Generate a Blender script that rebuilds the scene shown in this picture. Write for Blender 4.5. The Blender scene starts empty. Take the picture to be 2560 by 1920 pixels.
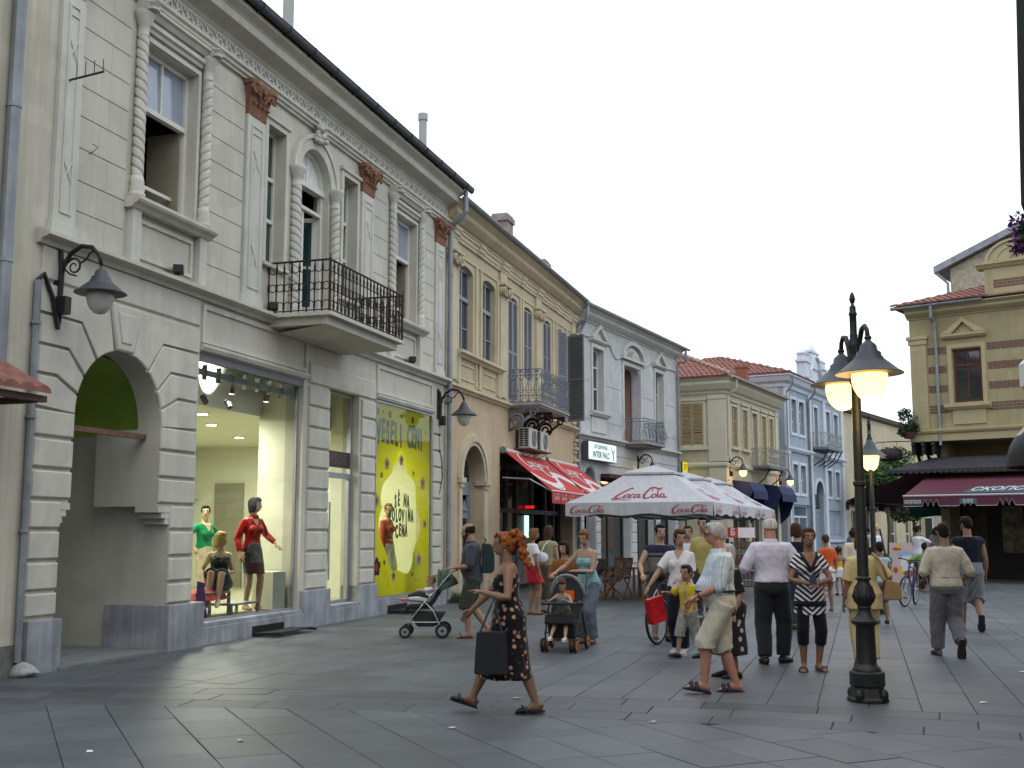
import bpy, bmesh, math, random
from mathutils import Vector, Matrix, Euler, noise
sc = bpy.context.scene
COL = sc.collection
PI = math.pi
rad = math.radians
RND = random.Random(11)
PEND = []
def link(o): PEND.append(o)          # linked to the scene in one go at the end
# ------------------------------------------------------------------ camera, sky, sun, exposure
cam_d = bpy.data.cameras.new("camera"); cam = bpy.data.objects.new("camera", cam_d); COL.objects.link(cam)
cam.location = (0, 0, 1.6); cam.rotation_euler = (PI/2 + rad(7.455), 0, 0)
cam_d.sensor_width = 36; cam_d.lens = 39.87; cam_d.clip_start = 0.05; cam_d.clip_end = 3000
sc.camera = cam
world = bpy.data.worlds.new("World"); sc.world = world; world.use_nodes = True
wn = world.node_tree; wn.nodes.clear()
sky = wn.nodes.new("ShaderNodeTexSky"); sky.sky_type = 'NISHITA'; sky.sun_disc = False
SUN_EL, SUN_AZ = rad(52), rad(150)
sky.sun_elevation = SUN_EL; sky.sun_rotation = SUN_AZ; sky.air_density = 1.0; sky.dust_density = 4.0
hs = wn.nodes.new("ShaderNodeHueSaturation"); hs.inputs['Saturation'].default_value = 0.25
mx = wn.nodes.new("ShaderNodeMix"); mx.data_type = 'RGBA'; mx.inputs[0].default_value = 0.93
bg = wn.nodes.new("ShaderNodeBackground"); wo = wn.nodes.new("ShaderNodeOutputWorld")
wn.links.new(sky.outputs[0], hs.inputs['Color']); wn.links.new(hs.outputs[0], mx.inputs[6])
mx.inputs[7].default_value = (13.2, 14.4, 15.8, 1)          # bright even overcast cloud layer
wn.links.new(mx.outputs[2], bg.inputs[0]); bg.inputs[1].default_value = 0.105
wn.links.new(bg.outputs[0], wo.inputs[0])
sd = bpy.data.lights.new("sun", 'SUN'); sd.energy = 0.5; sd.angle = rad(40); sd.color = (1, .96, .9)
so = bpy.data.objects.new("sun", sd); COL.objects.link(so); so.location = (0, 0, 40)
_d = Vector((math.sin(SUN_AZ)*math.cos(SUN_EL), math.cos(SUN_AZ)*math.cos(SUN_EL), math.sin(SUN_EL)))
so.rotation_euler = _d.to_track_quat('Z', 'Y').to_euler()
sc.view_settings.view_transform = 'Standard'; sc.view_settings.look = 'None'
sc.view_settings.exposure = 0.0; sc.view_settings.gamma = 1.0; sc.view_settings.use_curve_mapping = False
sc.render.engine = 'CYCLES'
cy = sc.cycles; cy.use_denoising = True
try: cy.denoiser = 'OPENIMAGEDENOISE'
except Exception: pass
cy.max_bounces = 7; cy.diffuse_bounces = 3; cy.glossy_bounces = 3; cy.transmission_bounces = 4; cy.transparent_max_bounces = 12
cy.caustics_reflective = False; cy.caustics_refractive = False; cy.sample_clamp_indirect = 6; cy.blur_glossy = 0.5
# ------------------------------------------------------------------ materials
MATS = {}
def srgb(r, g, b):
    f = lambda c: (c/255/12.92) if c/255 <= .04045 else ((c/255+.055)/1.055)**2.4
    return (f(r), f(g), f(b))
def nd(nt, t, **kw):
    n = nt.nodes.new(t)
    for k, v in kw.items():
        if k in n.inputs: n.inputs[k].default_value = v
        else: setattr(n, k, v)
    return n
def base(name):
    m = bpy.data.materials.new(name); m.use_nodes = True
    nt = m.node_tree; b = nt.nodes["Principled BSDF"]; return m, nt, b
def mulc(nt, ca, fac_out, lo, hi):
    """colour times a grey ramp lo..hi driven by fac_out"""
    mr = nd(nt, "ShaderNodeMapRange"); mr.inputs[1].default_value = 0.3; mr.inputs[2].default_value = 0.7
    mr.inputs[3].default_value = lo; mr.inputs[4].default_value = hi
    nt.links.new(fac_out, mr.inputs[0])
    vm = nd(nt, "ShaderNodeVectorMath", operation='SCALE')
    if isinstance(ca, tuple): vm.inputs[0].default_value = ca[:3]
    else: nt.links.new(ca, vm.inputs[0])
    nt.links.new(mr.outputs[0], vm.inputs['Scale']); return vm.outputs[0]
def mat(name, c, rough=.8, var=.12, scale=3., bump=.15, bscale=60., metal=0., spec=.3, streak=0., emit=None, coat=0.):
    if name in MATS: return MATS[name]
    m, nt, b = base(name); L = nt.links
    tc = nd(nt, "ShaderNodeTexCoord")
    b.inputs['Roughness'].default_value = rough; b.inputs['Metallic'].default_value = metal
    b.inputs['Specular IOR Level'].default_value = spec
    if coat: b.inputs['Coat Weight'].default_value = coat
    col = tuple(c)
    if var:
        n1 = nd(nt, "ShaderNodeTexNoise", Scale=scale, Detail=6., Roughness=.6); L.new(tc.outputs['Object'], n1.inputs[0])
        col = mulc(nt, col, n1.outputs[0], 1-var, 1+var)
    if streak:
        mp = nd(nt, "ShaderNodeMapping"); mp.inputs['Scale'].default_value = (7, 7, .35); L.new(tc.outputs['Object'], mp.inputs[0])
        n2 = nd(nt, "ShaderNodeTexNoise", Scale=1., Detail=5., Roughness=.65); L.new(mp.outputs[0], n2.inputs[0])
        col = mulc(nt, col, n2.outputs[0], 1-streak, 1+streak*.35)
        n5 = nd(nt, "ShaderNodeTexNoise", Scale=.55, Detail=3., Roughness=.75); L.new(tc.outputs['Object'], n5.inputs[0])   # old repair patches
        mr = nd(nt, "ShaderNodeMapRange"); mr.inputs[1].default_value = .50; mr.inputs[2].default_value = .53; mr.inputs[3].default_value = .945; mr.inputs[4].default_value = 1.03; L.new(n5.outputs[0], mr.inputs[0])
        vm = nd(nt, "ShaderNodeVectorMath", operation='SCALE'); L.new(col, vm.inputs[0]); L.new(mr.outputs[0], vm.inputs['Scale']); col = vm.outputs[0]
    if isinstance(col, tuple): b.inputs['Base Color'].default_value = (*col[:3], 1)
    else: L.new(col, b.inputs['Base Color'])
    if bump:
        n3 = nd(nt, "ShaderNodeTexNoise", Scale=bscale, Detail=4.); L.new(tc.outputs['Object'], n3.inputs[0])
        bp = nd(nt, "ShaderNodeBump", Strength=bump, Distance=.02); L.new(n3.outputs[0], bp.inputs['Height']); L.new(bp.outputs[0], b.inputs['Normal'])
    if emit:
        b.inputs['Emission Color'].default_value = (*emit[0], 1); b.inputs['Emission Strength'].default_value = emit[1]
    MATS[name] = m; return m
def glass_clear(name, tint=(1, 1, 1), refl=1.0):
    if name in MATS: return MATS[name]
    m = bpy.data.materials.new(name); m.use_nodes = True; nt = m.node_tree; nt.nodes.clear()
    t = nd(nt, "ShaderNodeBsdfTransparent"); t.inputs[0].default_value = (*tint, 1)
    g = nd(nt, "ShaderNodeBsdfGlossy", Roughness=.02); g.inputs[0].default_value = (refl, refl, refl, 1)
    fr = nd(nt, "ShaderNodeFresnel", IOR=1.45); mxs = nd(nt, "ShaderNodeMixShader"); o = nd(nt, "ShaderNodeOutputMaterial")
    nt.links.new(fr.outputs[0], mxs.inputs[0]); nt.links.new(t.outputs[0], mxs.inputs[1]); nt.links.new(g.outputs[0], mxs.inputs[2]); nt.links.new(mxs.outputs[0], o.inputs[0])
    MATS[name] = m; return m
# ------------------------------------------------------------------ mesh builder
class MB:
    def __init__(s): s.v = []; s.f = []; s.m = []
    def add(s, vs, fs, m=0):
        o = len(s.v); s.v += [tuple(p) for p in vs]; s.f += [tuple(i+o for i in f) for f in fs]; s.m += [m]*len(fs); return s
    def box(s, x0, x1, y0, y1, z0, z1, m=0):
        if x0 > x1: x0, x1 = x1, x0
        if y0 > y1: y0, y1 = y1, y0
        if z0 > z1: z0, z1 = z1, z0
        return s.add([(x0,y0,z0),(x1,y0,z0),(x1,y1,z0),(x0,y1,z0),(x0,y0,z1),(x1,y0,z1),(x1,y1,z1),(x0,y1,z1)],
                     [(0,3,2,1),(4,5,6,7),(0,1,5,4),(1,2,6,5),(2,3,7,6),(3,0,4,7)], m)
    def xz(s, pts, y0, y1, m=0):
        """polygon in x,z (counter-clockwise seen from -y) extruded y0(front)..y1(back)"""
        n = len(pts); v = [(p[0], y0, p[1]) for p in pts]+[(p[0], y1, p[1]) for p in pts]
        f = [tuple(range(n)), tuple(range(2*n-1, n-1, -1))]+[(i, i+n, (i+1) % n+n, (i+1) % n) for i in range(n)]
        return s.add(v, f, m)
    def prof_x(s, pts, x0, x1, m=0):
        """polygon in y,z extruded along x"""
        n = len(pts); v = [(x0, p[0], p[1]) for p in pts]+[(x1, p[0], p[1]) for p in pts]
        f = [tuple(range(n-1, -1, -1)), tuple(range(n, 2*n))]+[(i, (i+1) % n, (i+1) % n+n, i+n) for i in range(n)]
        return s.add(v, f, m)
    def xy(s, pts, z0, z1, m=0):
        n = len(pts); v = [(p[0], p[1], z0) for p in pts]+[(p[0], p[1], z1) for p in pts]
        f = [tuple(range(n-1, -1, -1)), tuple(range(n, 2*n))]+[(i, (i+1) % n, (i+1) % n+n, i+n) for i in range(n)]
        return s.add(v, f, m)
    def tube(s, path, r, n=8, closed=False, m=0, caps=True):
        P = [Vector(p) for p in path]; k = len(P)
        rr = r if isinstance(r, (list, tuple)) else [r]*k
        vs = []; up = None
        for i in range(k):
            a = P[i-1] if (i or closed) else P[i]; b = P[(i+1) % k] if (i < k-1 or closed) else P[i]
            t = (b-a); t = t.normalized() if t.length > 1e-9 else Vector((0, 0, 1))
            if up is None:
                up = Vector((0, 0, 1)) if abs(t.z) < .9 else Vector((1, 0, 0))
            u = t.cross(up)
            if u.length < 1e-6: u = t.cross(Vector((1, .3, .2)))
            u.normalize(); w = u.cross(t).normalized(); up = w
            for j in range(n):
                q = 2*PI*j/n; vs.append(P[i]+(u*math.cos(q)+w*math.sin(q))*rr[i])
        fs = []
        for i in range(k if closed else k-1):
            a = i*n; b = ((i+1) % k)*n
            for j in range(n): fs.append((a+j, a+(j+1) % n, b+(j+1) % n, b+j))
        if caps and not closed: fs += [tuple(range(n-1, -1, -1)), tuple(range((k-1)*n, k*n))]
        return s.add(vs, fs, m)
    def lathe(s, prof, c=(0, 0, 0), n=20, m=0, sx=1, sy=1):
        vs = []; k = len(prof)
        for r, z in prof:
            for j in range(n):
                q = 2*PI*j/n; vs.append((c[0]+r*sx*math.cos(q), c[1]+r*sy*math.sin(q), c[2]+z))
        fs = [(i*n+j, i*n+(j+1) % n, (i+1)*n+(j+1) % n, (i+1)*n+j) for i in range(k-1) for j in range(n)]
        fs += [tuple(range(n-1, -1, -1)), tuple(range((k-1)*n, k*n))]
        return s.add(vs, fs, m)
    def loft(s, rings, m=0):
        """rings: equal-length closed loops of points, capped"""
        n = len(rings[0]); vs = [p for r in rings for p in r]; k = len(rings)
        fs = [(i*n+j, i*n+(j+1) % n, (i+1)*n+(j+1) % n, (i+1)*n+j) for i in range(k-1) for j in range(n)]
        fs += [tuple(range(n-1, -1, -1)), tuple(range((k-1)*n, k*n))]
        return s.add(vs, fs, m)
    def ell(s, c, r, rot=None, n=12, k=8, m=0):
        c = Vector(c); vs = []; M = rot
        for i in range(k+1):
            t = PI*i/k
            for j in range(n):
                q = 2*PI*j/n; p = Vector((r[0]*math.sin(t)*math.cos(q), r[1]*math.sin(t)*math.sin(q), -r[2]*math.cos(t)))
                if M is not None: p = M @ p
                vs.append(c+p)
        fs = []
        for i in range(k):
            for j in range(n):
                a, b, cc, d = i*n+j, i*n+(j+1) % n, (i+1)*n+(j+1) % n, (i+1)*n+j
                if i == 0: fs.append((a, cc, d))
                elif i == k-1: fs.append((a, b, d))
                else: fs.append((a, b, cc, d))
        return s.add(vs, fs, m)
    def xf(s, M, start=0):
        for i in range(start, len(s.v)): s.v[i] = tuple(M @ Vector(s.v[i]))
        return s
    def mesh(s, name):
        me = bpy.data.meshes.new(name); me.from_pydata(s.v, [], s.f); 
        if any(s.m): me.polygons.foreach_set('material_index', s.m)
        return me
    def build(s, name, mats, parent=None, smooth=False, kind=None, bevel=0, fixn=False, label=None):
        me = s.mesh(name)
        if fixn:
            bm = bmesh.new(); bm.from_mesh(me); bmesh.ops.remove_doubles(bm, verts=bm.verts, dist=1e-5)
            bmesh.ops.recalc_face_normals(bm, faces=bm.faces); bm.to_mesh(me); bm.free()
        return obj(name, me, mats, parent, smooth, kind, bevel, label)
def obj(name, me, mats, parent=None, smooth=False, kind=None, bevel=0, label=None):
    for mm in (mats if isinstance(mats, (list, tuple)) else [mats]):
        if len(me.materials) < 8 and mm.name not in [x.name for x in me.materials]: me.materials.append(mm)
    if smooth:
        me.polygons.foreach_set('use_smooth', [True]*len(me.polygons))
    o = bpy.data.objects.new(name, me); link(o)
    if parent is not None: o.parent = parent
    if kind: o['kind'] = kind
    if label: o['label'] = label
    if bevel:
        b = o.modifiers.new('bevel', 'BEVEL'); b.width = bevel; b.segments = 2; b.limit_method = 'ANGLE'; b.angle_limit = rad(40)
    return o
def inst(me, name, parent, loc=(0, 0, 0), rot=(0, 0, 0), scale=(1, 1, 1)):
    o = bpy.data.objects.new(name, me); link(o); o.parent = parent
    o.location = loc; o.rotation_euler = rot; o.scale = scale; return o
def thing(name, label, cat, loc=(0, 0, 0), rotz=0., group=None, kind=None):
    o = bpy.data.objects.new(name, None); link(o); o.location = loc; o.rotation_euler = (0, 0, rotz)
    o.empty_display_size = .2
    o['label'] = label; o['category'] = cat
    if group: o['group'] = group
    if kind: o['kind'] = kind
    return o
def tag(o, label, cat, group=None):
    o['label'] = label; o['category'] = cat
    if group: o['group'] = group
    return o
def copy_tree(o, parent=None):
    c = o.copy(); link(c); c.parent = parent
    for ch in list(o.children): copy_tree(ch, c)
    return c
def smooth_by_angle(o, ang=40):
    me = o.data
    me.polygons.foreach_set('use_smooth', [True]*len(me.polygons))
    try: me.set_sharp_from_angle(angle=rad(ang))
    except Exception: pass
    return o
# ------------------------------------------------------------------ facade helpers (x along, -y out to the street, z up)
def wall_holes(mb, x0, x1, z0, z1, holes, y0, y1, m=0):
    xs = sorted({x0, x1, *[h[i] for h in holes for i in (0, 1) if x0 <= h[i] <= x1]})
    zs = sorted({z0, z1, *[h[i] for h in holes for i in (2, 3) if z0 <= h[i] <= z1]})
    def full(i, j):
        if i < 0 or j < 0 or i >= len(xs)-1 or j >= len(zs)-1: return False
        cx = (xs[i]+xs[i+1])/2; cz = (zs[j]+zs[j+1])/2
        return not any(h[0] < cx < h[1] and h[2] < cz < h[3] for h in holes)
    for i in range(len(xs)-1):
        for j in range(len(zs)-1):
            if not full(i, j): continue
            a, b, c, d = xs[i], xs[i+1], zs[j], zs[j+1]
            V = [(a,y0,c),(b,y0,c),(b,y0,d),(a,y0,d),(a,y1,c),(b,y1,c),(b,y1,d),(a,y1,d)]
            F = [(0,1,2,3),(7,6,5,4)]
            if not full(i-1, j): F.append((0,3,7,4))
            if not full(i+1, j): F.append((1,5,6,2))
            if not full(i, j-1): F.append((0,4,5,1))
            if not full(i, j+1): F.append((3,2,6,7))
            mb.add(V, F, m)
    return mb
def arc_pts(xc, zs, rx, rz, a0=180, a1=0, n=20):
    return [(xc+rx*math.cos(rad(a0+(a1-a0)*i/n)), zs+rz*math.sin(rad(a0+(a1-a0)*i/n))) for i in range(n+1)]
def arch_fill(mb, pts, ztop, y0, y1, m=0):
    """fills between an arch line pts (left to right) and ztop"""
    for (xa, za), (xb, zb) in zip(pts, pts[1:]):
        if abs(xb-xa) < 1e-6: continue
        V = [(xa,y0,za),(xb,y0,zb),(xb,y0,ztop),(xa,y0,ztop),(xa,y1,za),(xb,y1,zb),(xb,y1,ztop),(xa,y1,ztop)]
        mb.add(V, [(0,1,2,3),(7,6,5,4),(0,4,5,1)], m)
    return mb
def ring_arc(mb, pin, pout, y0, y1, m=0):
    for i in range(len(pin)-1):
        a, b, c, d = pin[i], pin[i+1], pout[i+1], pout[i]
        mb.add([(a[0],y0,a[1]),(b[0],y0,b[1]),(c[0],y0,c[1]),(d[0],y0,d[1]),(a[0],y1,a[1]),(b[0],y1,b[1]),(c[0],y1,c[1]),(d[0],y1,d[1])],
               [(0,1,2,3),(0,4,5,1),(3,2,6,7),(0,3,7,4),(1,5,6,2)], m)
    return mb
def frame_rect(mb, x0, x1, z0, z1, w, y0, y1, m=0, bottom=True):
    """picture-frame moulding, pieces butted"""
    mb.box(x0, x0+w, y0, y1, z0, z1, m); mb.box(x1-w, x1, y0, y1, z0, z1, m)
    mb.box(x0+w, x1-w, y0, y1, z1-w, z1, m)
    if bottom: mb.box(x0+w, x1-w, y0, y1, z0, z0+w, m)
    return mb
def window(parent, x0, x1, z0, z1, y, fm, pm, rows=(1,), cols=1, fw=.06, bar=.03, d=.06, arch=0., name='window', sash=True):
    """a window part: frame with bars; child panes. rows are height fractions from the bottom."""
    mb = MB(); frame_rect(mb, x0, x1, z0, z1, fw, y, y+d)
    H = z1-z0-2*fw; zz = z0+fw; tot = sum(rows); cells = []
    for k, r in enumerate(rows):
        h = H*r/tot
        if k: 
            bw = bar*1.8 if sash else bar
            mb.box(x0+fw, x1-fw, y-.012, y+d*.8, zz-bw/2, zz+bw/2)
        W = (x1-x0-2*fw)/cols
        for c in range(cols):
            xa = x0+fw+c*W
            if c: mb.box(xa-bar/2, xa+bar/2, y+.008, y+d*.7, zz+bar, zz+h-bar)
            cells.append((xa, xa+W, zz, zz+h))
        zz += h
    w = mb.build(name, fm, parent)
    for (a, b, c, e) in cells:
        p = MB(); t = RND.uniform(-.012, .012); t2 = RND.uniform(-.008, .008)
        p.add([(a, y+d*.55+t, c), (b, y+d*.55-t, c), (b, y+d*.55-t+t2, e), (a, y+d*.55+t+t2, e)], [(0, 1, 2, 3)])
        p.build('pane', pm, w)
    return w
def facade_root(name, label, o, d, cat='building'):
    return thing(name, label, cat, (o[0], o[1], 0), math.atan2(d[1], d[0]))
def text_mesh(body, size=1., shear=0., extr=.004, bold=0., align='CENTER', sx=1.):
    cu = bpy.data.curves.new('lettering', 'FONT'); cu.body = body; cu.size = size; cu.shear = shear; cu.extrude = extr; cu.offset = bold
    cu.align_x = align; cu.align_y = 'CENTER'; cu.resolution_u = 3
    o = bpy.data.objects.new('lettering_tmp', cu); COL.objects.link(o)
    dg = bpy.context.evaluated_depsgraph_get(); me = bpy.data.meshes.new_from_object(o.evaluated_get(dg))
    bpy.data.objects.remove(o); bpy.data.curves.remove(cu)
    if sx != 1.: me.transform(Matrix.Diagonal((sx, 1, 1, 1)))
    return me
def lettering(body, parent, m, loc, size, rot=(PI/2, 0, 0), shear=0., bold=0., extr=.004, align='CENTER', sx=1., name='lettering'):
    me = text_mesh(body, size, shear, extr, bold, align, sx)
    o = obj(name, me, m, parent); o.location = loc; o.rotation_euler = rot; return o
# ================================================================== material palette
PLA = mat('plaster_cream', (.52, .50, .425), .85, .08, .9, .15, 50, streak=.08)
PLW = mat('plaster_white', (.56, .55, .49), .85, .07, 1.5, .08, 60, streak=.12)
TRIM = mat('plaster_trim', (.54, .52, .45), .8, .08, 2., .08, 70, streak=.10)
TERRA = mat('terracotta', (.235, .115, .072), .85, .22, 6., .5, 30)
STONE = mat('grey_marble', (.30, .315, .34), .55, .25, 2.2, .1, 40, streak=.3)
GREENP = mat('green_vault_paint', (.30, .44, .07), .85, .1, 2., .1)
SLATE = mat('dark_gutter_metal', (.045, .05, .055), .6, .2, 5., .1)
ZINC = mat('zinc_pipe', (.27, .29, .31), .5, .18, 3., .1, 30, metal=.35, streak=.25)
IRON = mat('black_iron', (.012, .012, .013), .55, .2, 9., .15, 40, spec=.4)
IRONB = mat('brown_black_iron', (.028, .018, .016), .6, .25, 9., .2, 40)
WOODW = mat('white_painted_wood', (.62, .61, .56), .6, .06, 4., .05)
PANE = mat('window_glass_dark', (.018, .028, .030), .04, 0, bump=.03, bscale=1.5, spec=.9)
PANESKY = mat('window_glass_sky_tint', (.27, .30, .37), .06, .08, 2, .02, spec=.8)  # bright sky reflection painted into the pane as a pale blue base colour
PANEG = mat('window_glass_green', (.02, .055, .048), .06, 0, bump=.03, bscale=1.5, spec=.7)
DARK = mat('dark_interior', (.012, .011, .010), .9, 0, bump=0)
CURT = mat('grey_curtain', (.085, .08, .08), .95, .3, 12., .3, 30)
RUST = mat('rusty_steel', (.16, .09, .06), .85, .3, 8., .3)
RTILE = mat('red_roof_tile', (.24, .105, .085), .85, .3, 5., .3, 40)
CLEAR = glass_clear('shop_glass', (.93, .97, .93))
ASPH = mat('grey_paving_bed', (.060, .064, .068), .9, .2, 3., .2)
# ================================================================== ground and paving
def slab_mat(name, c, rough=.5):
    m, nt, b = base(name); L = nt.links; MATS[name] = m
    tc = nd(nt, "ShaderNodeTexCoord"); oi = nd(nt, "ShaderNodeObjectInfo"); gm = nd(nt, "ShaderNodeNewGeometry")
    n1 = nd(nt, "ShaderNodeTexNoise", Scale=1.3, Detail=7., Roughness=.62); L.new(gm.outputs['Position'], n1.inputs[0])
    col = mulc(nt, c, n1.outputs[0], .82, 1.2)
    n2 = nd(nt, "ShaderNodeTexNoise", Scale=70., Detail=3.); L.new(gm.outputs['Position'], n2.inputs[0])
    col = mulc(nt, col, n2.outputs[0], .9, 1.1)
    mr = nd(nt, "ShaderNodeMapRange"); mr.inputs[3].default_value = .86; mr.inputs[4].default_value = 1.14
    ri = nd(nt, "ShaderNodeAttribute", attribute_name='slab_tone'); 
    L.new(ri.outputs['Fac'], mr.inputs[0])
    vm = nd(nt, "ShaderNodeVectorMath", operation='SCALE'); L.new(col, vm.inputs[0]); L.new(mr.outputs[0], vm.inputs['Scale'])
    n4 = nd(nt, "ShaderNodeTexNoise", Scale=.35, Detail=5.); L.new(gm.outputs['Position'], n4.inputs[0])
    c2 = mulc(nt, vm.outputs[0], n4.outputs[0], .78, 1.16)
    vo = nd(nt, "ShaderNodeTexVoronoi", Scale=2.6); L.new(gm.outputs['Position'], vo.inputs['Vector']); mg = nd(nt, "ShaderNodeMapRange"); mg.inputs[1].default_value = .035; mg.inputs[2].default_value = .055; mg.inputs[3].default_value = .62; mg.inputs[4].default_value = 1.; L.new(vo.outputs['Distance'], mg.inputs[0]); v3 = nd(nt, "ShaderNodeVectorMath", operation='SCALE'); L.new(c2, v3.inputs[0]); L.new(mg.outputs[0], v3.inputs['Scale']); c2 = v3.outputs[0]
    L.new(c2, b.inputs['Base Color'])
    mr2 = nd(nt, "ShaderNodeMapRange"); mr2.inputs[3].default_value = rough-.1; mr2.inputs[4].default_value = rough+.14
    L.new(n4.outputs[0], mr2.inputs[0]); L.new(mr2.outputs[0], b.inputs['Roughness'])
    bp = nd(nt, "ShaderNodeBump", Strength=.12, Distance=.01); L.new(n2.outputs[0], bp.inputs['Height']); L.new(bp.outputs[0], b.inputs['Normal'])
    b.inputs['Specular IOR Level'].default_value = .35
    return m
SLAB = slab_mat('paving_stone', (.088, .097, .106)); SLABD = slab_mat('paving_stone_dark', (.066, .073, .081))
g = MB(); g.add([(-900, -300, -.012), (900, -300, -.012), (900, 1500, -.012), (-900, 1500, -.012)], [(0, 1, 2, 3)])
go = g.build('ground', ASPH, kind='structure')
pav = bpy.data.objects.new('pavement', None); link(pav); pav['kind'] = 'structure'
AC, AR = Vector((-6, -16)), 27.6                     # arc of the darker band
def clip_poly(P, n, d):
    out = []
    for i in range(len(P)):
        a, b = P[i], P[(i+1) % len(P)]; da, db = a.dot(n)-d, b.dot(n)-d
        if da <= 0: out.append(a)
        if da*db < 0: out.append(a+(b-a)*(da/(da-db)))
    return out
F1O, F1D = Vector((-4.5182, 16.4831)), Vector((.29222, .95635))
F1N = Vector((.95635, -.29222))                      # outward from facade 1
slabs = []
def grid(dirv, w, l, region, rng):
    d = Vector(dirv).normalized(); n = Vector((d.y, -d.x))
    for i in range(-60, 80):
        off = RND.random()*l
        for j in range(-40, 80):
            jl = l
            a0 = j*jl+off; c = n*(i*w+w/2)+d*(a0+jl/2)
            if not (rng[0] < c.x < rng[1] and rng[2] < c.y < rng[3]): continue
            if (c-F1O).dot(F1N) < -.1 and c.y < 40: continue
            r = (c-AC).length
            if region == 'near' and r > AR-.62+.6: continue
            if region == 'far' and r < AR+.62-.6: continue
            g2 = RND.uniform(.002, .0045)
            P = [n*(i*w+g2)+d*(a0+g2), n*(i*w+w-g2)+d*(a0+g2), n*(i*w+w-g2)+d*(a0+jl-g2), n*(i*w+g2)+d*(a0+jl-g2)]
            t = (c-AC).normalized()
            if region == 'near': P = clip_poly(P, t, AC.dot(t)+AR-.62-.005)
            else: P = clip_poly(P, -t, -(AC.dot(t)+AR+.62+.005))
            if len(P) < 3: continue
            ar = abs(sum(P[k].x*P[(k+1) % len(P)].y-P[(k+1) % len(P)].x*P[k].y for k in range(len(P))))/2
            if ar < .012: continue
            slabs.append((c, P, 0))
grid((-.45, 1), .5, .86, 'near', (-6, 6, 5.5, 13))
grid((.306, 1), .46, .92, 'far', (-9, 17, 8, 38))
for k in range(3):                                   # the curved band: three rows of small dark stones
    r0 = AR-.62+k*.4133; r1 = r0+.4133-.008; a = rad(55)+k*.011; st = .0265
    while a < rad(108):
        a1 = a+st*RND.choice((1, 1, 1.4))
        P = [AC+Vector((math.cos(q), math.sin(q)))*r for q, r in ((a, r0), (a, r1), (a1-.0003, r1), (a1-.0003, r0))][::-1]
        c = (P[0]+P[2])/2
        if (c-F1O).dot(F1N) > -.05 and c.y > 5: slabs.append((c, P, 1 if k != 1 else RND.choice((0, 1))))
        a = a1
def slab_mesh(P, z):
    me_v = [(p.x, p.y, z-.03) for p in P]; c = sum(P, Vector((0, 0)))/len(P)
    ins = [(p+(c-p).normalized()*.006) for p in P]
    v = me_v+[(p.x, p.y, z-.004) for p in P]+[(p.x, p.y, z) for p in ins]; n = len(P)
    f = [tuple(range(2*n, 3*n))]+[(i, (i+1) % n, n+(i+1) % n, n+i) for i in range(n)]+[(n+i, n+(i+1) % n, 2*n+(i+1) % n, 2*n+i) for i in range(n)]
    return v, f
def shown(c):
    return abs(c.x) < c.y*.47 and c.y > 7.0
slabs.sort(key=lambda s: (not shown(s[0]), s[0].y))
rest = MB(); rtone = []; rmi = []
for k, (c, P, dk) in enumerate(slabs):
    z = RND.uniform(-.0015, .0015); tone = RND.random()
    if sum((P[i].x*P[(i+1) % len(P)].y-P[(i+1) % len(P)].x*P[i].y) for i in range(len(P))) < 0: P = P[::-1]
    v, f = slab_mesh(P, z)
    if k < 300 and shown(c):
        me = bpy.data.meshes.new('paving_slab'); me.from_pydata(v, [], f)
        at = me.attributes.new('slab_tone', 'FLOAT', 'FACE'); at.data.foreach_set('value', [tone]*len(f))
        obj('paving_slab', me, SLABD if dk else SLAB, pav)
    else:
        rest.add(v, f, dk); rtone += [tone]*len(f)
me = rest.mesh('paving_slabs_beyond'); at = me.attributes.new('slab_tone', 'FLOAT', 'FACE'); at.data.foreach_set('value', rtone)
obj('paving_slabs_beyond', me, [SLAB, SLABD], pav, kind='stuff')
# far pavement sheet
fp = MB(); fp.add([(-40, 36, -.004), (80, 36, -.004), (120, 160, -.004), (-40, 160, -.004)], [(0, 1, 2, 3)])
FARP = mat('far_paving', (.090, .098, .107), .55, .2, .8, .1, 8); fp.build('pavement_beyond', FARP, pav)
# scraps of paper on the paving
PAPER = mat('paper_scrap', (.7, .7, .68), .9, .05, 20, 0)
for (x, y) in ((7.0, 11.9), (5.35, 9.9), (4.45, 11.0), (-2.1, 9.05), (1.2, 9.9), (6.2, 16.8), (7.4, 20.4), (7.6, 17.4), (-.5, 9.6), (-3.1, 8.6), (.05, 11.3), (5.9, 13.4)):
    q = MB(); s = RND.uniform(.02, .05); a = RND.random()*6
    q.add([(x+s*math.cos(a+t)*(1+.6*RND.random()), y+s*math.sin(a+t), .006+.012*RND.random()) for t in (0, 1.4, 3.1, 4.6)], [(0, 1, 2, 3)])
    tag(q.build('paper_scrap', PAPER), 'small white paper scrap lying on the grey paving', 'litter', 'paper scraps on the paving')
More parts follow.
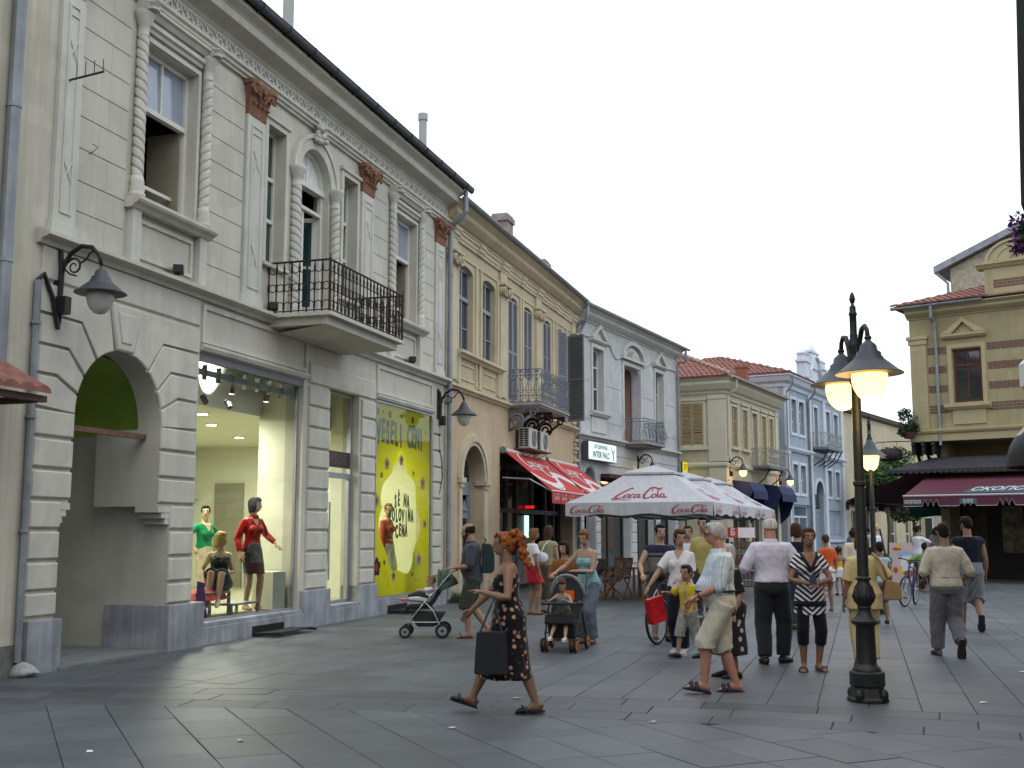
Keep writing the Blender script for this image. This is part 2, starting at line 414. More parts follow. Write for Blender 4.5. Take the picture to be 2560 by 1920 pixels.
# ================================================================== B1: white corner house with the shop
D1 = (.29222, .95635)
b1 = facade_root('neoclassical_shop_house', 'long cream white two storey house with terracotta capitals, arched passage and dress shop', F1O, D1)
X0, X1 = -3.62, 10.12
ARC1 = arc_pts(-1.96, 3.03, .9, .9, 180, 0, 28)
holes_g = [(-2.86, -1.06, 1.95, 3.95), (-3.03, -.77, 0, 1.95), (-.14, 3.13, .30, 4.22), (4.14, 5.42, .30, 4.22), (6.17, 9.26, .30, 4.22)]
W = MB(); wall_holes(W, X0, X1, 0, 5.0, holes_g, 0, .34); arch_fill(W, ARC1, 3.95, 0, .34)
W1x, W2x, NL, NR, DX = (-1.73, -.45), (6.94, 8.22), (1.62, 2.24), (4.50, 5.12), (2.70, 3.92)
UH = [(*W1x, 6.02, 8.29), (*W2x, 6.02, 8.29), (*NL, 6.0, 8.3), (*NR, 6.0, 8.3), (*DX, 5.12, 8.40)]
DARC = arc_pts(sum(DX)/2, 7.76, .61, .63, 180, 0, 20)
wall_holes(W, X0, X1, 5.0, 8.95, UH, .002, .30); arch_fill(W, DARC, 8.40, .002, .30)
W.build('wall', PLA, b1)
# body of the house behind (side, back, roof)
S = MB(); S.box(X0, X0+.3, .34, 9, 0, 9.6); S.box(X1-.3, X1, .34, 9, 0, 9.6); S.box(-.5, X1, 9, 9.3, 0, 9.6); S.box(-.5, X1-.3, .34, 9, 4.75, 4.95); S.box(-.5, X1-.3, .32, 9, 9.1, 9.3)
S.box(X0+.3, -.5, .34, 2.6, 4.75, 4.95); S.box(X0+.3, -.5, .32, 2.6, 9.1, 9.3); S.box(X0+.3, -.5, 2.6, 2.8, 4.2, 9.6); S.box(-.5, -.3, 2.6, 9, 4.75, 9.6)
S.build('party_wall', PLA, b1)
rf = MB(); rf.add([(-.5, -.55, 9.72), (X1+.2, -.55, 9.72), (X1+.2, 4.6, 11.6), (-.5, 4.6, 11.6), (-.5, 9.7, 9.72), (X1+.2, 9.7, 9.72)], [(0, 1, 2, 3), (3, 2, 5, 4), (0, 3, 4), (1, 5, 2)]); rf.add([(X0, -.55, 9.72), (-.5, -.55, 9.72), (-.5, 2.8, 10.9), (X0, 2.8, 10.9)], [(0, 1, 2, 3)])
roof1 = rf.build('roof', RTILE, b1)
# dark interior screens behind upper windows
dk = MB()
for (a, b, c, e) in UH: dk.box(a-.35, b+.35, 1.35, 1.4, c-.2, e+.2)
dk.build('room_wall', DARK, b1)
# ---- rusticated blocks
def rblock(par, x0, x1, z0, z1, dep=.045, m=TRIM, b=.018):
    q = MB(); q.box(x0, x1, -dep, .0, z0, z1)
    # chamfered front
    v = [(x0+b,-dep,z0+b),(x1-b,-dep,z0+b),(x1-b,-dep,z1-b),(x0+b,-dep,z1-b),(x0,-dep+b,z0),(x1,-dep+b,z0),(x1,-dep+b,z1),(x0,-dep+b,z1),(x0,.001,z0),(x1,.001,z0),(x1,.001,z1),(x0,.001,z1)]
    f = [(0,1,2,3)]+[(4+i,4+(i+1)%4,(i+1)%4,i) for i in range(4)]+[(8+i,8+(i+1)%4,4+(i+1)%4,4+i) for i in range(4)]
    q = MB(); q.add(v, f); return q.build('rustic_block', m, par)
ZJ = [.62, .92, 1.27, 1.63, 1.98, 2.34, 2.71, 3.05]
gap = .022
for k in range(len(ZJ)-1):
    z0, z1 = ZJ[k]+gap, ZJ[k+1]-gap+.0
    xr = -3.03 if z1 < 1.96 else -2.86
    rblock(b1, -3.56, xr, z0, z1)
    rblock(b1, (-.77 if z1 < 1.96 else -1.06), -.19, z0, z1)
ZP = [.62, .92, 1.27, 1.63, 1.98, 2.34, 2.71, 3.05, 3.42, 3.79, 4.16]
for k in range(len(ZP)-1):
    rblock(b1, 3.30, 4.10, ZP[k]+gap, ZP[k+1]-gap); rblock(b1, 5.50, 6.13, ZP[k]+gap, ZP[k+1]-gap); rblock(b1, 9.34, 9.86, ZP[k]+gap, ZP[k+1]-gap)
rblock(b1, 3.30, 6.13, 4.18+gap, 4.56)
def poly_block(par, pts, dep=.045, m=TRIM, b=.014, name='voussoir'):
    c = Vector((sum(p[0] for p in pts)/len(pts), sum(p[1] for p in pts)/len(pts)))
    ins = [Vector(p)+(c-Vector(p)).normalized()*b*1.5 for p in pts]; n = len(pts)
    q = MB(); v = [(p.x, -dep, p.y) for p in ins]+[(p[0], -dep+b, p[1]) for p in pts]+[(p[0], .001, p[1]) for p in pts]
    f = [tuple(range(n))]+[(n+i, n+(i+1) % n, (i+1) % n, i) for i in range(n)]+[(2*n+i, 2*n+(i+1) % n, n+(i+1) % n, n+i) for i in range(n)]
    q.add(v, f); return q.build(name, m, par)
def apt(a, r=.9): return (-1.96+r*math.cos(rad(a)), 3.03+r*math.sin(rad(a)))
knees = [(-.45, 3.05, 0), (-.70, 3.45, 15.5), (-.89, 3.80, 32.5), (-1.10, 4.17, 53.5), (-1.52, 4.55, 78.5)]
for side in (1, -1):
    mx_ = (lambda p: p) if side == 1 else (lambda p: (-3.92-p[0], p[1]))
    outer = -.19 if side == 1 else -.36
    for k in range(4):
        (xa, za, aa), (xb, zb, ab) = knees[k], knees[k+1]
        last = k == 3
        A = [apt(aa+(ab-aa)*t/4) for t in range(5)]
        g1 = gap
        P = [apt(aa+1.2)] + ([(xa+.01, za+g1)] if k else []) + [(outer, za+g1), (outer, zb-g1)] + ([(xb, zb-g1)] if not last else [(-1.62, zb-g1)]) + [apt(ab-1.6)] + [apt(ab+(aa-ab)*t/4) for t in (1, 2, 3)]
        if k == 0: P = [apt(aa, .9), (outer, za+g1), (outer, zb-g1), (xb, zb-g1)]+[apt(ab-1.4)]+[apt(ab+(aa-ab)*t/4) for t in (1, 2, 3)]
        P = [mx_(p) for p in P]
        if side == -1: P = P[::-1]
        poly_block(b1, P)
kz = MB(); poly_block(b1, [(-2.13, 3.925), (-1.79, 3.925), (-1.62, 4.53), (-2.30, 4.53)], .07, TRIM, .02, 'keystone')
poly_block(b1, [(-2.06, 4.03), (-1.86, 4.03), (-1.76, 4.42), (-2.16, 4.42)], .085, PLW, .01, 'keystone_panel')
rblock(b1, -3.56, -.19, 4.58, 4.98, .03)
# corbels at the arch foot
for (xa, s) in ((-1.06, 1), (-2.86, -1)):
    cb = MB()
    w = .29*s if s == 1 else .17*s
    for k, (t, zz) in enumerate(((1., 1.95), (.66, 1.87), (.34, 1.79))):
        x_a, x_b = xa+w*(1-t) , xa+w
        cb.box(x_a, x_b, -.03+.008*k, .33, zz-.08, zz-.001)
    cb.build('corbel', TRIM, b1)
# passage
ps = MB(); ps.box(-3.3, -3.03, .34, 2.8, 0, 3.2); ps.box(-.77, -.5, .34, 9, 0, 3.2); ps.box(-3.03, -.77, 9, 9.2, 0, 3.0)
ps.box(-1.06, -.77, .34, 1.0, 1.95, 3.0); ps.box(-3.03, -2.86, .34, 1.0, 1.95, 3.0)
ps.build('passage_wall', PLA, b1)
vt = MB(); A1 = arc_pts(-1.9, 2.95, 1.13, .95, 180, 0, 20)
for (xa, za), (xb, zb) in zip(A1, A1[1:]): vt.add([(xa, .36, za), (xb, .36, zb), (xb, 2.8, zb), (xa, 2.8, za)], [(0, 3, 2, 1)])
vt.build('passage_vault', GREENP, b1, smooth=True)
pf = MB(); pf.box(-3.03, -.77, -.12, 9, -.02, .035); pf.build('passage_floor', mat('worn_concrete', (.16, .17, .165), .8, .2, 3., .2, 30), b1)
bm_ = MB(); bm_.box(-2.9, -1.02, .20, .26, 2.86, 2.93); bm_.build('tie_beam', RUST, b1)
# plinths
for (a, b, o, h) in ((-3.55, -2.98, .10, .60), (-.86, .02, .13, .62), (3.16, 4.14, .10, .62), (5.42, 6.2, .10, .62), (9.26, 10.1, .1, .62)):
    q = MB(); q.box(a, b, -o, (.9 if b < .1 and a > -1 else .33), -.02, h); q.build('plinth', STONE, b1, bevel=.012)
for (a, b) in ((.02, 3.16), (4.14, 5.42), (6.2, 9.26)):
    q = MB(); q.box(a, b, -.09, .3, -.02, .25); q.build('kick_stone', STONE, b1, bevel=.01)
    q = MB(); q.box(a, b, -.06, .3, .252, .31); q.build('window_ledge', STONE, b1, bevel=.008)
# flap gratings standing open at the foot of the shop
for x in (1.45, 6.72):
    t = thing('cellar_hatch', 'black steel cellar hatch grating at foot of %s' % ('the lit dress window' if x < 3 else 'the yellow poster window'), 'hatch', (*[ (F1O+Vector(D1)*x)[i] for i in (0, 1)], 0), math.atan2(D1[1], D1[0]))
    q = MB(); q.box(0, 1.0, -.085, -.101, .02, .16); q.build('opening', DARK, t)
    for k in range(6):
        q = MB(); q.box(.0+.02, 1.15, -.12-.075*k, -.17-.075*k, .035+.004*k, .06+.004*k); q.build('bar', IRON, t)
    q = MB(); q.box(0, .03, -.1, -.6, .03, .062); q.box(1.15, 1.18, -.1, -.6, .03, .062); q.build('frame', IRON, t)
# panels over the shop fronts, string ledge
for (a, b) in ((-.12, 3.2), (6.2, 9.28)):
    q = MB(); frame_rect(q, a, b, 4.36, 4.93, .07, -.035, 0.001); q.build('panel_moulding', PLW, b1)
    q = MB(); q.prof_x([(.0, 4.24), (-.05, 4.24), (-.08, 4.29), (-.08, 4.33), (0, 4.34)], a-.02, b+.02); q.build('shop_cornice', TRIM, b1)
q = MB(); q.prof_x([(.02, 4.98), (-.06, 4.98), (-.09, 5.03), (-.16, 5.05), (-.20, 5.07), (-.20, 5.12), (-.05, 5.16), (.02, 5.16)], X0-.05, X1); q.build('string_course', TRIM, b1)
# ---- ashlar courses
ZA = [5.17, 5.54, 5.93, 6.35, 6.76, 7.15, 7.53, 7.92, 8.31, 8.70]
def ashlar(par, xa, xb, split, dep=.012):
    for k in range(len(ZA)-1):
        cuts = [xa, xb] if not split else [xa, xa+(xb-xa)*(.42 if k % 2 else .60), xb]
        for a, b in zip(cuts, cuts[1:]):
            q = MB(); g_ = .008; h_ = .0015 if len(cuts) > 2 else 0
            q.box(a+(h_ if a != xa else 0), b-(h_ if b != xb else 0), -dep, .004, ZA[k]+g_, ZA[k+1]-g_); q.build('ashlar_block', PLA, par)
for (a, b, s) in ((-3.04, -2.06, 1), (-.10, .90, 1), (5.88, 6.62, 0), (8.56, 9.33, 0)): ashlar(b1, a, b, s)
# ---- pilasters with capitals
def capital(par, x0, x1, z0, z1, out, m):
    c = (x0+x1)/2; w = (x1-x0)/2; q = MB()
    rings = []
    for z, ww, oo in ((0, .98, .055), (.10, .99, .06), (.35, 1.02, .075), (.6, 1.12, .11), (.8, 1.25, .16), (.86, 1.3, .18)):
        zz = z0+(z1-z0)*z; rings.append([(c-w*ww, 0.0, zz), (c-w*ww, -oo*.8-out, zz), (c-w*ww*.6, -oo-out, zz), (c+w*ww*.6, -oo-out, zz), (c+w*ww, -oo*.8-out, zz), (c+w*ww, 0.0, zz)])
    q.loft([r[::-1] for r in rings])
    h = z1-z0
    q.xy([(c-w*1.42, .0), (c-w*1.42, -out-.17), (c-w*1.1, -out-.21), (c-w*.4, -out-.17), (c, -out-.19), (c+w*.4, -out-.17), (c+w*1.1, -out-.21), (c+w*1.42, -out-.17), (c+w*1.42, 0)], z0+h*.86, z1)
    o = q.build('capital', m, par, bevel=.008)
    lf = MB()
    for row, (zz, n, hh, oo) in enumerate(((z0+h*.06, 4, h*.34, .075), (z0+h*.34, 3, h*.34, .10))):
        for i in range(n):
            xx = x0+(x1-x0)*(i+.5)/n; ww = (x1-x0)/n*.42
            path = [(xx, -out-oo*.75, zz), (xx, -out-oo*.95, zz+hh*.55), (xx, -out-oo*1.3, zz+hh*.9), (xx, -out-oo*1.75, zz+hh*.86), (xx, -out-oo*1.7, zz+hh*.70)]
            st = len(lf.v)
            for k, p in enumerate(path):
                t = (1, 1.1, .95, .6, .2)[k]*ww
                lf.v += [(p[0]-t, p[1]+.012, p[2]), (p[0], p[1]-.012, p[2]), (p[0]+t, p[1]+.012, p[2])]
            for k in range(4):
                a = st+k*3
                for j in (0, 1): lf.f.append((a+j, a+j+1, a+j+4, a+j+3)); lf.m.append(0)
    lf.build('acanthus_leaf', m, o)
    vl = MB()
    for s in (-1, 1):
        cc = (c+s*w*1.12, -out-.17, z0+h*.70); pts = []
        for k in range(26):
            a = k*.42; r = h*.17*(1-k/28); pts.append((cc[0]+s*math.cos(a)*r*.8, cc[1]-.012*k/26+abs(math.cos(a)*r)*.25, cc[2]+math.sin(a)*r))
        vl.tube(pts, [h*.05*(1-.5*k/26) for k in range(26)], 6)
        vl.tube([(c+s*w*.15, -out-.13, z0+h*.45), (c+s*w*.6, -out-.15, z0+h*.72), (c+s*w*1.05, -out-.17, z0+h*.86)], h*.035, 5)
    vl.ell((c, -out-.17, z0+h*.78), (h*.09, h*.06, h*.09)); vl.build('volute', m, o)
    return o
for i, (a, b) in enumerate(((-3.47, -3.06), (.92, 1.48), (5.28, 5.84), (9.36, 9.88))):
    q = MB(); q.box(a, b, -.06, .001, 5.16, 8.22); q.box(a-.03, b+.03, -.08, 0, 5.162, 5.30); p = q.build('pilaster', PLW, b1, bevel=.006)
    q = MB(); frame_rect(q, a+.10, b-.10, 5.42, 8.08, .03, -.076, -.059); q.build('panel_moulding', PLW, p)
    for zc in (5.95, 7.5):
        q = MB()
        for s in (1, -1):
            q.tube([((a+b)/2-.09, -.066, zc-.16*s), ((a+b)/2+.09, -.066, zc+.16*s)], .010, 4)
        q.build('cross_ornament', PLW, p)
    q = MB(); q.box(a+.12, b-.12, -.074, -.058, 7.93, 7.99); q.build('panel_lintel', TRIM, p)
    capital(b1, a, b, 8.22, 8.76, .02, TERRA if i else PLW)
# ---- entablature
q = MB(); q.prof_x([(.02, 8.76), (-.05, 8.76), (-.05, 8.80), (-.09, 8.815), (-.09, 8.86), (-.13, 8.88), (-.13, 8.925), (.02, 8.93)], X0-.06, X1); q.build('architrave', TRIM, b1)
q = MB(); q.box(X0, X1, -.04, .01, 8.931, 9.20); fz = q.build('frieze', PLW, b1)
# running scroll relief
sp = MB(); pts = []
for k in range(22):
    a = -.5+k*.40; r = .085*(1-k/26); pts.append((math.cos(a)*r, -.052-.004*k/22, 9.075+math.sin(a)*r))
sp.tube(pts, [.019*(1-.4*k/22) for k in range(22)], 6)
sp.tube([(.085, -.05, 9.03), (.13, -.05, 8.975), (.19, -.05, 8.965), (.235, -.05, 9.02), (.25, -.05, 9.10), (.225, -.05, 9.16)], [.016, .022, .022, .02, .016, .006], 6)
sp.tube([(.10, -.05, 9.15), (.15, -.055, 9.12), (.17, -.05, 9.06)], [.006, .016, .008], 5)
spm = sp.mesh('scroll'); spm.materials.append(PLW); spm.polygons.foreach_set('use_smooth', [True]*len(spm.polygons))
x = X0+.15
while x < X1-.25: inst(spm, 'scroll', fz, (x, 0, 0)); x += .265
q = MB(); q.prof_x([(.02, 9.20), (-.05, 9.20), (-.08, 9.25), (-.13, 9.27), (-.32, 9.33), (-.33, 9.36), (-.33, 9.46), (-.36, 9.49), (-.47, 9.55), (-.47, 9.62), (.02, 9.66)], X0, X1+.02); q.build('cornice', PLA, b1)
gt = MB(); gp = [(-.47+.065*math.cos(rad(t))-.075, 9.70+.09*math.sin(rad(t))) for t in range(180, 361, 20)]+[(-.46, 9.73), (-.62, 9.73)]
gt.prof_x(gp, X0-.1, X1+.28); gt.build('gutter', SLATE, b1)
for k in range(16):
    q = MB(); xx = X0+.5+k*.87; q.tube([(xx, -.62, 9.73), (xx, -.615, 9.66), (xx, -.55, 9.60), (xx, -.47, 9.60)], .014, 5); q.build('gutter_bracket', SLATE, b1)
# ---- window with twisted colonnettes
def colonnette(x, z0, z1, r=.075, out=.07, flip=1):
    c = thing_part('colonnette', b1)
    n, k = 20, 230; vs = []
    for i in range(k+1):
        z = z0+.30+(z1-.28-z0-.30)*i/k
        for j in range(n):
            q_ = 2*PI*j/n; rr = r*(1.06-.30*max(0, math.cos(2*q_+flip*(z-z0)*46))**5); vs.append((x+rr*math.cos(q_), -out+rr*math.sin(q_), z))
    mb = MB(); mb.add(vs, [(i*n+j, i*n+(j+1) % n, (i+1)*n+(j+1) % n, (i+1)*n+j) for i in range(k) for j in range(n)])
    sh = mb.build('twisted_shaft', PLW, c, smooth=True)
    b = MB(); b.lathe([(r*1.55, 0), (r*1.55, .05), (r*1.25, .07), (r*1.45, .11), (r*1.15, .17), (r*1.3, .21), (r*1.0, .31)], (x, -out, z0), 16); b.build('base', PLW, c, smooth=True)
    b = MB(); b.lathe([(r*1.0, -.30), (r*1.15, -.28), (r*1.0, -.26), (r*1.02, -.14), (r*1.25, -.12), (r*1.3, -.08), (r*1.8, -.02), (r*1.9, .03), (r*1.9, .05)], (x, -out, z1), 16); b.build('cap', PLW, c, smooth=True)
    return c
def thing_part(name, parent):
    o = bpy.data.objects.new(name, None); link(o); o.parent = parent; return o
for wi, (a, b) in enumerate((W1x, W2x)):
    c0, c1 = a-.16, b+.16
    q = MB(); frame_rect(q, a-.06, b+.06, 5.99, 8.37, .065, -.03, .001, bottom=False); q.build('window_surround', TRIM, b1)
    colonnette(c0, 6.02, 8.56, flip=1); colonnette(c1, 6.02, 8.56, flip=-1)
    q = MB(); q.prof_x([(.0, 5.86), (-.12, 5.86), (-.16, 5.90), (-.22, 5.93), (-.24, 5.96), (-.24, 6.0), (0, 6.02)], c0-.16, c1+.16); q.build('window_sill', TRIM, b1)
    for cx in (c0, c1): q = MB(); q.box(cx-.09, cx+.09, -.1, 0, 5.16, 5.86); q.build('sill_pedestal', PLW, b1)
    q = MB(); frame_rect(q, c0+.16, c1-.16, 5.24, 5.78, .05, -.03, .001); q.build('apron_panel', PLW, b1)
    q = MB(); q.prof_x([(0, 8.42), (-.05, 8.42), (-.06, 8.47), (-.10, 8.49), (-.10, 8.55), (0, 8.56)], c0+.12, c1-.12); q.prof_x([(0, 8.60), (-.1, 8.60), (-.14, 8.66), (-.18, 8.68), (-.18, 8.72), (0, 8.74)], c0-.05, c1+.05)
    for cx in (c0, c1): q.box(cx-.1, cx+.1, -.2, .002, 8.61, 8.765); q.lathe([(.09, 0), (.09, .03), (.06, .05), (.10, .10), (.04, .14)], (cx, -.21, 8.62), 10)
    q.build('window_entablature', TRIM, b1)
    # open casement: frame with transom, upper fixed lights, lower leaf swung in
    q = MB(); frame_rect(q, a, b, 6.02, 8.29, .07, .15, .23); q.box(a+.07, b-.07, .13, .22, 7.40, 7.47); fr = q.build('window', WOODW, b1)
    m_ = (a+b)/2
    q = MB(); q.box(m_-.015, m_+.015, .16, .20, 7.47, 8.22); q.build('sash_bar', WOODW, fr)
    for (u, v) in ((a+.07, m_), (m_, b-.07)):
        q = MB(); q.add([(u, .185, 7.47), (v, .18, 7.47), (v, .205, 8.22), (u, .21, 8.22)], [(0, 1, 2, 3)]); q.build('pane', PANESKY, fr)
    q = MB(); q.box(b-.11, b-.07, .2, .74, 6.1, 7.4); q.build('open_leaf', mat('tan_wood', (.27, .24, .175), .7, .1), fr)
    q = MB(); q.box(a+.09, a+.14, .22, .5, 6.1, 7.4); q.box(a+.07, b-.07, .3, .33, 6.38, 6.43); q.build('leaf', WOODW, fr)
    q = MB()
    for k in range(24):
        x0_ = a+.15+k*.035; q.add([(x0_, .7+.03*math.sin(k*1.9), 6.0), (x0_+.035, .7+.03*math.sin((k+1)*1.9), 6.0), (x0_+.035, .7+.03*math.sin((k+1)*1.9), 7.9), (x0_, .7+.03*math.sin(k*1.9), 7.9)], [(0, 1, 2, 3)])
    q.build('curtain', CURT, fr, smooth=True)
for (a, b) in (NL, NR):
    q = MB(); frame_rect(q, a-.09, b+.09, 5.95, 8.40, .095, -.035, .001, bottom=False); q.box(a-.12, b+.12, -.07, 0, 8.401, 8.46); q.build('window_surround', TRIM, b1)
    q = MB(); q.box(a-.12, b+.12, -.09, .0, 5.90, 5.96); q.build('window_sill', TRIM, b1)
    window(b1, a, b, 6.0, 8.3, .18, WOODW, PANEG, (1, 1, 1.05), 1, .05, .035)
# balcony door with fanlight
a, b = DX; xc = (a+b)/2
q = MB(); ring_arc(q, arc_pts(xc, 7.76, .61, .63), arc_pts(xc, 7.76, .80, .82), -.06, .001); ring_arc(q, arc_pts(xc, 7.76, .80, .82), arc_pts(xc, 7.76, .88, .90), -.09, .001); q.build('door_archivolt', TRIM, b1)
for cx, s in ((a-.14, 1), (b+.14, -1)):
    colonnette(cx, 5.14, 7.80, .085, .07, s)
q = MB()
for k in range(40):
    q.ell((xc+RND.uniform(-.16, .16), -.10-RND.random()*.07, 8.66+RND.uniform(-.16, .18)), [RND.uniform(.02, .055)]*3, n=8, k=5)
q.build('keystone_ornament', PLW, b1, smooth=True)
q = MB(); q.xz(arc_pts(xc, 7.80, .58, .58, 0, 180, 18)[::1], .16, .19); tym = q.build('fanlight', mat('fanlight_panel', (.66, .67, .66), .4, .03), b1)
q = MB(); ring_arc(q, arc_pts(xc, 7.80, .53, .53), arc_pts(xc, 7.80, .61, .61), .10, .18)
for t in (60, 90, 120):
    q.tube([(xc+.1*math.cos(rad(t)), .15, 7.80), (xc+.34*math.cos(rad(t))+.05*math.cos(rad(t)), .15, 8.05), (xc+.53*math.cos(rad(t)), .15, 7.8+.53*math.sin(rad(t)))], .013, 5)
q.box(a, b, .08, .24, 7.70, 7.80); q.build('fanlight_bars', WOODW, tym)
q = MB(); q.box(a, a+.07, .12, .2, 5.14, 7.7); q.box(b-.07, b, .12, .2, 5.14, 7.7); q.box(a+.07, b-.07, .12, .2, 7.3, 7.36); dr = q.build('balcony_door', WOODW, b1)
def dleaf(x0, x1, y0, y1):
    q = MB(); L_ = math.hypot(x1-x0, y1-y0); q.box(0, L_, -.02, .02, 0, .5); q.box(0, .08, -.02, .02, .5, 2.15); q.box(L_-.08, L_, -.02, .02, .5, 2.15); q.box(.08, L_-.08, -.02, .02, 2.07, 2.15); q.box(.08, L_-.08, -.02, .02, 1.2, 1.25)
    q.xf(Matrix.Translation((x0, y0, 5.15)) @ Matrix.Rotation(math.atan2(y1-y0, x1-x0), 4, 'Z')); o = q.build('door_leaf', WOODW, dr)
    p = MB(); p.add([(.08, 0, .5), (L_-.08, 0, .5), (L_-.08, 0, 2.07), (.08, 0, 2.07)], [(0, 1, 2, 3)]); p.xf(Matrix.Translation((x0, y0, 5.15)) @ Matrix.Rotation(math.atan2(y1-y0, x1-x0), 4, 'Z')); p.build('pane', PANEG, dr)
dleaf(a+.07, a+.62, .2, .2); dleaf(b-.07, b-.25, .2, .70)
# balcony
BX0, BX1, BO = 1.75, 4.85, 1.16
q = MB(); q.box(BX0, BX1, -BO, .0, 5.06, 5.12); q.box(BX0+.10, BX1-.10, -BO+.11, .0, 4.93, 5.06)
q.add([(BX0+.1, -BO+.11, 4.93), (BX1-.1, -BO+.11, 4.93), (BX1-.3, -.08, 4.86), (BX0+.3, -.08, 4.86)], [(0, 1, 2, 3)])
bal = q.build('balcony', TRIM, b1)
def rail_line(p0, p1, n, par, zb, zt, m, bent=True):
    d = Vector((p1[0]-p0[0], p1[1]-p0[1], 0)); q = MB()
    q.tube([(*p0, zt), (*p1, zt)], .018, 6); q.tube([(*p0, zb+.035), (*p1, zb+.035)], .010, 6); q.build('hand_rail', m, par)
    pr = MB(); s_ = d.length/n; dn = d.normalized(); h = zt-zb
    for i in range(n+1):
        p = Vector((*p0, 0))+d*(i/n)
        q = MB(); path = [(p.x, p.y, zb)]
        for t in (.06, .12, .2, .3, .4, .47, .53, .6, .7, .8, .88, .94): path.append((p.x, p.y, zb+h*t))
        path.append((p.x, p.y, zt)); rr = [.014, .014, .023, .015, .012, .014, .022, .022, .014, .012, .015, .023, .014, .014]
        q.tube(path, rr, 6)
        if i < n:
            mid = p+dn*s_/2; R_ = s_*.46
            q.tube([(mid+dn*R_*math.cos(t_)+Vector((0, 0, zb+h*.5+R_*math.sin(t_)))) for t_ in [k*2*PI/14 for k in range(14)]], .009, 4, closed=True)
            for sg, zc in ((-1, zb+h*.86), (1, zb+h*.14)):
                q.tube([(mid+dn*R_*math.cos(t_)+Vector((0, 0, zc+sg*R_*abs(math.sin(t_))*1.1))) for t_ in [k*PI/8 for k in range(9)]], .009, 4)
        q.build('baluster', m, par)
rail_line((BX0+.04, -.02), (BX0+.04, -BO+.04), 8, bal, 5.12, 5.97, IRONB)
rail_line((BX0+.04, -BO+.04), (BX1-.04, -BO+.04), 21, bal, 5.12, 5.97, IRONB)
rail_line((BX1-.04, -BO+.04), (BX1-.04, -.02), 8, bal, 5.12, 5.97, IRONB)
for (px, py) in ((BX0+.04, -BO+.04), (BX1-.04, -BO+.04)):
    q = MB(); q.tube([(px, py, 5.10), (px, py, 6.0)], .022, 6); q.tube([(px, py, 6.0), (px, py, 6.06)], .008, 5); q.build('rail_post', IRONB, bal)
# shop front frames and glass
ALU = mat('aluminium_frame', (.36, .37, .40), .4, .06, 8, .02, metal=.6)
def shop_pane(x0, x1, z0, z1, y, par, fm=ALU, glass=CLEAR):
    q = MB(); frame_rect(q, x0, x1, z0, z1, .035, y, y+.05); w = q.build('shop_window', fm, par)
    p = MB(); p.add([(x0+.035, y+.025, z0+.035), (x1-.035, y+.025, z0+.035), (x1-.035, y+.025, z1-.035), (x0+.035, y+.025, z1-.035)], [(0, 1, 2, 3)]); p.build('pane', glass, w); return w
sw1 = shop_pane(-.14, 3.13, .31, 4.22, .10, b1)
q = MB(); q.box(-.14, 3.13, .02, .09, 4.10, 4.22); q.build('roller_box', mat('roller_shutter_box', (.16, .165, .17), .6, .1), b1)
q = MB(); q.box(-.10, 3.09, .16, .20, 3.93, 4.02)
for k in range(9): q.box(-.1+k*.39, -.085+k*.39, .14, .22, 3.86, 4.09)
q.build('lighting_track', mat('track_metal', (.15, .2, .21), .4, .1, metal=.3), b1)
sw2 = shop_pane(6.17, 9.26, .31, 4.22, -.03, b1, ALU, glass_clear('poster_glass', (.97, .98, .96), .5))
# glazed shop door
q = MB(); frame_rect(q, 4.14, 5.42, .31, 4.22, .06, .14, .22); q.box(4.20, 5.36, .13, .21, 2.60, 2.70); q.box(5.30, 5.36, .14, .21, .31, 2.6); dd = q.build('shop_door', ALU, b1)
for (z0, z1) in ((.33, 2.6), (2.70, 4.16)):
    p = MB(); p.add([(4.2, .18, z0), (5.36, .18, z0), (5.36, .18, z1), (4.2, .18, z1)], [(0, 1, 2, 3)]); p.build('pane', CLEAR, dd)
q = MB(); q.tube([(4.42, .09, .75), (4.42, .09, 2.15)], .022, 8); q.tube([(4.42, .09, .85), (4.42, .17, .85)], .016, 6); q.tube([(4.42, .09, 2.05), (4.42, .17, 2.05)], .016, 6); q.build('door_handle', mat('brushed_steel', (.5, .5, .5), .25, 0, bump=0, metal=1), dd)
q = MB(); q.box(4.2, 5.36, .16, .175, 2.80, 3.10); sgn = q.build('sign_strip', mat('dark_sign_strip', (.05, .035, .035), .5, .1), dd)
lettering('KOPPERUHZ', dd, mat('faded_sign_letter', (.14, .09, .095), .6, 0, bump=0), (4.78, .158, 2.95), .27, bold=.004, sx=.62)
# drainpipes
q = MB(); q.tube([(-4.24, -.09, 9.4), (-4.24, -.09, 3.4)], .075, 10)
for z in (8.2, 6.4, 4.6): q.lathe([(.085, 0), (.085, .04)], (-4.24, -.09, z), 10)
q.build('drainpipe', ZINC, b1)
q = MB(); q.tube([(-3.66, -.06, 4.52), (-3.66, -.06, .16)], .042, 8)
for z in (4.0, 2.9, 1.6): q.lathe([(.062, 0), (.062, .035)], (-3.66, -.06, z), 8)
q.build('cable_conduit', ZINC, b1)
q = MB(); q.tube([(10.10, -.50, 9.62), (10.10, -.50, 9.10), (10.10, -.42, 8.98), (10.12, -.16, 8.80), (10.14, -.11, 8.66), (10.14, -.11, .1)], .06, 10)
for z in (7.6, 6.2, 4.6, 3.0, 1.4): q.lathe([(.07, 0), (.07, .04)], (10.14, -.11, z), 10)
q.build('drainpipe', ZINC, b1)
# flues on the roof
for (x, y, z0, z1) in ((4.6, 1.3, 9.9, 13.5), (13.6, 2.0, 9.8, 13.05)):
    q = MB(); q.lathe([(.11, z0), (.11, z1-.2), (.135, z1-.19), (.135, z1)], (x, y, 0), 14); q.build('flue', mat('flue_grey', (.34, .35, .34), .7, .1), b1)
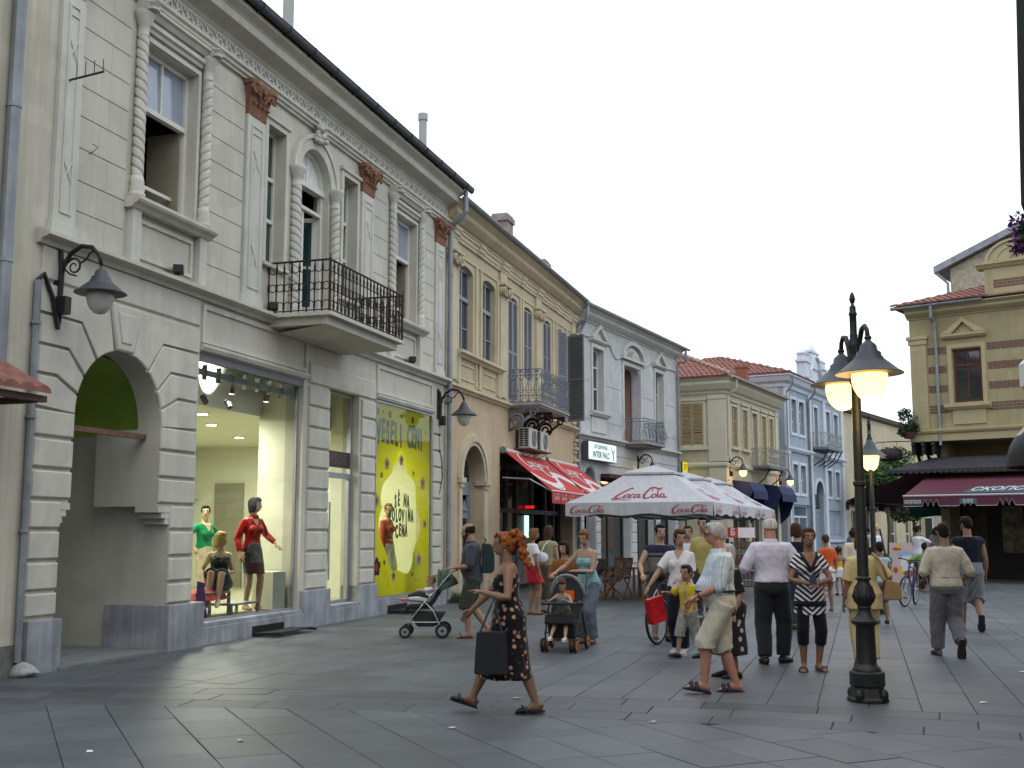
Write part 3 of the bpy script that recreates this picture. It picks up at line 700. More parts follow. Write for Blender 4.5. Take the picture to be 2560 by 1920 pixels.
# little hooks and bird spikes
q = MB(); q.tube([(-3.30, -.06, 7.10), (-3.30, -.55, 7.15)], .014, 5)
for k in range(4): q.tube([(-3.30, -.16-.125*k, 7.11+.012*k), (-3.30, -.16-.125*k, 7.31)], .007, 4)
q.build('spiked_bracket', IRON, b1)
q = MB(); q.tube([(-2.81, -.01, 6.33), (-2.81, -.07, 6.35), (-2.76, -.1, 6.42), (-2.86, -.1, 6.43)], .006, 4); q.build('wire_hook', IRON, b1)
# neighbouring wall at the picture's left edge
b0 = facade_root('plain_house', 'plain beige plastered house wall left of the arched passage', F1O, D1)
q = MB(); q.box(-12, X0-.004, -.01, .3, 0, 9.6); q.box(-12, X0-.004, .3, 9, 0, 9.2); q.build('wall', mat('beige_plaster', (.52, .49, .40), .88, .1, 1., .15, 40, streak=.18), b0)
q = MB(); q.box(-12, X0-.01, -.03, .0, 0, .35); q.build('plinth', mat('stained_concrete', (.13, .13, .12), .9, .4, 3., .4, 20), b0)
cp = thing('tiled_canopy', 'small red tiled canopy over a doorway at the edge of the arched house', 'canopy', (*(F1O+Vector(D1)*-5.6), 0), math.atan2(D1[1], D1[0]))
for i in range(7):
    q = MB(); xx = -.2+i*.24; pts = []
    for (yy, zz) in ((-.02, 3.50), (-.30, 3.36), (-.62, 3.19), (-.80, 3.10)):
        pts.append([(xx+.13*math.cos(rad(t)), yy, zz+.075*math.sin(rad(t))) for t in range(0, 181, 30)]+[(xx-.11, yy, zz-.012), (xx+.11, yy, zz-.012)])
    q.loft(pts); q.build('roof_tile', RTILE, cp)
q = MB(); q.box(-.35, 1.4, -.72, -.64, 3.0, 3.07); q.box(1.2, 1.28, -.7, 0, 2.98, 3.05); q.build('timber_bracket', mat('dark_timber', (.12, .07, .05), .8, .2), cp)
rk = MB(); rk.ell((0, 0, .07), (.16, .11, .09), n=14, k=10)
for i, v in enumerate(rk.v):
    d_ = noise.noise(Vector(v)*5)*.06; rk.v[i] = (v[0]+d_, v[1]+d_*.6, max(0, v[2]+d_))
rs = rk.build('rubble_stone', mat('rubble', (.33, .34, .34), .9, .3, 6, .5, 20)); rs.location = (*(F1O+Vector(D1)*-3.62+F1N*.14), 0); tag(rs, 'lump of grey rubble lying at the foot of the conduit', 'stone')
# ================================================================== shop interior of B1
SHOPW = mat('shop_wall', (.66, .68, .55), .8, .03, 2, .03)
SHOPF = mat('shop_floor', (.42, .40, .28), .3, .06, 2, 0)
q = MB(); q.box(-.45, 9.4, .35, 6.2, .20, .33); q.build('shop_floor', SHOPF, b1)
q = MB(); q.box(-.55, 9.5, 6.2, 6.3, .33, 4.7); q.box(-.62, -.5, .35, 6.2, .33, 4.7); q.box(9.4, 9.5, .35, 6.2, .33, 4.7); q.box(3.14, 3.22, .2, .85, .33, 4.5); q.box(5.95, 6.03, .25, .85, .33, 4.5); q.build('shop_wall', SHOPW, b1)
q = MB(); q.box(-.5, 9.4, .86, 6.2, 3.6, 3.68); q.build('shop_ceiling', SHOPW, b1)
q = MB(); q.box(-.5, 3.14, .80, .858, 3.6, 4.6); q.build('bulkhead', mat('bulkhead_white', (.75, .76, .70), .8, .02, 2, 0), b1)
q = MB(); q.box(-.5, 3.14, .36, .80, 4.5, 4.6); q.build('bay_ceiling', SHOPW, b1)
q = MB(); q.box(9.33, 9.398, 4.75, 5.5, .33, 2.75); q.build('fitting_room_door', mat('taupe_door', (.26, .26, .19), .7, .05), b1)
def local1(x, y): p = F1O+Vector(D1)*x-F1N*y; return (p.x, p.y)
LAMPE = mat('lamp_diffuser', (.9, .9, .85), .5, 0, bump=0, emit=((1, .98, .86), 9.))
A1 = math.atan2(D1[1], D1[0])
def downlight(x, y, z, power, size=.35, name='downlight', label='', col=(1, .97, .80)):
    t = thing(name, label, 'lamp', (*local1(x, y), z), A1, 'lit ceiling lamps in the dress shop')
    q = MB(); q.lathe([(.10, -.012), (.13, -.012), (.13, 0)], n=16); q.build('rim', ALU, t)
    q = MB(); q.lathe([(.0, -.016), (.095, -.016)], n=16); q.build('lens', LAMPE, t)
    l = bpy.data.lights.new('lamp_light', 'AREA'); l.energy = power; l.size = size; l.color = col; l.shape = 'DISK'
    o = bpy.data.objects.new('lamp_light', l); link(o); o.parent = t; o.location = (0, 0, -.03); return t
downlight(2.35, 1.5, 3.6, 100, label='round lit ceiling lamp nearest the shop glass')
downlight(4.1, 2.4, 3.6, 105, label='round lit ceiling lamp above the green dressed mannequin')
downlight(1.2, 3.2, 3.6, 90, label='round lit ceiling lamp far back in the dress shop')
downlight(6.8, 3.4, 3.6, 90, label='round ceiling lamp deep in the shop before the taupe door')
downlight(7.6, 1.4, 3.6, 110, label='ceiling lamp behind the yellow poster')
def spotlight(x, y, z, tx, ty, tz, power, label):
    t = thing('track_spotlight', label, 'lamp', (*local1(x, y), z), A1, 'spotlights on the shop window track')
    d = Vector((tx-x, ty-y, tz-z)).normalized()
    q = MB(); q.tube([(0, 0, 0), d*.14], .045, 12); q.tube([(0, 0, 0), (0, 0, .1)], .012, 6); q.build('head', IRON, t)
    q = MB(); q.tube([d*.142, d*.146], .038, 12); q.build('lens', LAMPE, t)
    l = bpy.data.lights.new('spot_light', 'SPOT'); l.energy = power; l.spot_size = rad(64); l.spot_blend = .6; l.shadow_soft_size = .04; l.color = (1, .98, .90)
    o = bpy.data.objects.new('spot_light', l); link(o); o.parent = t; o.location = d*.16; o.rotation_euler = d.to_track_quat('-Z', 'Y').to_euler()
spotlight(.55, .30, 3.55, .75, .80, 4.2, 190, 'track spotlight throwing a white glow on the bulkhead')
spotlight(1.25, .30, 3.55, 1.4, .80, 4.15, 210, 'second track spotlight throwing a white glow on the bulkhead')
spotlight(2.3, .25, 3.9, 2.35, .5, 1.5, 160, 'track spotlight aimed at the red shirt mannequin')
spotlight(1.2, .25, 3.9, 1.6, .6, 1.0, 130, 'track spotlight aimed at the seated mannequin')
spotlight(7.4, .28, 4.05, 7.9, .5, 1.5, 120, 'spotlight above the mannequin behind the yellow poster')
STEELG = STEELG0 = mat('grey_steel', (.22, .23, .24), .4, .1, 8, .02, metal=.5)
REDC = mat('red_cloth', (.42, .02, .02), .7, .2, 14, .4, 25)
t = thing('wall_shelf', 'glass shelf with folded red cloth at the back of the shop', 'shelf', (*local1(8.0, 5.85), 0), A1)
q = MB(); q.box(-1.4, 1.3, 0, .32, 2.40, 2.43); q.build('board', mat('frosted_shelf', (.5, .55, .48), .3, 0), t)
for xx in (-1.2, 1.1): q = MB(); q.box(xx, xx+.03, .1, .32, 2.3, 2.4); q.build('bracket', ALU, t)
q = MB(); q.box(-.3, .25, .05, .28, 2.432, 2.56); o = q.build('folded_cloth', REDC, bevel=.03); o.location = (*local1(8.0, 5.85), 0); o.rotation_euler = (0, 0, A1); tag(o, 'folded red cloth on the high shop shelf', 'clothes')
t = thing('clothes_rail', 'rail of hanging clothes along the far wall of the dress shop', 'clothes rail', (*local1(8.9, 3.2), .333), A1)
q = MB(); q.tube([(.2, -1.3, 0), (.2, -1.3, 1.5), (.2, 1.3, 1.5), (.2, 1.3, 0)], .018, 6); q.build('frame', STEELG0, t)
for k in range(16): q = MB(); y_ = -1.15+k*.15; q.loft([[(.2-w_, y_-.03, z_), (.2+w_, y_-.03, z_), (.2+w_, y_+.03, z_), (.2-w_, y_+.03, z_)] for w_, z_ in ((.24, .55+.1*(k % 3)), (.2, 1.0), (.21, 1.3), (.06, 1.44))]); q.build('garment', mat('garment_%d' % (k % 5), [(.35, .33, .28), (.25, .02, .03), (.03, .03, .035), (.10, .16, .12), (.42, .38, .3)][k % 5], .9, .15, 10, .3, 20), t)
for k, (xx, yy, w, h, c, lb) in enumerate(((1.25, 1.7, .5, 1.12, (.62, .62, .36), 'pale yellow display block behind the seated mannequin'), (2.85, .42, .42, .62, (.66, .68, .58), 'low white display cube in the corner by the glass'))):
    q = MB(); q.box(-w/2, w/2, -.2, .2, 0, h); o = q.build('display_block', mat('display_block_%d' % k, c, .6, .03, 2, 0), bevel=.01); o.location = (*local1(xx, yy), .332); o.rotation_euler = (0, 0, A1); tag(o, lb, 'plinth')
def low_table(x, y, w, d, h, lb):
    t = thing('low_table', lb, 'table', (*local1(x, y), .333), A1, 'low steel display tables')
    q = MB(); q.box(-w/2, w/2, -d/2, d/2, h-.03, h); q.build('table_top', STEELG, t)
    for sx in (-1, 1):
        for sy in (-1, 1):
            q = MB(); q.box(sx*(w/2-.02)-.02, sx*(w/2-.02)+.02, sy*(d/2-.02)-.02, sy*(d/2-.02)+.02, 0, h-.03); q.build('leg', STEELG, t)
low_table(1.75, .42, .85, .42, .17, 'lower steel table under the seated mannequin feet')
low_table(1.05, .58, .95, .46, .36, 'higher steel table draped with red cloth under the seated mannequin')
rc = MB(); n_ = 14
for i in range(n_+1):
    for j in range(7):
        u, v = i/n_, j/6; x_ = -.62+1.15*u; y_ = -.28+.56*v
        e = max(abs(u-.5)*2-.72, abs(v-.5)*2-.72, 0); rc.v.append((x_, y_, .705-e*.45+.012*math.sin(i*1.7+j)))
for i in range(n_):
    for j in range(6): a = i*7+j; rc.f.append((a, a+7, a+8, a+1)); rc.m.append(0)
o = rc.build('draped_cloth', REDC, smooth=True); o.location = (*local1(1.0, .58), 0); o.rotation_euler = (0, 0, A1); tag(o, 'crumpled red cloth draped over the steel table in the shop window', 'cloth')
q = MB(); q.xz([(-.02, 0), (.28, 0), (.16, .52), (.0, .55)], -.01, .01); o = q.build('purple_card', mat('purple_card', (.09, .012, .20), .6, .05)); o.location = (*local1(.42, .25), .335); o.rotation_euler = (0, 0, A1); tag(o, 'purple display card with white lettering at the shop window corner', 'sign')
c_ = lettering('sale', o, mat('card_letter', (.7, .7, .75), .6, 0, bump=0), (.13, -.013, .16), .11, bold=.003); c_['label'] = 'white lettering on the card'
# ---- yellow poster film behind the second shop window
from mathutils.geometry import tessellate_polygon
def film(pts, holes, name, m, par, y, th=.003):
    loops = [[Vector((p[0], p[1], 0)) for p in L] for L in [pts]+holes]; tri = tessellate_polygon(loops)
    flat = [p for L in loops for p in L]; q = MB()
    q.add([(p.x, y, p.y) for p in flat], [t if (flat[t[1]]-flat[t[0]]).cross(flat[t[2]]-flat[t[0]]).z > 0 else t[::-1] for t in tri])
    return q.build(name, m, par)
m, nt, bb = base('yellow_film'); MATS['yellow_film'] = m
tr = nd(nt, "ShaderNodeBsdfTranslucent"); tr.inputs[0].default_value = (.74, .74, .02, 1); ms = nd(nt, "ShaderNodeMixShader"); ms.inputs[0].default_value = .25
bb.inputs['Base Color'].default_value = (.62, .63, .02, 1); bb.inputs['Roughness'].default_value = .45
nt.links.new(bb.outputs[0], ms.inputs[1]); nt.links.new(tr.outputs[0], ms.inputs[2]); nt.links.new(ms.outputs[0], nt.nodes['Material Output'].inputs[0])
YEL = m
po = thing('window_poster', 'large yellow VESELI CENI sale poster filling the shop window', 'poster', (F1O.x, F1O.y, 0), A1); po.location = (F1O.x+F1N.x*.115, F1O.y+F1N.y*.115, 0)
cloud = []
for (cx, cz, r, a0, a1) in ((7.55, 2.68, .42, 160, 20), (8.10, 2.40, .36, 75, -20), (8.30, 1.75, .42, 60, -60), (7.95, 1.10, .36, 5, -110), (7.30, 1.15, .33, -70, -170), (6.95, 1.75, .45, 235, 150), (6.95, 2.30, .36, 215, 110)):
    for k in range(9): a = rad(a0+(a1-a0)*k/8); cloud.append((cx+r*math.cos(a), cz+r*math.sin(a)))
film([(6.20, .335), (9.23, .335), (9.23, 4.19), (6.20, 4.19)], [cloud], 'poster_film', YEL, po, .145)
film(cloud, [], 'cloud_film', glass_clear('pale_cloud_film', (.80, .84, .62)), po, .146)
PGR = mat('poster_green', (.04, .34, .17), .6, 0, bump=0); PRD = mat('poster_red', (.36, .03, .02), .6, 0, bump=0); PBK = mat('poster_black', (.02, .02, .015), .6, 0, bump=0)
PWH = mat('poster_white', (.62, .63, .52), .6, 0, bump=0); POR = mat('poster_orange', (.75, .14, .02), .6, 0, bump=0)
def jumble(txt, x, z, size, gapx, sx, grow=1.):
    for k, ch in enumerate(txt):
        if ch == ' ': continue
        dz = (-.02, .02, 0, .015, -.01)[k % 5]; ro = (-.06, .03, -.02, .05, 0)[k % 5]
        for mm, yy, bo, dx in ((PBK, .1405, .020*grow, .016), (PRD, .139, .017*grow, -.006), (PGR, .1375, .004*grow, -.010)):
            o = lettering(ch, po, mm, (x+k*gapx+dx, yy, z+dz), size, (PI/2, ro, 0), bold=bo, extr=.0006, sx=sx, name='letter')
jumble('VESELI CENI', 6.40, 3.60, .66, .232, .50)
jumble('SÈ NA', 7.32, 2.24, .36, .17, .55, .8)
jumble('POLOVINA', 7.05, 1.93, .36, .17, .52, .8); jumble('CENA', 7.40, 1.62, .36, .17, .55, .8)
def flower(x, z, r, petal, core):
    q = MB()
    for k in range(5): a = k*2*PI/5+.3; q.xz([(x+math.cos(a)*r*.6+r*.42*math.cos(t), z+math.sin(a)*r*.6+r*.42*math.sin(t)) for t in [i*PI/4 for i in range(8)]], .1405-.0002*k, .1425)
    q.build('flower', petal, po); q = MB(); q.xz([(x+.4*r*math.cos(t), z+.45*r*math.sin(t)) for t in [i*PI/4 for i in range(8)]], .1375, .1390); q.build('flower_core', core, po)
for (x, z, r, pm, cm) in ((6.42, .92, .19, PBK, POR), (6.86, 2.98, .13, PWH, POR), (7.62, 3.10, .12, PWH, POR), (8.84, 2.66, .15, PWH, POR), (6.36, 2.22, .14, PWH, POR), (8.66, 1.02, .15, PWH, POR), (7.28, .72, .11, PWH, PRD), (6.36, 4.02, .07, PBK, POR), (6.98, 4.0, .08, PBK, POR), (8.22, 4.0, .08, PBK, POR), (7.6, 4.02, .05, PBK, PWH), (8.98, 1.78, .10, PWH, PRD), (6.6, 2.74, .06, PBK, PWH), (8.3, 2.86, .05, PBK, PWH), (8.3, .72, .05, PBK, PWH), (6.8, 1.0, .05, PBK, PWH), (6.62, 4.02, .035, PBK, PWH), (8.98, 3.8, .04, PBK, PWH)):
    flower(x, z, r, pm, cm)
# ================================================================== street lanterns on wall brackets
OPAL = mat('opal_globe_off', (.50, .50, .46), .25, 0, bump=0, spec=.5)
OPALON = mat('opal_globe_lit', (.9, .75, .45), .4, 0, bump=0, emit=((1, .56, .13), 5.0))
SHADE = mat('lamp_shade_paint', (.045, .05, .06), .5, .15, 6, .05, spec=.5)
SHADEI = mat('lamp_shade_inside', (.55, .50, .42), .6, .05, 6, 0)
def shade_globe(par, c, s=1., lit=False):
    """bell shaped shade and opal globe hanging below point c (top of the shade)"""
    x, y, z = c
    q = MB(); q.lathe([(.022*s, 0), (.028*s, -.03*s), (.05*s, -.05*s), (.075*s, -.075*s), (.085*s, -.125*s), (.115*s, -.145*s), (.12*s, -.18*s), (.135*s, -.19*s), (.138*s, -.205*s), (.20*s, -.255*s), (.27*s, -.315*s), (.318*s, -.345*s), (.318*s, -.352*s)], c, 28)
    a = smooth_by_angle(q.build('lamp_shade', SHADE, par), 50)
    q = MB(); n = 28; pr = [(.30*s, -.350*s), (.22*s, -.30*s), (.14*s, -.25*s)]
    vs = [(x+r*math.cos(2*PI*j/n), y+r*math.sin(2*PI*j/n), z+h) for r, h in pr for j in range(n)]
    q.add(vs, [(i*n+j, (i+1)*n+j, (i+1)*n+(j+1) % n, i*n+(j+1) % n) for i in range(2) for j in range(n)]); q.build('shade_lining', SHADEI, a, smooth=True)
    q = MB(); q.lathe([(.10*s, -.27*s), (.155*s, -.31*s), (.168*s, -.37*s), (.166*s, -.42*s), (.150*s, -.49*s), (.115*s, -.555*s), (.065*s, -.60*s), (.001, -.617*s)], c, 24); g_ = q.build('globe', OPALON if lit else OPAL, par, smooth=True)
    if lit:
        l = bpy.data.lights.new('globe_light', 'POINT'); l.energy = 16*s; l.color = (1, .60, .22); l.shadow_soft_size = .17*s
        o = bpy.data.objects.new('globe_light', l); link(o); o.parent = par; o.location = (x, y, z-.70*s)
def wall_lamp(root_xy, ang, x, z, label, lit=False, s=1., skew=0.):
    t = thing('wall_lamp', label, 'lamp', (root_xy[0]+math.cos(ang)*x, root_xy[1]+math.sin(ang)*x, z), ang+skew, 'bracket lanterns on the house fronts')
    q = MB(); q.box(-.05*s, .05*s, -.03*s, -.001, -.42*s, .42*s); q.tube([(0, -.03*s, -.40*s), (0, -.07*s, -.38*s), (0, -.08*s, .1*s), (0, -.05*s, .36*s)], .035*s, 8); q.build('back_plate', IRON, t)
    q = MB(); arm = [(0, -.06*s, -.05*s), (0, -.10*s, .15*s), (0, -.20*s, .31*s), (0, -.36*s, .40*s), (0, -.52*s, .37*s), (0, -.63*s, .26*s), (0, -.67*s, .12*s)]
    q.tube(arm, [.03*s]*5+[.026*s, .024*s], 8); q.build('arm', IRON, t, smooth=True)
    q = MB(); pts = []
    for k in range(24): a = .6+k*.38; r = .115*s*(1-k/30); pts.append((0, -.26*s+math.cos(a)*r, .14*s+math.sin(a)*r))
    q.tube(pts, [.017*s*(1-k/40) for k in range(24)], 6)
    q.tube([(0, -.12*s, .12*s), (0, -.2*s, .05*s), (0, -.3*s, .02*s)], .012*s, 5); q.tube([(0, -.36*s, .18*s), (0, -.44*s, .22*s), (0, -.48*s, .29*s), (0, -.55*s, .33*s)], .013*s, 5); q.build('scroll', IRON, t, smooth=True)
    q = MB(); q.box(-.06*s, .06*s, -.20*s, -.06*s, -.46*s, -.24*s); q.build('ballast_box', IRON, t)
    shade_globe(t, (0, -.67*s, .12*s), s, lit); return t
wall_lamp(F1O, A1, -3.28, 4.62, 'large unlit bracket lantern with dark bell shade above the arched passage', s=.95)
t = wall_lamp(F1O, A1, 9.66, 4.45, 'unlit bracket lantern beside the drainpipe at the yellow poster', s=.95)
q = MB(); q.tube([(0, -.03, -.42), (.03, -.04, -1.0), (.16, -.05, -1.25), (.20, -.05, -1.6), (.02, -.04, -2.0)], .016, 5); q.build('cable', IRON, t)
q = MB()
# cable from conduit to first lamp
cb_ = bpy.data.objects.get('wall_lamp'); q = MB(); q.tube([(-.38, -.05, -.10), (-.30, -.07, .0), (-.14, -.08, -.25), (-.02, -.08, -.62)], .028, 6); q.tube([(-.02, -.08, -.62), (.02, -.07, -.5), (0, -.06, -.3)], .02, 6); q.build('cable', IRON, cb_)
for (x, lb) in ((-.96, 'small black floodlight on the ledge under the tall left window'), (1.75, 'small black floodlight on the ledge at the balcony corner'), (7.75, 'small black floodlight on the ledge right of the balcony')):
    t = thing('floodlight', lb, 'floodlight', (*local1(x, -.14), 5.165), A1+.5, 'floodlights along the ledge')
    q = MB(); q.box(-.09, .09, -.07, .07, .02, .14); q.build('housing', IRON, t, bevel=.01)
    q = MB(); q.box(-.075, .075, -.074, -.071, .035, .125); q.build('lens', PANE, t)
    q = MB(); q.box(-.02, .02, -.02, .02, 0, .03); q.build('foot', IRON, t)
# ================================================================== B2: yellow house with shutters
YUP = mat('ochre_plaster', (.50, .425, .275), .85, .08, 1.2, .12, 50, streak=.12)
PEACH = mat('peach_plaster', (.50, .385, .26), .88, .08, 1., .12, 50, streak=.12)
YTR = mat('ochre_trim', (.53, .46, .32), .8, .06, 2, .06, 60, streak=.1)
GREYW = mat('grey_painted_wood', (.24, .26, .31), .6, .1, 4, .05)
SHUT = mat('grey_shutter', (.235, .25, .285), .65, .1, 4, .05)
RAILG = mat('grey_cast_iron', (.15, .165, .19), .6, .2, 8, .1)
b2 = facade_root('ochre_shutter_house', 'ochre yellow house with grey louvred shutters and cast iron balcony over the cafe', F1O, D1)
Y0, Y1 = 10.13, 22.98
SEG = lambda a, b, z: arc_pts((a+b)/2, z-.16, (b-a)/2, .16, 180, 0, 10)
WIN2 = [(11.0, 12.10), (12.88, 13.94)]; SH2 = [(15.12, 16.02, 5.20), (16.62, 17.52, 6.0), (18.76, 19.66, 6.0), (20.44, 21.34, 5.20)]
hl = [(a, b, 5.98, 8.15) for a, b in WIN2]+[(a, b, z, 8.15) for a, b, z in SH2]
W = MB(); wall_holes(W, Y0, Y1, 5.05, 9.0, hl, 0, .3)
for (a, b, _, _) in hl: arch_fill(W, SEG(a, b, 8.15), 8.15, 0, .3)
W.build('wall', YUP, b2)
W = MB(); AD2 = arc_pts(12.13, 2.9, .83, .83, 180, 0, 24)
wall_holes(W, Y0, Y1, 0, 5.05, [(11.3, 12.96, 0, 3.74), (14.35, 22.35, 0, 3.78)], .003, .45); arch_fill(W, AD2, 3.74, .003, .45); W.build('lower_wall', PEACH, b2)
q = MB(); q.box(Y0, Y0+.25, .45, 9, 0, 9.4); q.box(Y1-.25, Y1, .3, 9, 0, 9.4); q.box(Y0, Y1, 9, 9.3, 0, 9.4); q.box(Y0+.25, Y1-.25, .46, 9, 4.8, 4.98); q.box(Y0+.25, Y1-.25, .31, 9, 9.02, 9.2); q.box(14.0, 14.3, .46, 6, 0, 4.8); q.build('party_wall', PEACH, b2)
q = MB(); q.add([(Y0, -.45, 9.42), (Y1, -.45, 9.42), (Y1, 4.6, 11.4), (Y0, 4.6, 11.4), (Y0, 9.7, 9.4), (Y1, 9.7, 9.4)], [(0, 1, 2, 3), (3, 2, 5, 4), (0, 3, 4), (1, 5, 2)]); q.build('roof', RTILE, b2)
q = MB()
for (a, b, c, e) in hl: q.box(a-.2, b+.2, .8, .85, c-.1, e+.1)
q.build('room_wall', DARK, b2)
def cornice(par, x0, x1, zb, zt, out, m, name='cornice'):
    h = zt-zb; q = MB(); q.prof_x([(.02, zb), (-.05, zb), (-.07, zb+h*.12), (-.12, zb+h*.16), (-out*.62, zb+h*.42), (-out*.66, zb+h*.5), (-out*.66, zb+h*.66), (-out*.74, zb+h*.72), (-out, zb+h*.9), (-out, zb+h), (.02, zb+h)], x0, x1); return q.build(name, m, par)
def gutter(par, x0, x1, out, z, m=ZINC, r=.075):
    q = MB(); q.prof_x([(-out-r+r*math.cos(rad(t)), z+r*math.sin(rad(t))) for t in range(180, 361, 20)]+[(-out-.01, z+.012), (-out-2*r+.01, z+.012)], x0, x1); return q.build('gutter', m, par)
def drainpipe(par, x, out_top, z_top, z_turn, zb=.1, r=.055, m=ZINC):
    q = MB(); q.tube([(x, -out_top, z_top), (x, -out_top, z_top-.45), (x, -out_top+.08, z_top-.58), (x, -.2, z_turn+.12), (x, -.11, z_turn), (x, -.11, zb)], r, 8)
    z = z_turn-.6
    while z > .8: q.lathe([(r+.012, 0), (r+.012, .04)], (x, -.11, z), 8); z -= 1.6
    return q.build('drainpipe', m, par)
cornice(b2, Y0, Y1, 8.95, 9.42, .42, YUP); gutter(b2, Y0-.05, Y1+.02, .40, 9.46); drainpipe(b2, 22.86, .46, 9.42, 8.35)
# broken architrave line
for (a, b, o) in ((Y0, 10.35, .08), (10.35, 10.80, .14), (10.80, 12.30, .08), (12.30, 12.72, .12), (12.72, 14.2, .08), (14.2, 14.8, .14), (14.8, 16.15, .08), (16.15, 16.5, .12), (16.5, 17.75, .08), (17.75, 18.35, .14), (18.35, 19.9, .08), (19.9, 20.25, .12), (20.25, 22.2, .08), (22.2, Y1, .14)):
    q = MB(); q.prof_x([(.0, 8.62), (-o*.6, 8.62), (-o*.7, 8.68), (-o, 8.71), (-o, 8.78), (-o-.04, 8.82), (-o-.04, 8.87), (0, 8.89)], a, b); q.build('architrave', YTR, b2)
q = MB(); q.prof_x([(0, 8.28), (-.03, 8.28), (-.03, 8.33), (0, 8.34)], Y0, Y1); q.build('string_moulding', YTR, b2)
# pilaster strips, ionic capitals
for (a, b) in ((10.32, 10.78), (14.22, 14.78), (17.78, 18.32), (22.25, 22.7)):
    q = MB(); q.box(a, b, -.07, .001, 5.2, 8.62); p = q.build('pilaster', YTR, b2, bevel=.006)
    q = MB()
    for s in (-1, 1):
        pts = []
        cx = (a+b)/2+s*(b-a)*.42
        for k in range(26): an = k*.42+PI/2; r = .15*(1-k/29); pts.append((cx+s*math.cos(an)*r, -.16-.003*k, 8.08+math.sin(an)*r))
        q.tube(pts, [.035*(1-k/40) for k in range(26)], 6); q.tube([(cx, -.02, 8.08), (cx, -.18, 8.08)], .135, 14)
    q.box(a-.06, b+.06, -.22, 0, 8.22, 8.27); q.box(a-.02, b+.02, -.14, -.07, 7.98, 8.2); q.build('capital', YTR, p)
for (a, b) in ((10.86, 10.96), (12.24, 12.36), (12.62, 12.74), (14.04, 14.16), (16.16, 16.28), (16.40, 16.52), (19.8, 19.92), (20.2, 20.32), (21.5, 21.62)):
    q = MB(); q.box(a, b, -.045, .001, 5.2, 8.28); q.build('pilaster_strip', YTR, b2)
for (a, b) in WIN2:
    q = MB(); frame_rect(q, a, b, 5.98, 8.1, .06, .12, .2)
    q.box(a+.06, b-.06, .10, .18, 7.30, 7.40); q.box((a+b)/2-.035, (a+b)/2+.035, .11, .17, 6.04, 8.04)
    for zz in (6.62,): q.box(a+.06, b-.06, .13, .16, zz-.015, zz+.015)
    arch_fill(q, [(x_, z_-.05) for x_, z_ in SEG(a, b, 8.15)], 8.16, .12, .2); w = q.build('window', GREYW, b2)
    for (u, v) in ((a+.06, (a+b)/2-.035), ((a+b)/2+.035, b-.06)):
        for (c, e) in ((6.04, 7.3), (7.4, 8.1)):
            p = MB(); t_ = RND.uniform(-.01, .01); p.add([(u, .155+t_, c), (v, .155-t_, c), (v, .158-t_, e), (u, .158+t_, e)], [(0, 1, 2, 3)]); p.build('pane', PANE, w)
q = MB(); q.prof_x([(0, 5.80), (-.08, 5.80), (-.12, 5.86), (-.2, 5.88), (-.2, 5.95), (0, 5.98)], 10.80, 14.35); q.build('window_sill', YTR, b2)
for (a, b) in ((11.05, 12.2), (12.85, 13.95)): q = MB(); frame_rect(q, a, b, 5.28, 5.68, .045, -.028, .001); q.build('apron_panel', YTR, b2)
for xx in (10.85, 12.45, 14.1): q = MB(); q.box(xx, xx+.18, -.07, 0, 5.16, 5.80); q.build('sill_pedestal', YTR, b2)
q = MB(); q.prof_x([(.02, 4.96), (-.05, 4.96), (-.07, 5.0), (-.15, 5.03), (-.15, 5.09), (-.03, 5.14), (.02, 5.14)], Y0, Y1); q.build('string_course', YTR, b2)
# louvred shutters
def shutter(par, w, h, m, n, arch=0, M=Matrix.Identity(4), name='shutter', rails=(0, .48, 1)):
    q = MB(); st = .055
    q.box(0, st, -.02, .02, 0, h); q.box(w-st, w, -.02, .02, 0, h)
    for r in rails: zc = st/2+(h-st)*r; q.box(st, w-st, -.019, .019, zc-st/2, zc+st/2)
    q.xf(M); s_ = q.build(name, m, par)
    q = MB()
    for k in range(n):
        zc = st+(h-2*st)*(k+.5)/n
        if any(abs(zc-(st/2+(h-st)*r)) < st*.8 for r in rails): continue
        d_ = (h-2*st)/n*.62; q.add([(st, .016, zc+d_*.55), (w-st, .016, zc+d_*.55), (w-st, -.018, zc-d_*.55), (st, -.018, zc-d_*.55), (st, .020, zc+d_*.55-.008), (w-st, .020, zc+d_*.55-.008), (w-st, -.014, zc-d_*.55-.008), (st, -.014, zc-d_*.55-.008)], [(0, 3, 2, 1), (4, 5, 6, 7), (0, 1, 5, 4), (2, 3, 7, 6)])
    q.add([(st, .022, st), (w-st, .022, st), (w-st, .022, h-st), (st, .022, h-st)], [(0, 1, 2, 3)], 1)
    q.xf(M); q.build('louvres', [m, DARK], s_, kind='stuff'); return s_
T = Matrix.Translation
for i, (a, b, z) in enumerate(SH2):
    w = (b-a)/2-.01; h = 8.06-z
    if i < 3:
        shutter(b2, w, h, SHUT, int(h/.058), M=T((a+.005, .03, z))); shutter(b2, w, h, SHUT, int(h/.058), M=T((a+w+.015, .03, z)))
    else:
        shutter(b2, w+.15, h, SHUT, int(h/.058), M=T((a, -.02, z)) @ Matrix.Rotation(rad(-14), 4, 'Z')); shutter(b2, w+.2, h+.0, mat('shaded_shutter_green', (.17, .185, .19), .7, .1), int(h/.058), M=T((b+.28, -.06, z)) @ Matrix.Rotation(rad(-112), 4, 'Z'))
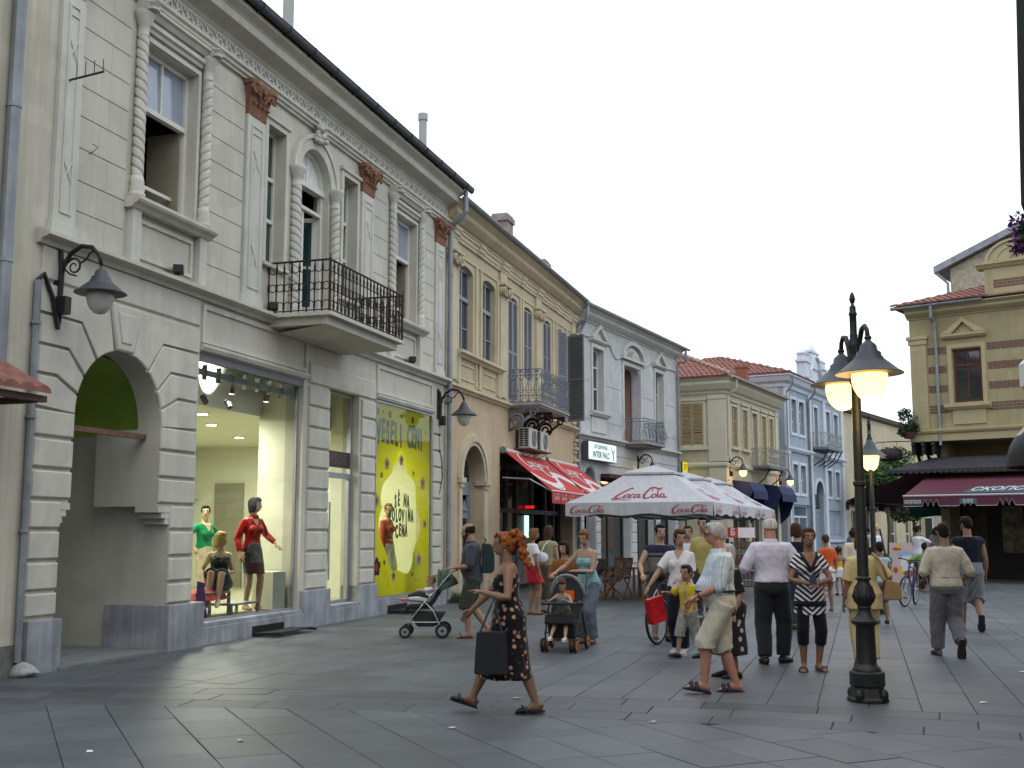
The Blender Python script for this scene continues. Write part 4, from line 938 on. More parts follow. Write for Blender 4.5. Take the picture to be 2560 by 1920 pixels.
# balcony of B2
SX0, SX1, SO, SZ = 15.06, 18.25, .96, 5.10
q = MB(); q.box(SX0, SX1, -SO, 0, SZ-.06, SZ); q.box(SX0+.05, SX1-.05, -SO+.05, 0, SZ-.11, SZ-.06); bal2 = q.build('balcony', mat('stone_slab', (.30, .28, .26), .8, .2), b2)
def motif_mesh(w, h, m, name='railing_motif'):
    q = MB(); r = w*.40; th = .009
    def circ(cz, rr, n=14): q.tube([(rr*math.cos(k*2*PI/n), 0, cz+rr*math.sin(k*2*PI/n)) for k in range(n)], th, 4, closed=True)
    for cz in (h*.20, h*.84):
        circ(cz, r); q.ell((0, 0, cz), (r*.35, .014, r*.35), n=8, k=5)
        for s in ((1, 0), (0, 1)): q.tube([(-r*s[0], 0, cz-r*s[1]), (r*s[0], 0, cz+r*s[1])], th*.9, 4)
    for s in (-1, 1):
        q.tube([(0, 0, h*.84-r), (s*w*.12, 0, h*.60), (s*w*.34, 0, h*.40), (s*w*.36, 0, h*.34), (s*w*.2, 0, h*.33), (s*w*.22, 0, h*.38)], th, 4)
        q.ell((s*w*.27, 0, h*.36), (w*.08, .014, w*.08), n=8, k=4)
    q.tube([(0, 0, 0), (0, 0, h*.2-r)], th*1.4, 4); q.tube([(0, 0, h*.34), (0, 0, h*.6)], th*1.2, 4); q.ell((0, 0, h*.70), (w*.2, .014, w*.12), n=8, k=4); q.ell((0, 0, h*.03), (w*.3, .014, h*.03), n=8, k=4); q.ell((0, 0, h*.97), (w*.3, .014, h*.03), n=8, k=4)
    me = q.mesh(name); me.materials.append(m); return me
def motif_rail(par, p0, p1, n, z0, h, me, m):
    d = Vector((p1[0]-p0[0], p1[1]-p0[1])); L_ = d.length; an = math.atan2(d.y, d.x)
    for zz, nm in ((z0+h, 'hand_rail'), (z0+.03, 'bottom_rail')):
        q = MB(); q.tube([(*p0, zz), (*p1, zz)], .016, 6); q.build(nm, m, par)
    for k in range(n):
        t_ = (k+.5)/n; inst(me, 'railing_motif', par, (p0[0]+d.x*t_, p0[1]+d.y*t_, z0+.03), (0, 0, an))
mm = motif_mesh(.24, .88, RAILG)
motif_rail(bal2, (SX0+.03, -.02), (SX0+.03, -SO+.03), 4, SZ, .93, mm, RAILG); motif_rail(bal2, (SX0+.03, -SO+.03), (SX1-.03, -SO+.03), 13, SZ, .93, mm, RAILG); motif_rail(bal2, (SX1-.03, -SO+.03), (SX1-.03, -.02), 4, SZ, .93, mm, RAILG)
def scroll_bracket(par, x, z, out, h, m, th=.05):
    q = MB()
    def spiral(cy_, cz_, r, turns, sg, tw):
        pts = []; n = int(turns*12)
        for k in range(n): a = k*2*PI/12; rr = r*(1-k/(n*1.15)); pts.append((x, cy_+sg*math.cos(a)*rr, cz_+math.sin(a)*rr))
        q.tube(pts, [tw*(1-.4*k/n) for k in range(n)], 6)
    spiral(-.26*out/.9, z-h*.58, h*.34, 1.9, 1, .045); spiral(-out*.80, z-h*.22, h*.19, 1.7, -1, .035); spiral(-out*.45, z-h*.15, h*.13, 1.5, 1, .025)
    q.tube([(x, -.02, z-.03), (x, -out*.95, z-.03)], .03, 6); q.tube([(x, -.02, z), (x, -.02, z-h)], .03, 6)
    q.tube([(x, -.05, z-h*.95), (x, -out*.45, z-h*.62), (x, -out*.72, z-h*.35)], .04, 6)
    return q.build('bracket', m, par, smooth=True)
for i, x in enumerate((15.15, 16.65, 18.1)): scroll_bracket(bal2, x, 5.0, .88, .66, RAILG if i == 0 else IRON)
# arched street door
q = MB(); ring_arc(q, arc_pts(12.13, 2.9, .83, .83, n=24), arc_pts(12.13, 2.9, .93, .93, n=24), -.06, .004); ring_arc(q, arc_pts(12.13, 2.9, .93, .93, n=24), arc_pts(12.13, 2.9, 1.08, 1.08, n=24), -.10, .004); ring_arc(q, arc_pts(12.13, 2.9, 1.08, 1.08, n=24), arc_pts(12.13, 2.9, 1.14, 1.14, n=24), -.05, .004); q.build('door_archivolt', YTR, b2)
for (a, b) in ((11.02, 11.34), (12.92, 13.3)):
    q = MB(); q.box(a, b, -.12, .2, 2.78, 2.90); q.box(a+.04, b-.04, -.08, .2, 2.68, 2.78); q.build('impost', YTR, b2)
    q = MB(); q.box(a+.05, b-.06, -.04, .004, .0, 2.68); q.build('door_pilaster', YTR, b2)
DOORG = mat('grey_green_door', (.20, .225, .25), .6, .15, 4, .1)
q = MB(); q.box(11.3, 12.96, .34, .42, 2.62, 2.86); frame_rect(q, 11.3, 12.96, 0.02, 2.62, .09, .34, .42); q.box(12.09, 12.17, .33, .41, .02, 2.62)
for (a, b) in ((11.39, 12.09), (12.17, 12.87)):
    q.box(a, b, .37, .41, .02, .95); q.box(a, a+.1, .36, .41, .95, 2.62); q.box(b-.1, b, .36, .41, .95, 2.62); q.box(a+.1, b-.1, .36, .41, 1.95, 2.1)
d2 = q.build('door', DOORG, b2)
q = MB(); q.xz(arc_pts(12.13, 2.86, .83, .83, 0, 180, 20), .38, .40); q.build('fanlight', PANE, d2)
q = MB()
for k in range(9):
    t_ = rad(20*k+10); q.tube([(12.13+.12*math.cos(t_), .36, 2.88+.12*math.sin(t_)), (12.13+.5*math.cos(t_+.15), .36, 2.88+.5*math.sin(t_+.15)), (12.13+.8*math.cos(t_), .36, 2.88+.8*math.sin(t_))], .012, 4)
for r in (.3, .58): q.tube([(x_, .355, z_) for x_, z_ in arc_pts(12.13, 2.88, r, r, 180, 0, 14)], .010, 4)
q.build('fanlight_grille', IRON, d2)
for (a, b) in ((11.49, 11.99), (12.27, 12.77)):
    q = MB(); q.box(a, b, .385, .39, .95, 1.95); q.build('pane', PANE, d2); q = MB()
    for k in range(5): xx = a+.05+(b-a-.1)*k/4; q.tube([(xx, .37, .95), (xx+(.04 if k % 2 else -.04), .37, 1.45), (xx, .37, 1.95)], .008, 4)
    q.build('door_grille', IRON, d2)
    q = MB(); q.xz([(a, 2.12), (b, 2.12), ((a+b)/2, 2.40)], .34, .37); q.build('door_pediment', DOORG, d2)
q = MB(); q.box(10.2, 14.2, -.06, .0, 0, .35); 
q = MB(); wall_holes(q, Y0, 14.35, 0, .4, [(11.0, 13.3, 0, .5)], -.05, .001); q.build('plinth', mat('peach_plinth', (.42, .36, .28), .9, .2), b2)
# cafe front inside the wide opening
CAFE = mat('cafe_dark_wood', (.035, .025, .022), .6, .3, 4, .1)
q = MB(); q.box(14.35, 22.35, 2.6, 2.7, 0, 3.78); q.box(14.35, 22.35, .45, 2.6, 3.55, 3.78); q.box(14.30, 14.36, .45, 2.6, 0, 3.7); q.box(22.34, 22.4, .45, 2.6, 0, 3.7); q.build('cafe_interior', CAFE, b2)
FRD = mat('cafe_frame', (.075, .066, .068), .55, .15, 5, .05)
q = MB()
for x in (14.42, 15.35, 16.3, 17.25, 18.9, 20.4, 21.4, 22.2): q.box(x, x+.1, .40, .52, 0, 3.55)
q.box(14.5, 22.2, .41, .51, 2.15, 2.28); q.box(14.5, 18.9, .42, .50, .85, .95); q.box(14.5, 22.2, .41, .51, 3.4, 3.55); cf = q.build('cafe_front', FRD, b2)
for (a, b, c, e, mm_) in ((14.52, 15.35, .95, 2.15, PANE), (15.45, 16.3, .95, 2.15, PANE), (16.4, 17.25, .95, 2.15, PANE), (14.52, 15.35, 2.28, 3.4, PANE), (15.45, 16.3, 2.28, 3.4, PANE), (16.4, 17.25, 2.28, 3.4, PANE), (17.35, 18.9, 2.28, 3.4, PANE), (20.5, 21.4, .1, 2.15, PANE)):
    p = MB(); p.add([(a, .47, c), (b, .47, c), (b, .47, e), (a, .47, e)], [(0, 1, 2, 3)]); p.build('pane', mm_, cf)
for (a, b, c, e, cc) in ((14.52, 15.3, .02, .85, (.10, .085, .08)), (15.45, 17.25, .02, .85, (.115, .10, .10)), (17.4, 18.8, .1, 2.1, (.13, .12, .13))):
    q = MB(); q.box(a, b, .44, .47, c, e); q.build('cafe_panel', mat('cafe_panel_%d' % int(a*10), cc, .6, .35, 3, .1), cf)
q = MB(); q.box(18.1, 18.35, .36, .42, 1.45, 2.1); o = q.build('neon_sign', mat('neon_green', (.6, .9, .8), .5, 0, bump=0, emit=((.55, 1, .85), 1.6)), cf); o['label'] = 'lit pale green sign strip'
q = MB(); q.lathe([(.001, -.04), (.14, -.04), (.14, .04), (.001, .04)], (18.25, .30, 2.35), 16); q.build('neon_dot', mat('neon_red', (.8, .02, .02), .5, 0, bump=0, emit=((1, .02, .02), .8)), cf)
# drink vending graphics on panel
q = MB()
for k in range(7): q.ell((17.75+.12*k, .435, 1.2+.10*math.sin(k*2)), (.10, .004, .07), n=10, k=5)
q.build('panel_logo', mat('dull_red_print', (.20, .03, .03), .6, .1), cf)
# red awnings
REDA = mat('red_awning', (.46, .042, .04), .8, .08, 3, .1, 40); WHP = mat('white_print', (.62, .58, .58), .8, .05, 6, 0)
def ribbon(pts, ws, n=5):
    """Catmull-Rom ribbon in 2D -> list of quads [(left,right)...]"""
    P = [Vector(p) for p in pts]; out = []
    for i in range(len(P)-1):
        p0, p1, p2, p3 = P[max(i-1, 0)], P[i], P[i+1], P[min(i+2, len(P)-1)]
        for k in range(n+(1 if i == len(P)-2 else 0)):
            t = k/n; q_ = .5*((2*p1)+(p2-p0)*t+(2*p0-5*p1+4*p2-p3)*t*t+(3*p1-p0-3*p2+p3)*t**3); w = ws[i]+(ws[i+1]-ws[i])*t; out.append((q_, w))
    res = []
    for i, (c, w) in enumerate(out):
        a = out[max(i-1, 0)][0]; b = out[min(i+1, len(out)-1)][0]; d = (b-a); d = d.normalized() if d.length > 1e-9 else Vector((1, 0)); n_ = Vector((-d.y, d.x)); res.append((c+n_*w/2, c-n_*w/2))
    return res
# script lettering of the red drink logo, in units of letter height 1 (x 0..3.3)
LOGO = [
 ([(.86, .98), (.78, 1.08), (.62, 1.05), (.36, .80), (.17, .45), (.16, .15), (.34, .04), (.58, .16), (.78, .38)], [.03, .06, .09, .13, .15, .14, .10, .06, .02]),
 ([(.16, .15), (.10, -.02), (.22, -.14), (.55, -.12), (.95, -.14), (1.25, -.12)], [.02, .06, .07, .05, .06, .02]),
 ([(.84, .50), (.72, .46), (.64, .30), (.68, .12), (.82, .12), (.92, .30), (.88, .46), (.80, .48)], [.05, .08, .10, .09, .06, .08, .08, .04]),
 ([(1.24, .46), (1.16, .52), (1.04, .40), (1.00, .18), (1.12, .10), (1.28, .24)], [.05, .07, .10, .10, .07, .03]),
 ([(1.56, .46), (1.46, .50), (1.34, .36), (1.34, .14), (1.46, .12), (1.58, .34), (1.62, .52), (1.58, .26), (1.64, .10), (1.76, .22)], [.05, .08, .10, .09, .06, .08, .05, .10, .08, .03]),
 ([(1.78, .42), (1.92, .46)], [.06, .05]),
 ([(2.42, .80), (2.46, 1.02), (2.32, 1.08), (2.12, .90), (1.94, .52), (1.92, .18), (2.08, .02), (2.30, .14), (2.42, .30)], [.03, .07, .09, .12, .15, .15, .12, .07, .03]),
 ([(2.32, 1.08), (2.60, 1.12), (2.95, 1.0), (3.15, .98), (3.32, 1.14)], [.03, .08, .10, .08, .02]),
 ([(2.62, .50), (2.50, .46), (2.42, .30), (2.46, .12), (2.60, .12), (2.70, .30), (2.66, .46), (2.58, .48)], [.05, .08, .10, .09, .06, .08, .08, .04]),
 ([(3.0, .92), (2.96, .98), (2.86, .72), (2.80, .30), (2.84, .12), (2.94, .18)], [.03, .06, .09, .11, .09, .03]),
 ([(3.18, .46), (3.08, .50), (2.98, .36), (2.98, .14), (3.10, .12), (3.20, .34), (3.24, .52), (3.20, .26), (3.24, .10), (3.36, .22)], [.05, .08, .10, .09, .06, .08, .05, .10, .08, .03]),
]
def logo_mesh(fmap, strokes=LOGO, name='script_logo', n=5):
    q = MB()
    for pts, ws in strokes:
        R_ = ribbon(pts, ws, n); st = len(q.v)
        for a, b in R_: q.v += [tuple(fmap(a.x, a.y)), tuple(fmap(b.x, b.y))]
        for i in range(len(R_)-1): a = st+2*i; q.f.append((a, a+1, a+3, a+2)); q.m.append(0)
    return q
for ai, (xa, xb) in enumerate(((14.38, 18.48), (18.72, 22.55))):
    t = thing('awning', ('red awning with white script and wave over the cafe front, nearer one', 'red awning with white script and wave over the cafe front, farther one behind the gap')[ai], 'awning', (F1O.x, F1O.y, 0), A1, 'red awnings over the cafe')
    q = MB(); q.add([(xa, -.08, 3.80), (xb, -.08, 3.80), (xb, -1.42, 2.70), (xa, -1.42, 2.70), (xa, -.08, 3.79), (xb, -.08, 3.79), (xb, -1.42, 2.69), (xa, -1.42, 2.69)], [(0, 3, 2, 1), (4, 5, 6, 7), (0, 1, 5, 4), (1, 2, 6, 5), (2, 3, 7, 6), (3, 0, 4, 7)]); q.build('canopy', REDA, t)
    q = MB(); n_ = 30
    for k in range(n_+1):
        x_ = xa+(xb-xa)*k/n_; q.v += [(x_, -1.425, 2.70), (x_, -1.43+.012*math.sin(k*1.3), 2.36+.01*math.sin(k*2))]
    for k in range(n_): a = 2*k; q.f.append((a, a+1, a+3, a+2)); q.m.append(0)
    q.build('valance', REDA, t)
    q = MB(); q.tube([(xa, -1.42, 2.69), (xb, -1.42, 2.69)], .022, 6); q.tube([(xa, -.1, 3.79), (xb, -.1, 3.79)], .05, 8)
    q.build('front_bar', WHP, t)
    for xx in (xa+.05, xb-.05): q = MB(); q.tube([(xx, -.05, 3.05), (xx, -.8, 3.0), (xx, -1.4, 2.68)], .022, 6); q.build('arm', ALU, t)
    q = MB(); q.tube([(xa-.02, -.08, 3.79), (xa+.06, -.08, 3.79)], .09, 10); q.build('winch', STEELG, t)
    U = xb-xa
    def am(u, v, off=.006):   # u 0..1 along, v 0..1 down the slope
        return (xa+U*u, -.08-1.34*v-off*.63, 3.80-1.10*v+off*.77)
    for (u0, v0, s, part_) in ((.10, .40, .235, 0), (.36, .62, .26, 1)):
        lm = logo_mesh(lambda x_, y_: am(u0+x_*s+.10*(v0-y_*.32), v0-y_*.32, .008), LOGO[:6] if part_ == 0 else [([(p[0]-1.8, p[1]) for p in pts], ws) for pts, ws in LOGO[6:]]); lm.build('script_logo', WHP, t)
    wv = [([(.0, .62), (.10, .80), (.30, .90), (.48, .86), (.56, .70), (.66, .58), (.82, .62), (1.0, .78)], [.03, .10, .13, .12, .07, .12, .16, .14]), ([(.16, .93), (.36, 1.0), (.50, .94)], [.02, .04, .01])]
    lm = logo_mesh(lambda x_, y_: am(min(max(x_, 0), 1), min(max(y_-.06, 0), .99), .007), wv, n=8); lm.build('wave_print', WHP, t)
    for k in range(5):
        lm = logo_mesh(lambda x_, y_: (xa+.15+k*U*.2+x_*.17, -1.445, 2.46+y_*.15)); lm.build('valance_logo', WHP, t)
# air conditioners
for i, (x, lb) in enumerate(((15.75, 'white air conditioner box nearer the arched door, above the red awning'), (16.95, 'white air conditioner box right of its twin above the red awning'))):
    t = thing('air_conditioner', lb, 'air conditioner', (*local1(x, 0), 0), A1, 'air conditioners above the red awning')
    ACW = mat('ac_casing', (.52, .52, .48), .5, .06, 4, .02)
    q = MB(); q.box(0, .82, -.42, -.10, 3.93, 4.50); q.build('casing', ACW, t, bevel=.015)
    q = MB(); q.lathe([(.001, 0), (.22, 0), (.23, .01)], n=24); q.xf(Matrix.Translation((.48, -.423, 4.21)) @ Matrix.Rotation(PI/2, 4, 'X')); q.build('fan_grille', mat('fan_dark', (.10, .10, .10), .6, .1), t)
    q = MB()
    for r in (.06, .12, .18, .22): q.tube([(.48+r*math.cos(k*PI/10), -.436, 4.21+r*math.sin(k*PI/10)) for k in range(20)], .004, 4, closed=True)
    q.build('fan_guard', ACW, t)
    q = MB()
    for r in range(8):
        for c in range(2): q.box(-.003, .0, -.38+c*.14, -.27+c*.14, 3.98+r*.062, 4.025+r*.062)
    q.build('side_vent', DARK, t)
    q = MB(); q.box(-.1, .95, -.48, 0, 3.89, 3.925); q.tube([(.1, -.45, 3.9), (.1, 0, 3.65)], .012, 5); q.tube([(.7, -.45, 3.9), (.7, 0, 3.65)], .012, 5); q.build('shelf', RUST, t)
# chimneys
for (x, y, w, z0, z1, m_) in ((17.9, .9, .62, 9.5, 11.35, 'grey'), (23.4, 1.2, .6, 9.7, 11.2, 'grey')):
    q = MB(); q.box(x, x+w, y, y+.5, z0, z1-.25); q.box(x-.05, x+w+.05, y-.05, y+.55, z1-.249, z1-.08); q.box(x, x+w, y, y+.5, z1-.079, z1); q.build('chimney', mat('grey_chimney', (.26, .23, .21), .9, .3, 4, .3, 20), b2)
q = MB()
for k, x in enumerate((22.55,)):
    for zz in (3.95, 4.35, 4.62): q.box(22.45, 22.98, -.12, .003, zz, zz+.09); q.box(22.50, 22.96, -.07, .003, zz-.13, zz-.02)
q.build('corner_moulding', YTR, b2)
# ================================================================== B3: white house with pediments
D3 = (.44243, .89681); O3 = Vector((2.118, 38.2016)); A3 = math.atan2(D3[1], D3[0])
WHI = mat('white_plaster', (.52, .53, .53), .85, .08, 1.2, .1, 50, streak=.12); WTR = mat('white_trim', (.55, .55, .51), .8, .06, 2, .06, 60, streak=.08)
b3 = facade_root('white_pediment_house', 'white two storey house with small pediments and a rounded balcony', O3, D3)
Z0, Z1 = .0, 11.1
AB3 = arc_pts(1.27, 3.3, .52, .55, 180, 0, 14)
H3 = [(1.60, 2.62, 5.86, 8.10), (4.70, 6.52, 4.98, 7.88), (8.30, 9.30, 5.0, 8.06), (.75, 1.79, 0, 3.85), (2.25, 5.3, 0, 3.62), (5.95, 8.1, 0, 3.62), (8.7, 10.6, 0, 3.62)]
W = MB(); wall_holes(W, Z0, Z1, 0, 9.0, H3, 0, .35); arch_fill(W, AB3, 3.85, 0, .35); arch_fill(W, [(4.70, 7.55), (4.74, 7.72), (4.85, 7.84), (5.0, 7.879), (6.22, 7.879), (6.37, 7.84), (6.48, 7.72), (6.52, 7.55)], 7.88, 0, .35); W.build('wall', WHI, b3)
q = MB(); q.box(Z0, .25, .36, 8, 0, 9.3); q.box(Z1-.25, Z1, .36, 8, 0, 9.3); q.box(Z0, Z1, 8, 8.2, 0, 9.3); q.box(.25, Z1-.25, .36, 8, 4.6, 4.8); q.box(.25, Z1-.25, .36, 8, 8.95, 9.2); q.build('party_wall', WHI, b3)
q = MB(); q.box(.3, 10.9, 2.5, 2.6, 0, 4.6); q.box(1.3, 2.9, .7, .75, 5.7, 8.2); q.box(8.1, 9.5, .7, .75, 4.9, 8.2); q.build('room_wall', DARK, b3)
q = MB(); q.box(4.5, 6.7, 1.3, 1.35, 4.9, 8.2); q.box(4.5, 4.6, .35, 1.3, 4.9, 8.2); q.box(6.6, 6.7, .35, 1.3, 4.9, 8.2); q.build('loggia_wall', mat('faded_pink', (.36, .22, .18), .85, .1), b3)
q = MB(); q.add([(-.1, -.45, 9.36), (Z1+.3, -.45, 9.36), (Z1+.3, 4, 11.0), (-.1, 4, 11.0), (-.1, 8.5, 9.36), (Z1+.3, 8.5, 9.36)], [(0, 1, 2, 3), (3, 2, 5, 4), (0, 3, 4), (1, 5, 2)]); q.build('roof', RTILE, b3)
cornice(b3, Z0, Z1, 8.95, 9.36, .42, WTR); gutter(b3, -.1, Z1+.35, .42, 9.40, mat('pale_gutter', (.42, .44, .45), .5, .1, metal=.3)); drainpipe(b3, .12, .46, 9.36, 8.6); drainpipe(b3, 11.02, .48, 9.36, 8.7)
q = MB(); q.prof_x([(.02, 4.80), (-.06, 4.80), (-.08, 4.86), (-.2, 4.90), (-.2, 4.97), (.02, 5.0)], Z0, Z1); q.build('string_course', WTR, b3)
for z in (5.52, 6.85):
    for (a, b) in ((.2, 1.4), (2.85, 4.5), (6.75, 8.1), (9.5, 10.9)):
        q = MB(); q.box(a, b, -.014, .001, z+.012, z+1.28); q.build('ashlar_block', WHI, b3)
for (a, b, zt) in ((1.60, 2.62, 8.10), (8.30, 9.30, 8.06)):
    c = (a+b)/2
    q = MB(); frame_rect(q, a-.14, b+.14, 5.78, zt+.16, .14, -.05, .001, bottom=False); q.build('window_surround', WTR, b3)
    q = MB(); q.prof_x([(0, zt+.2), (-.08, zt+.2), (-.16, zt+.27), (-.16, zt+.32), (0, zt+.33)], a-.32, b+.32); q.build('pediment_base', WTR, b3)
    q = MB(); w_ = (b-a)/2+.32
    q.xz([(c-w_, zt+.335), (c-w_+.22, zt+.335), (c, zt+.74), (c, zt+.88)], -.16, 0); q.xz([(c+w_-.22, zt+.335), (c+w_, zt+.335), (c, zt+.88), (c, zt+.74)], -.16, 0); q.xz([(c-w_+.3, zt+.335), (c+w_-.3, zt+.335), (c, zt+.70)], -.03, .001); q.build('pediment', WTR, b3)
    window(b3, a, b, 5.86 if a < 5 else 5.0, zt, .2, WOODW, PANE, (1, 1, .75), 2, .06, .03)
q = MB(); q.prof_x([(0, 5.66), (-.1, 5.66), (-.2, 5.76), (-.2, 5.83), (0, 5.85)], 1.3, 2.95); q.box(1.42, 2.82, -.06, 0, 5.1, 5.62); q.build('window_sill', WTR, b3)
q = MB(); ring_arc(q, arc_pts(5.61, 8.22, 1.02, .50), arc_pts(5.61, 8.22, 1.22, .66), -.16, .001); ring_arc(q, arc_pts(5.61, 8.22, .62, .30), arc_pts(5.61, 8.22, .80, .40), -.06, .001); q.box(4.36, 6.86, -.16, 0, 8.10, 8.20); q.build('arched_pediment', WTR, b3)
q = MB()
for k in range(9): t_ = rad(20*k+10); q.tube([(5.61+.1*math.cos(t_), -.02, 8.22+.05*math.sin(t_)), (5.61+.55*math.cos(t_), -.05, 8.22+.28*math.sin(t_))], [.015, .06], 6)
q.build('shell_ornament', WTR, b3)
q = MB(); frame_rect(q, 4.55, 6.67, 4.98, 8.05, .15, -.05, .001, bottom=False); q.build('door_surround', WTR, b3)
# wavy drip mould joining the pediments
q = MB(); P_ = [(.0, 8.42), (1.0, 8.44), (3.1, 8.45), (3.35, 8.38), (3.6, 8.1), (3.9, 8.0), (4.3, 8.1)]; q.tube([(x_, -.03, z_) for x_, z_ in P_[2:]], .035, 6); q.tube([(0, -.03, 8.42), (1.25, -.03, 8.43)], .035, 6); q.tube([(6.9, -.03, 8.05), (7.9, -.03, 8.42), (8.0, -.03, 8.42)], .035, 6); q.tube([(9.65, -.03, 8.42), (11.0, -.03, 8.42)], .035, 6); q.build('drip_mould', WTR, b3)
# bulging balcony
q = MB(); q.xy([(4.62, 0), (4.62, -.8), (4.72, -.92), (6.82, -.92), (6.92, -.8), (6.92, 0)][::-1], 4.86, 4.96); q.xy([(4.75, 0), (4.75, -.75), (6.8, -.75), (6.8, 0)][::-1], 4.78, 4.86); bal3 = q.build('balcony', mat('balcony_slab_grey', (.30, .29, .28), .85, .15), b3)
def bulge_rail(par, p0, p1, n, z0, h, m, nrm):
    d = Vector((p1[0]-p0[0], p1[1]-p0[1], 0))
    for zz, of in ((z0+h, 0), (z0+h*.86, 0), (z0+.04, .0)): q = MB(); q.tube([(p0[0], p0[1], zz), (p1[0], p1[1], zz)], .014, 5); q.build('hand_rail', m, par)
    q = MB()
    for k in range(n): p = Vector((*p0, 0))+d*((k+.5)/n); q.tube([(p.x, p.y, z0), (p.x+nrm[0]*.10, p.y+nrm[1]*.10, z0+h*.14), (p.x+nrm[0]*.15, p.y+nrm[1]*.15, z0+h*.30), (p.x+nrm[0]*.08, p.y+nrm[1]*.08, z0+h*.50), (p.x, p.y, z0+h*.66), (p.x, p.y, z0+h)], .010, 5); q.tube([(p.x+d.x/n*.3, p.y+d.y/n*.3, z0+h*.2), (p.x+d.x/n*.1+nrm[0]*.12, p.y+d.y/n*.1+nrm[1]*.12, z0+h*.4), (p.x+d.x/n*.4, p.y+d.y/n*.4, z0+h*.8)], .008, 4)
    q.build('balusters', m, par, kind='stuff')
bulge_rail(bal3, (4.66, -.02), (4.66, -.86), 6, 4.96, .86, RAILG, (-1, 0)); bulge_rail(bal3, (4.66, -.86), (6.88, -.86), 15, 4.96, .86, RAILG, (0, -1)); bulge_rail(bal3, (6.88, -.86), (6.88, -.02), 6, 4.96, .86, RAILG, (1, 0))
for k in range(11):
    z = .45+k*.38
    for (a, b) in ((.05, .70), (1.83, 2.2), (5.36, 5.9), (8.15, 8.65), (10.65, 11.05)):
        if z < 3.5: rblock(b3, a, b, z+.015, z+.365, .04, WHI, .015)
for (a, b) in ((.05, 11.05),):
    for z in (3.98, 4.36): rblock(b3, a, b, z, z+.36, .03, WHI, .012)
for k in range(7):
    an = 18+k*24; ring = [(1.27+r*math.cos(rad(t)), 3.3+r*1.05*math.sin(rad(t))) for r, t in ((.56, an-11), (.92, an-10), (.92, an+10), (.56, an+11))]
    poly_block(b3, ring, .04, WHI, .012)
FRB = mat('dark_shop_frame', (.03, .028, .027), .5, .1)
for (a, b) in ((2.25, 5.3), (5.95, 8.1), (8.7, 10.6)):
    q = MB(); frame_rect(q, a, b, 0, 3.62, .1, .3, .4); q.box(a+.1, b-.1, .31, .39, 2.4, 2.5); q.box((a+b)/2-.05, (a+b)/2+.05, .31, .39, 0, 2.4); w = q.build('shop_front', FRB, b3)
    p = MB(); p.add([(a, .35, 0), (b, .35, 0), (b, .35, 3.6), (a, .35, 3.6)], [(0, 1, 2, 3)]); p.build('pane', PANE, w)
# dark shop canopy lip
q = MB(); q.box(2.3, 8.0, -.35, 0, 3.52, 3.66); q.build('shop_canopy', mat('maroon_canopy', (.08, .025, .025), .8, .1), b3)
# bank sign
sg = thing('light_box_sign', 'white illuminated sign reading INTER FALCO on the white house', 'sign', (O3.x, O3.y, 0), A3)
q = MB(); q.box(.42, 3.05, -.32, -.10, 4.06, 4.70); q.build('box', mat('sign_casing', (.08, .08, .085), .5, .1), sg)
q = MB(); q.box(.44, 3.03, -.328, -.3205, 4.08, 4.68); q.build('face', mat('sign_face_lit', (.75, .82, .80), .5, 0, bump=0, emit=((.80, 1, .94), .55)), sg)
SGT = mat('sign_letter_dark', (.04, .055, .06), .5, 0, bump=0)
lettering('ШТЕДИЛНИЦА', sg, SGT, (1.55, -.333, 4.53), .17, bold=.002, extr=.001); lettering('INTER FALC', sg, SGT, (1.58, -.333, 4.26), .29, bold=.006, extr=.001, sx=1.0)
q = MB()
for pts, ws in (([(2.50, 4.62), (2.60, 4.50), (2.70, 4.38), (2.72, 4.20), (2.70, 4.11)], [.015, .05, .07, .09, .03]), ([(2.86, 4.55), (2.80, 4.47), (2.73, 4.38)], [.015, .05, .05])):
    R_ = ribbon(pts, ws, 4); st = len(q.v)
    for a, b in R_: q.v += [(a.x, -.3335, a.y), (b.x, -.3335, b.y)]
    for i in range(len(R_)-1): a = st+2*i; q.f.append((a, a+1, a+3, a+2)); q.m.append(0)
q.build('bird_mark', SGT, sg)
wall_lamp(O3, A3, 6.05, 4.18, 'lit bracket lantern on the white pediment house above the parasols', lit=True, s=.95)
# ================================================================== B4: pale yellow house with tan shutters
D4 = (.46393, .88587); O4 = Vector((9.5037, 50.5)); A4 = math.atan2(D4[1], D4[0])
PY = mat('pale_yellow_plaster', (.50, .445, .31), .85, .07, 1.2, .08, 50, streak=.1); PYT = mat('pale_yellow_trim', (.55, .51, .39), .8, .05, 2, .05)
TAN = mat('tan_shutter', (.36, .28, .15), .65, .08, 4, .03)
b4 = facade_root('pale_yellow_corner_house', 'pale yellow corner house with tan shutters and red tiled hip roof', O4, D4)
WX4 = [(1.02, 1.95, 5.46), (2.75, 3.62, 5.46), (4.45, 5.28, 4.75), (6.08, 6.92, 4.75), (7.46, 8.28, 5.46)]
H4 = [(a, b, z, 7.30) for a, b, z in WX4]
W = MB(); wall_holes(W, 0, 9.1, 0, 8.0, H4+[(.9, 3.4, .0, 3.4), (3.9, 5.7, 0, 3.4), (6.1, 8.7, 0, 3.4)], 0, .3); W.build('wall', PY, b4)
W = MB(); W.box(-.002, .3, .3, 7.5, 0, 8.0); W.box(8.8, 9.1, .3, 7.5, 0, 8.0); W.box(0, 9.1, 7.5, 7.7, 0, 8.0); W.build('side_wall', PY, b4)
q = MB(); q.box(.3, 8.8, 1.6, 1.65, 0, 3.6); q.build('room_wall', DARK, b4)
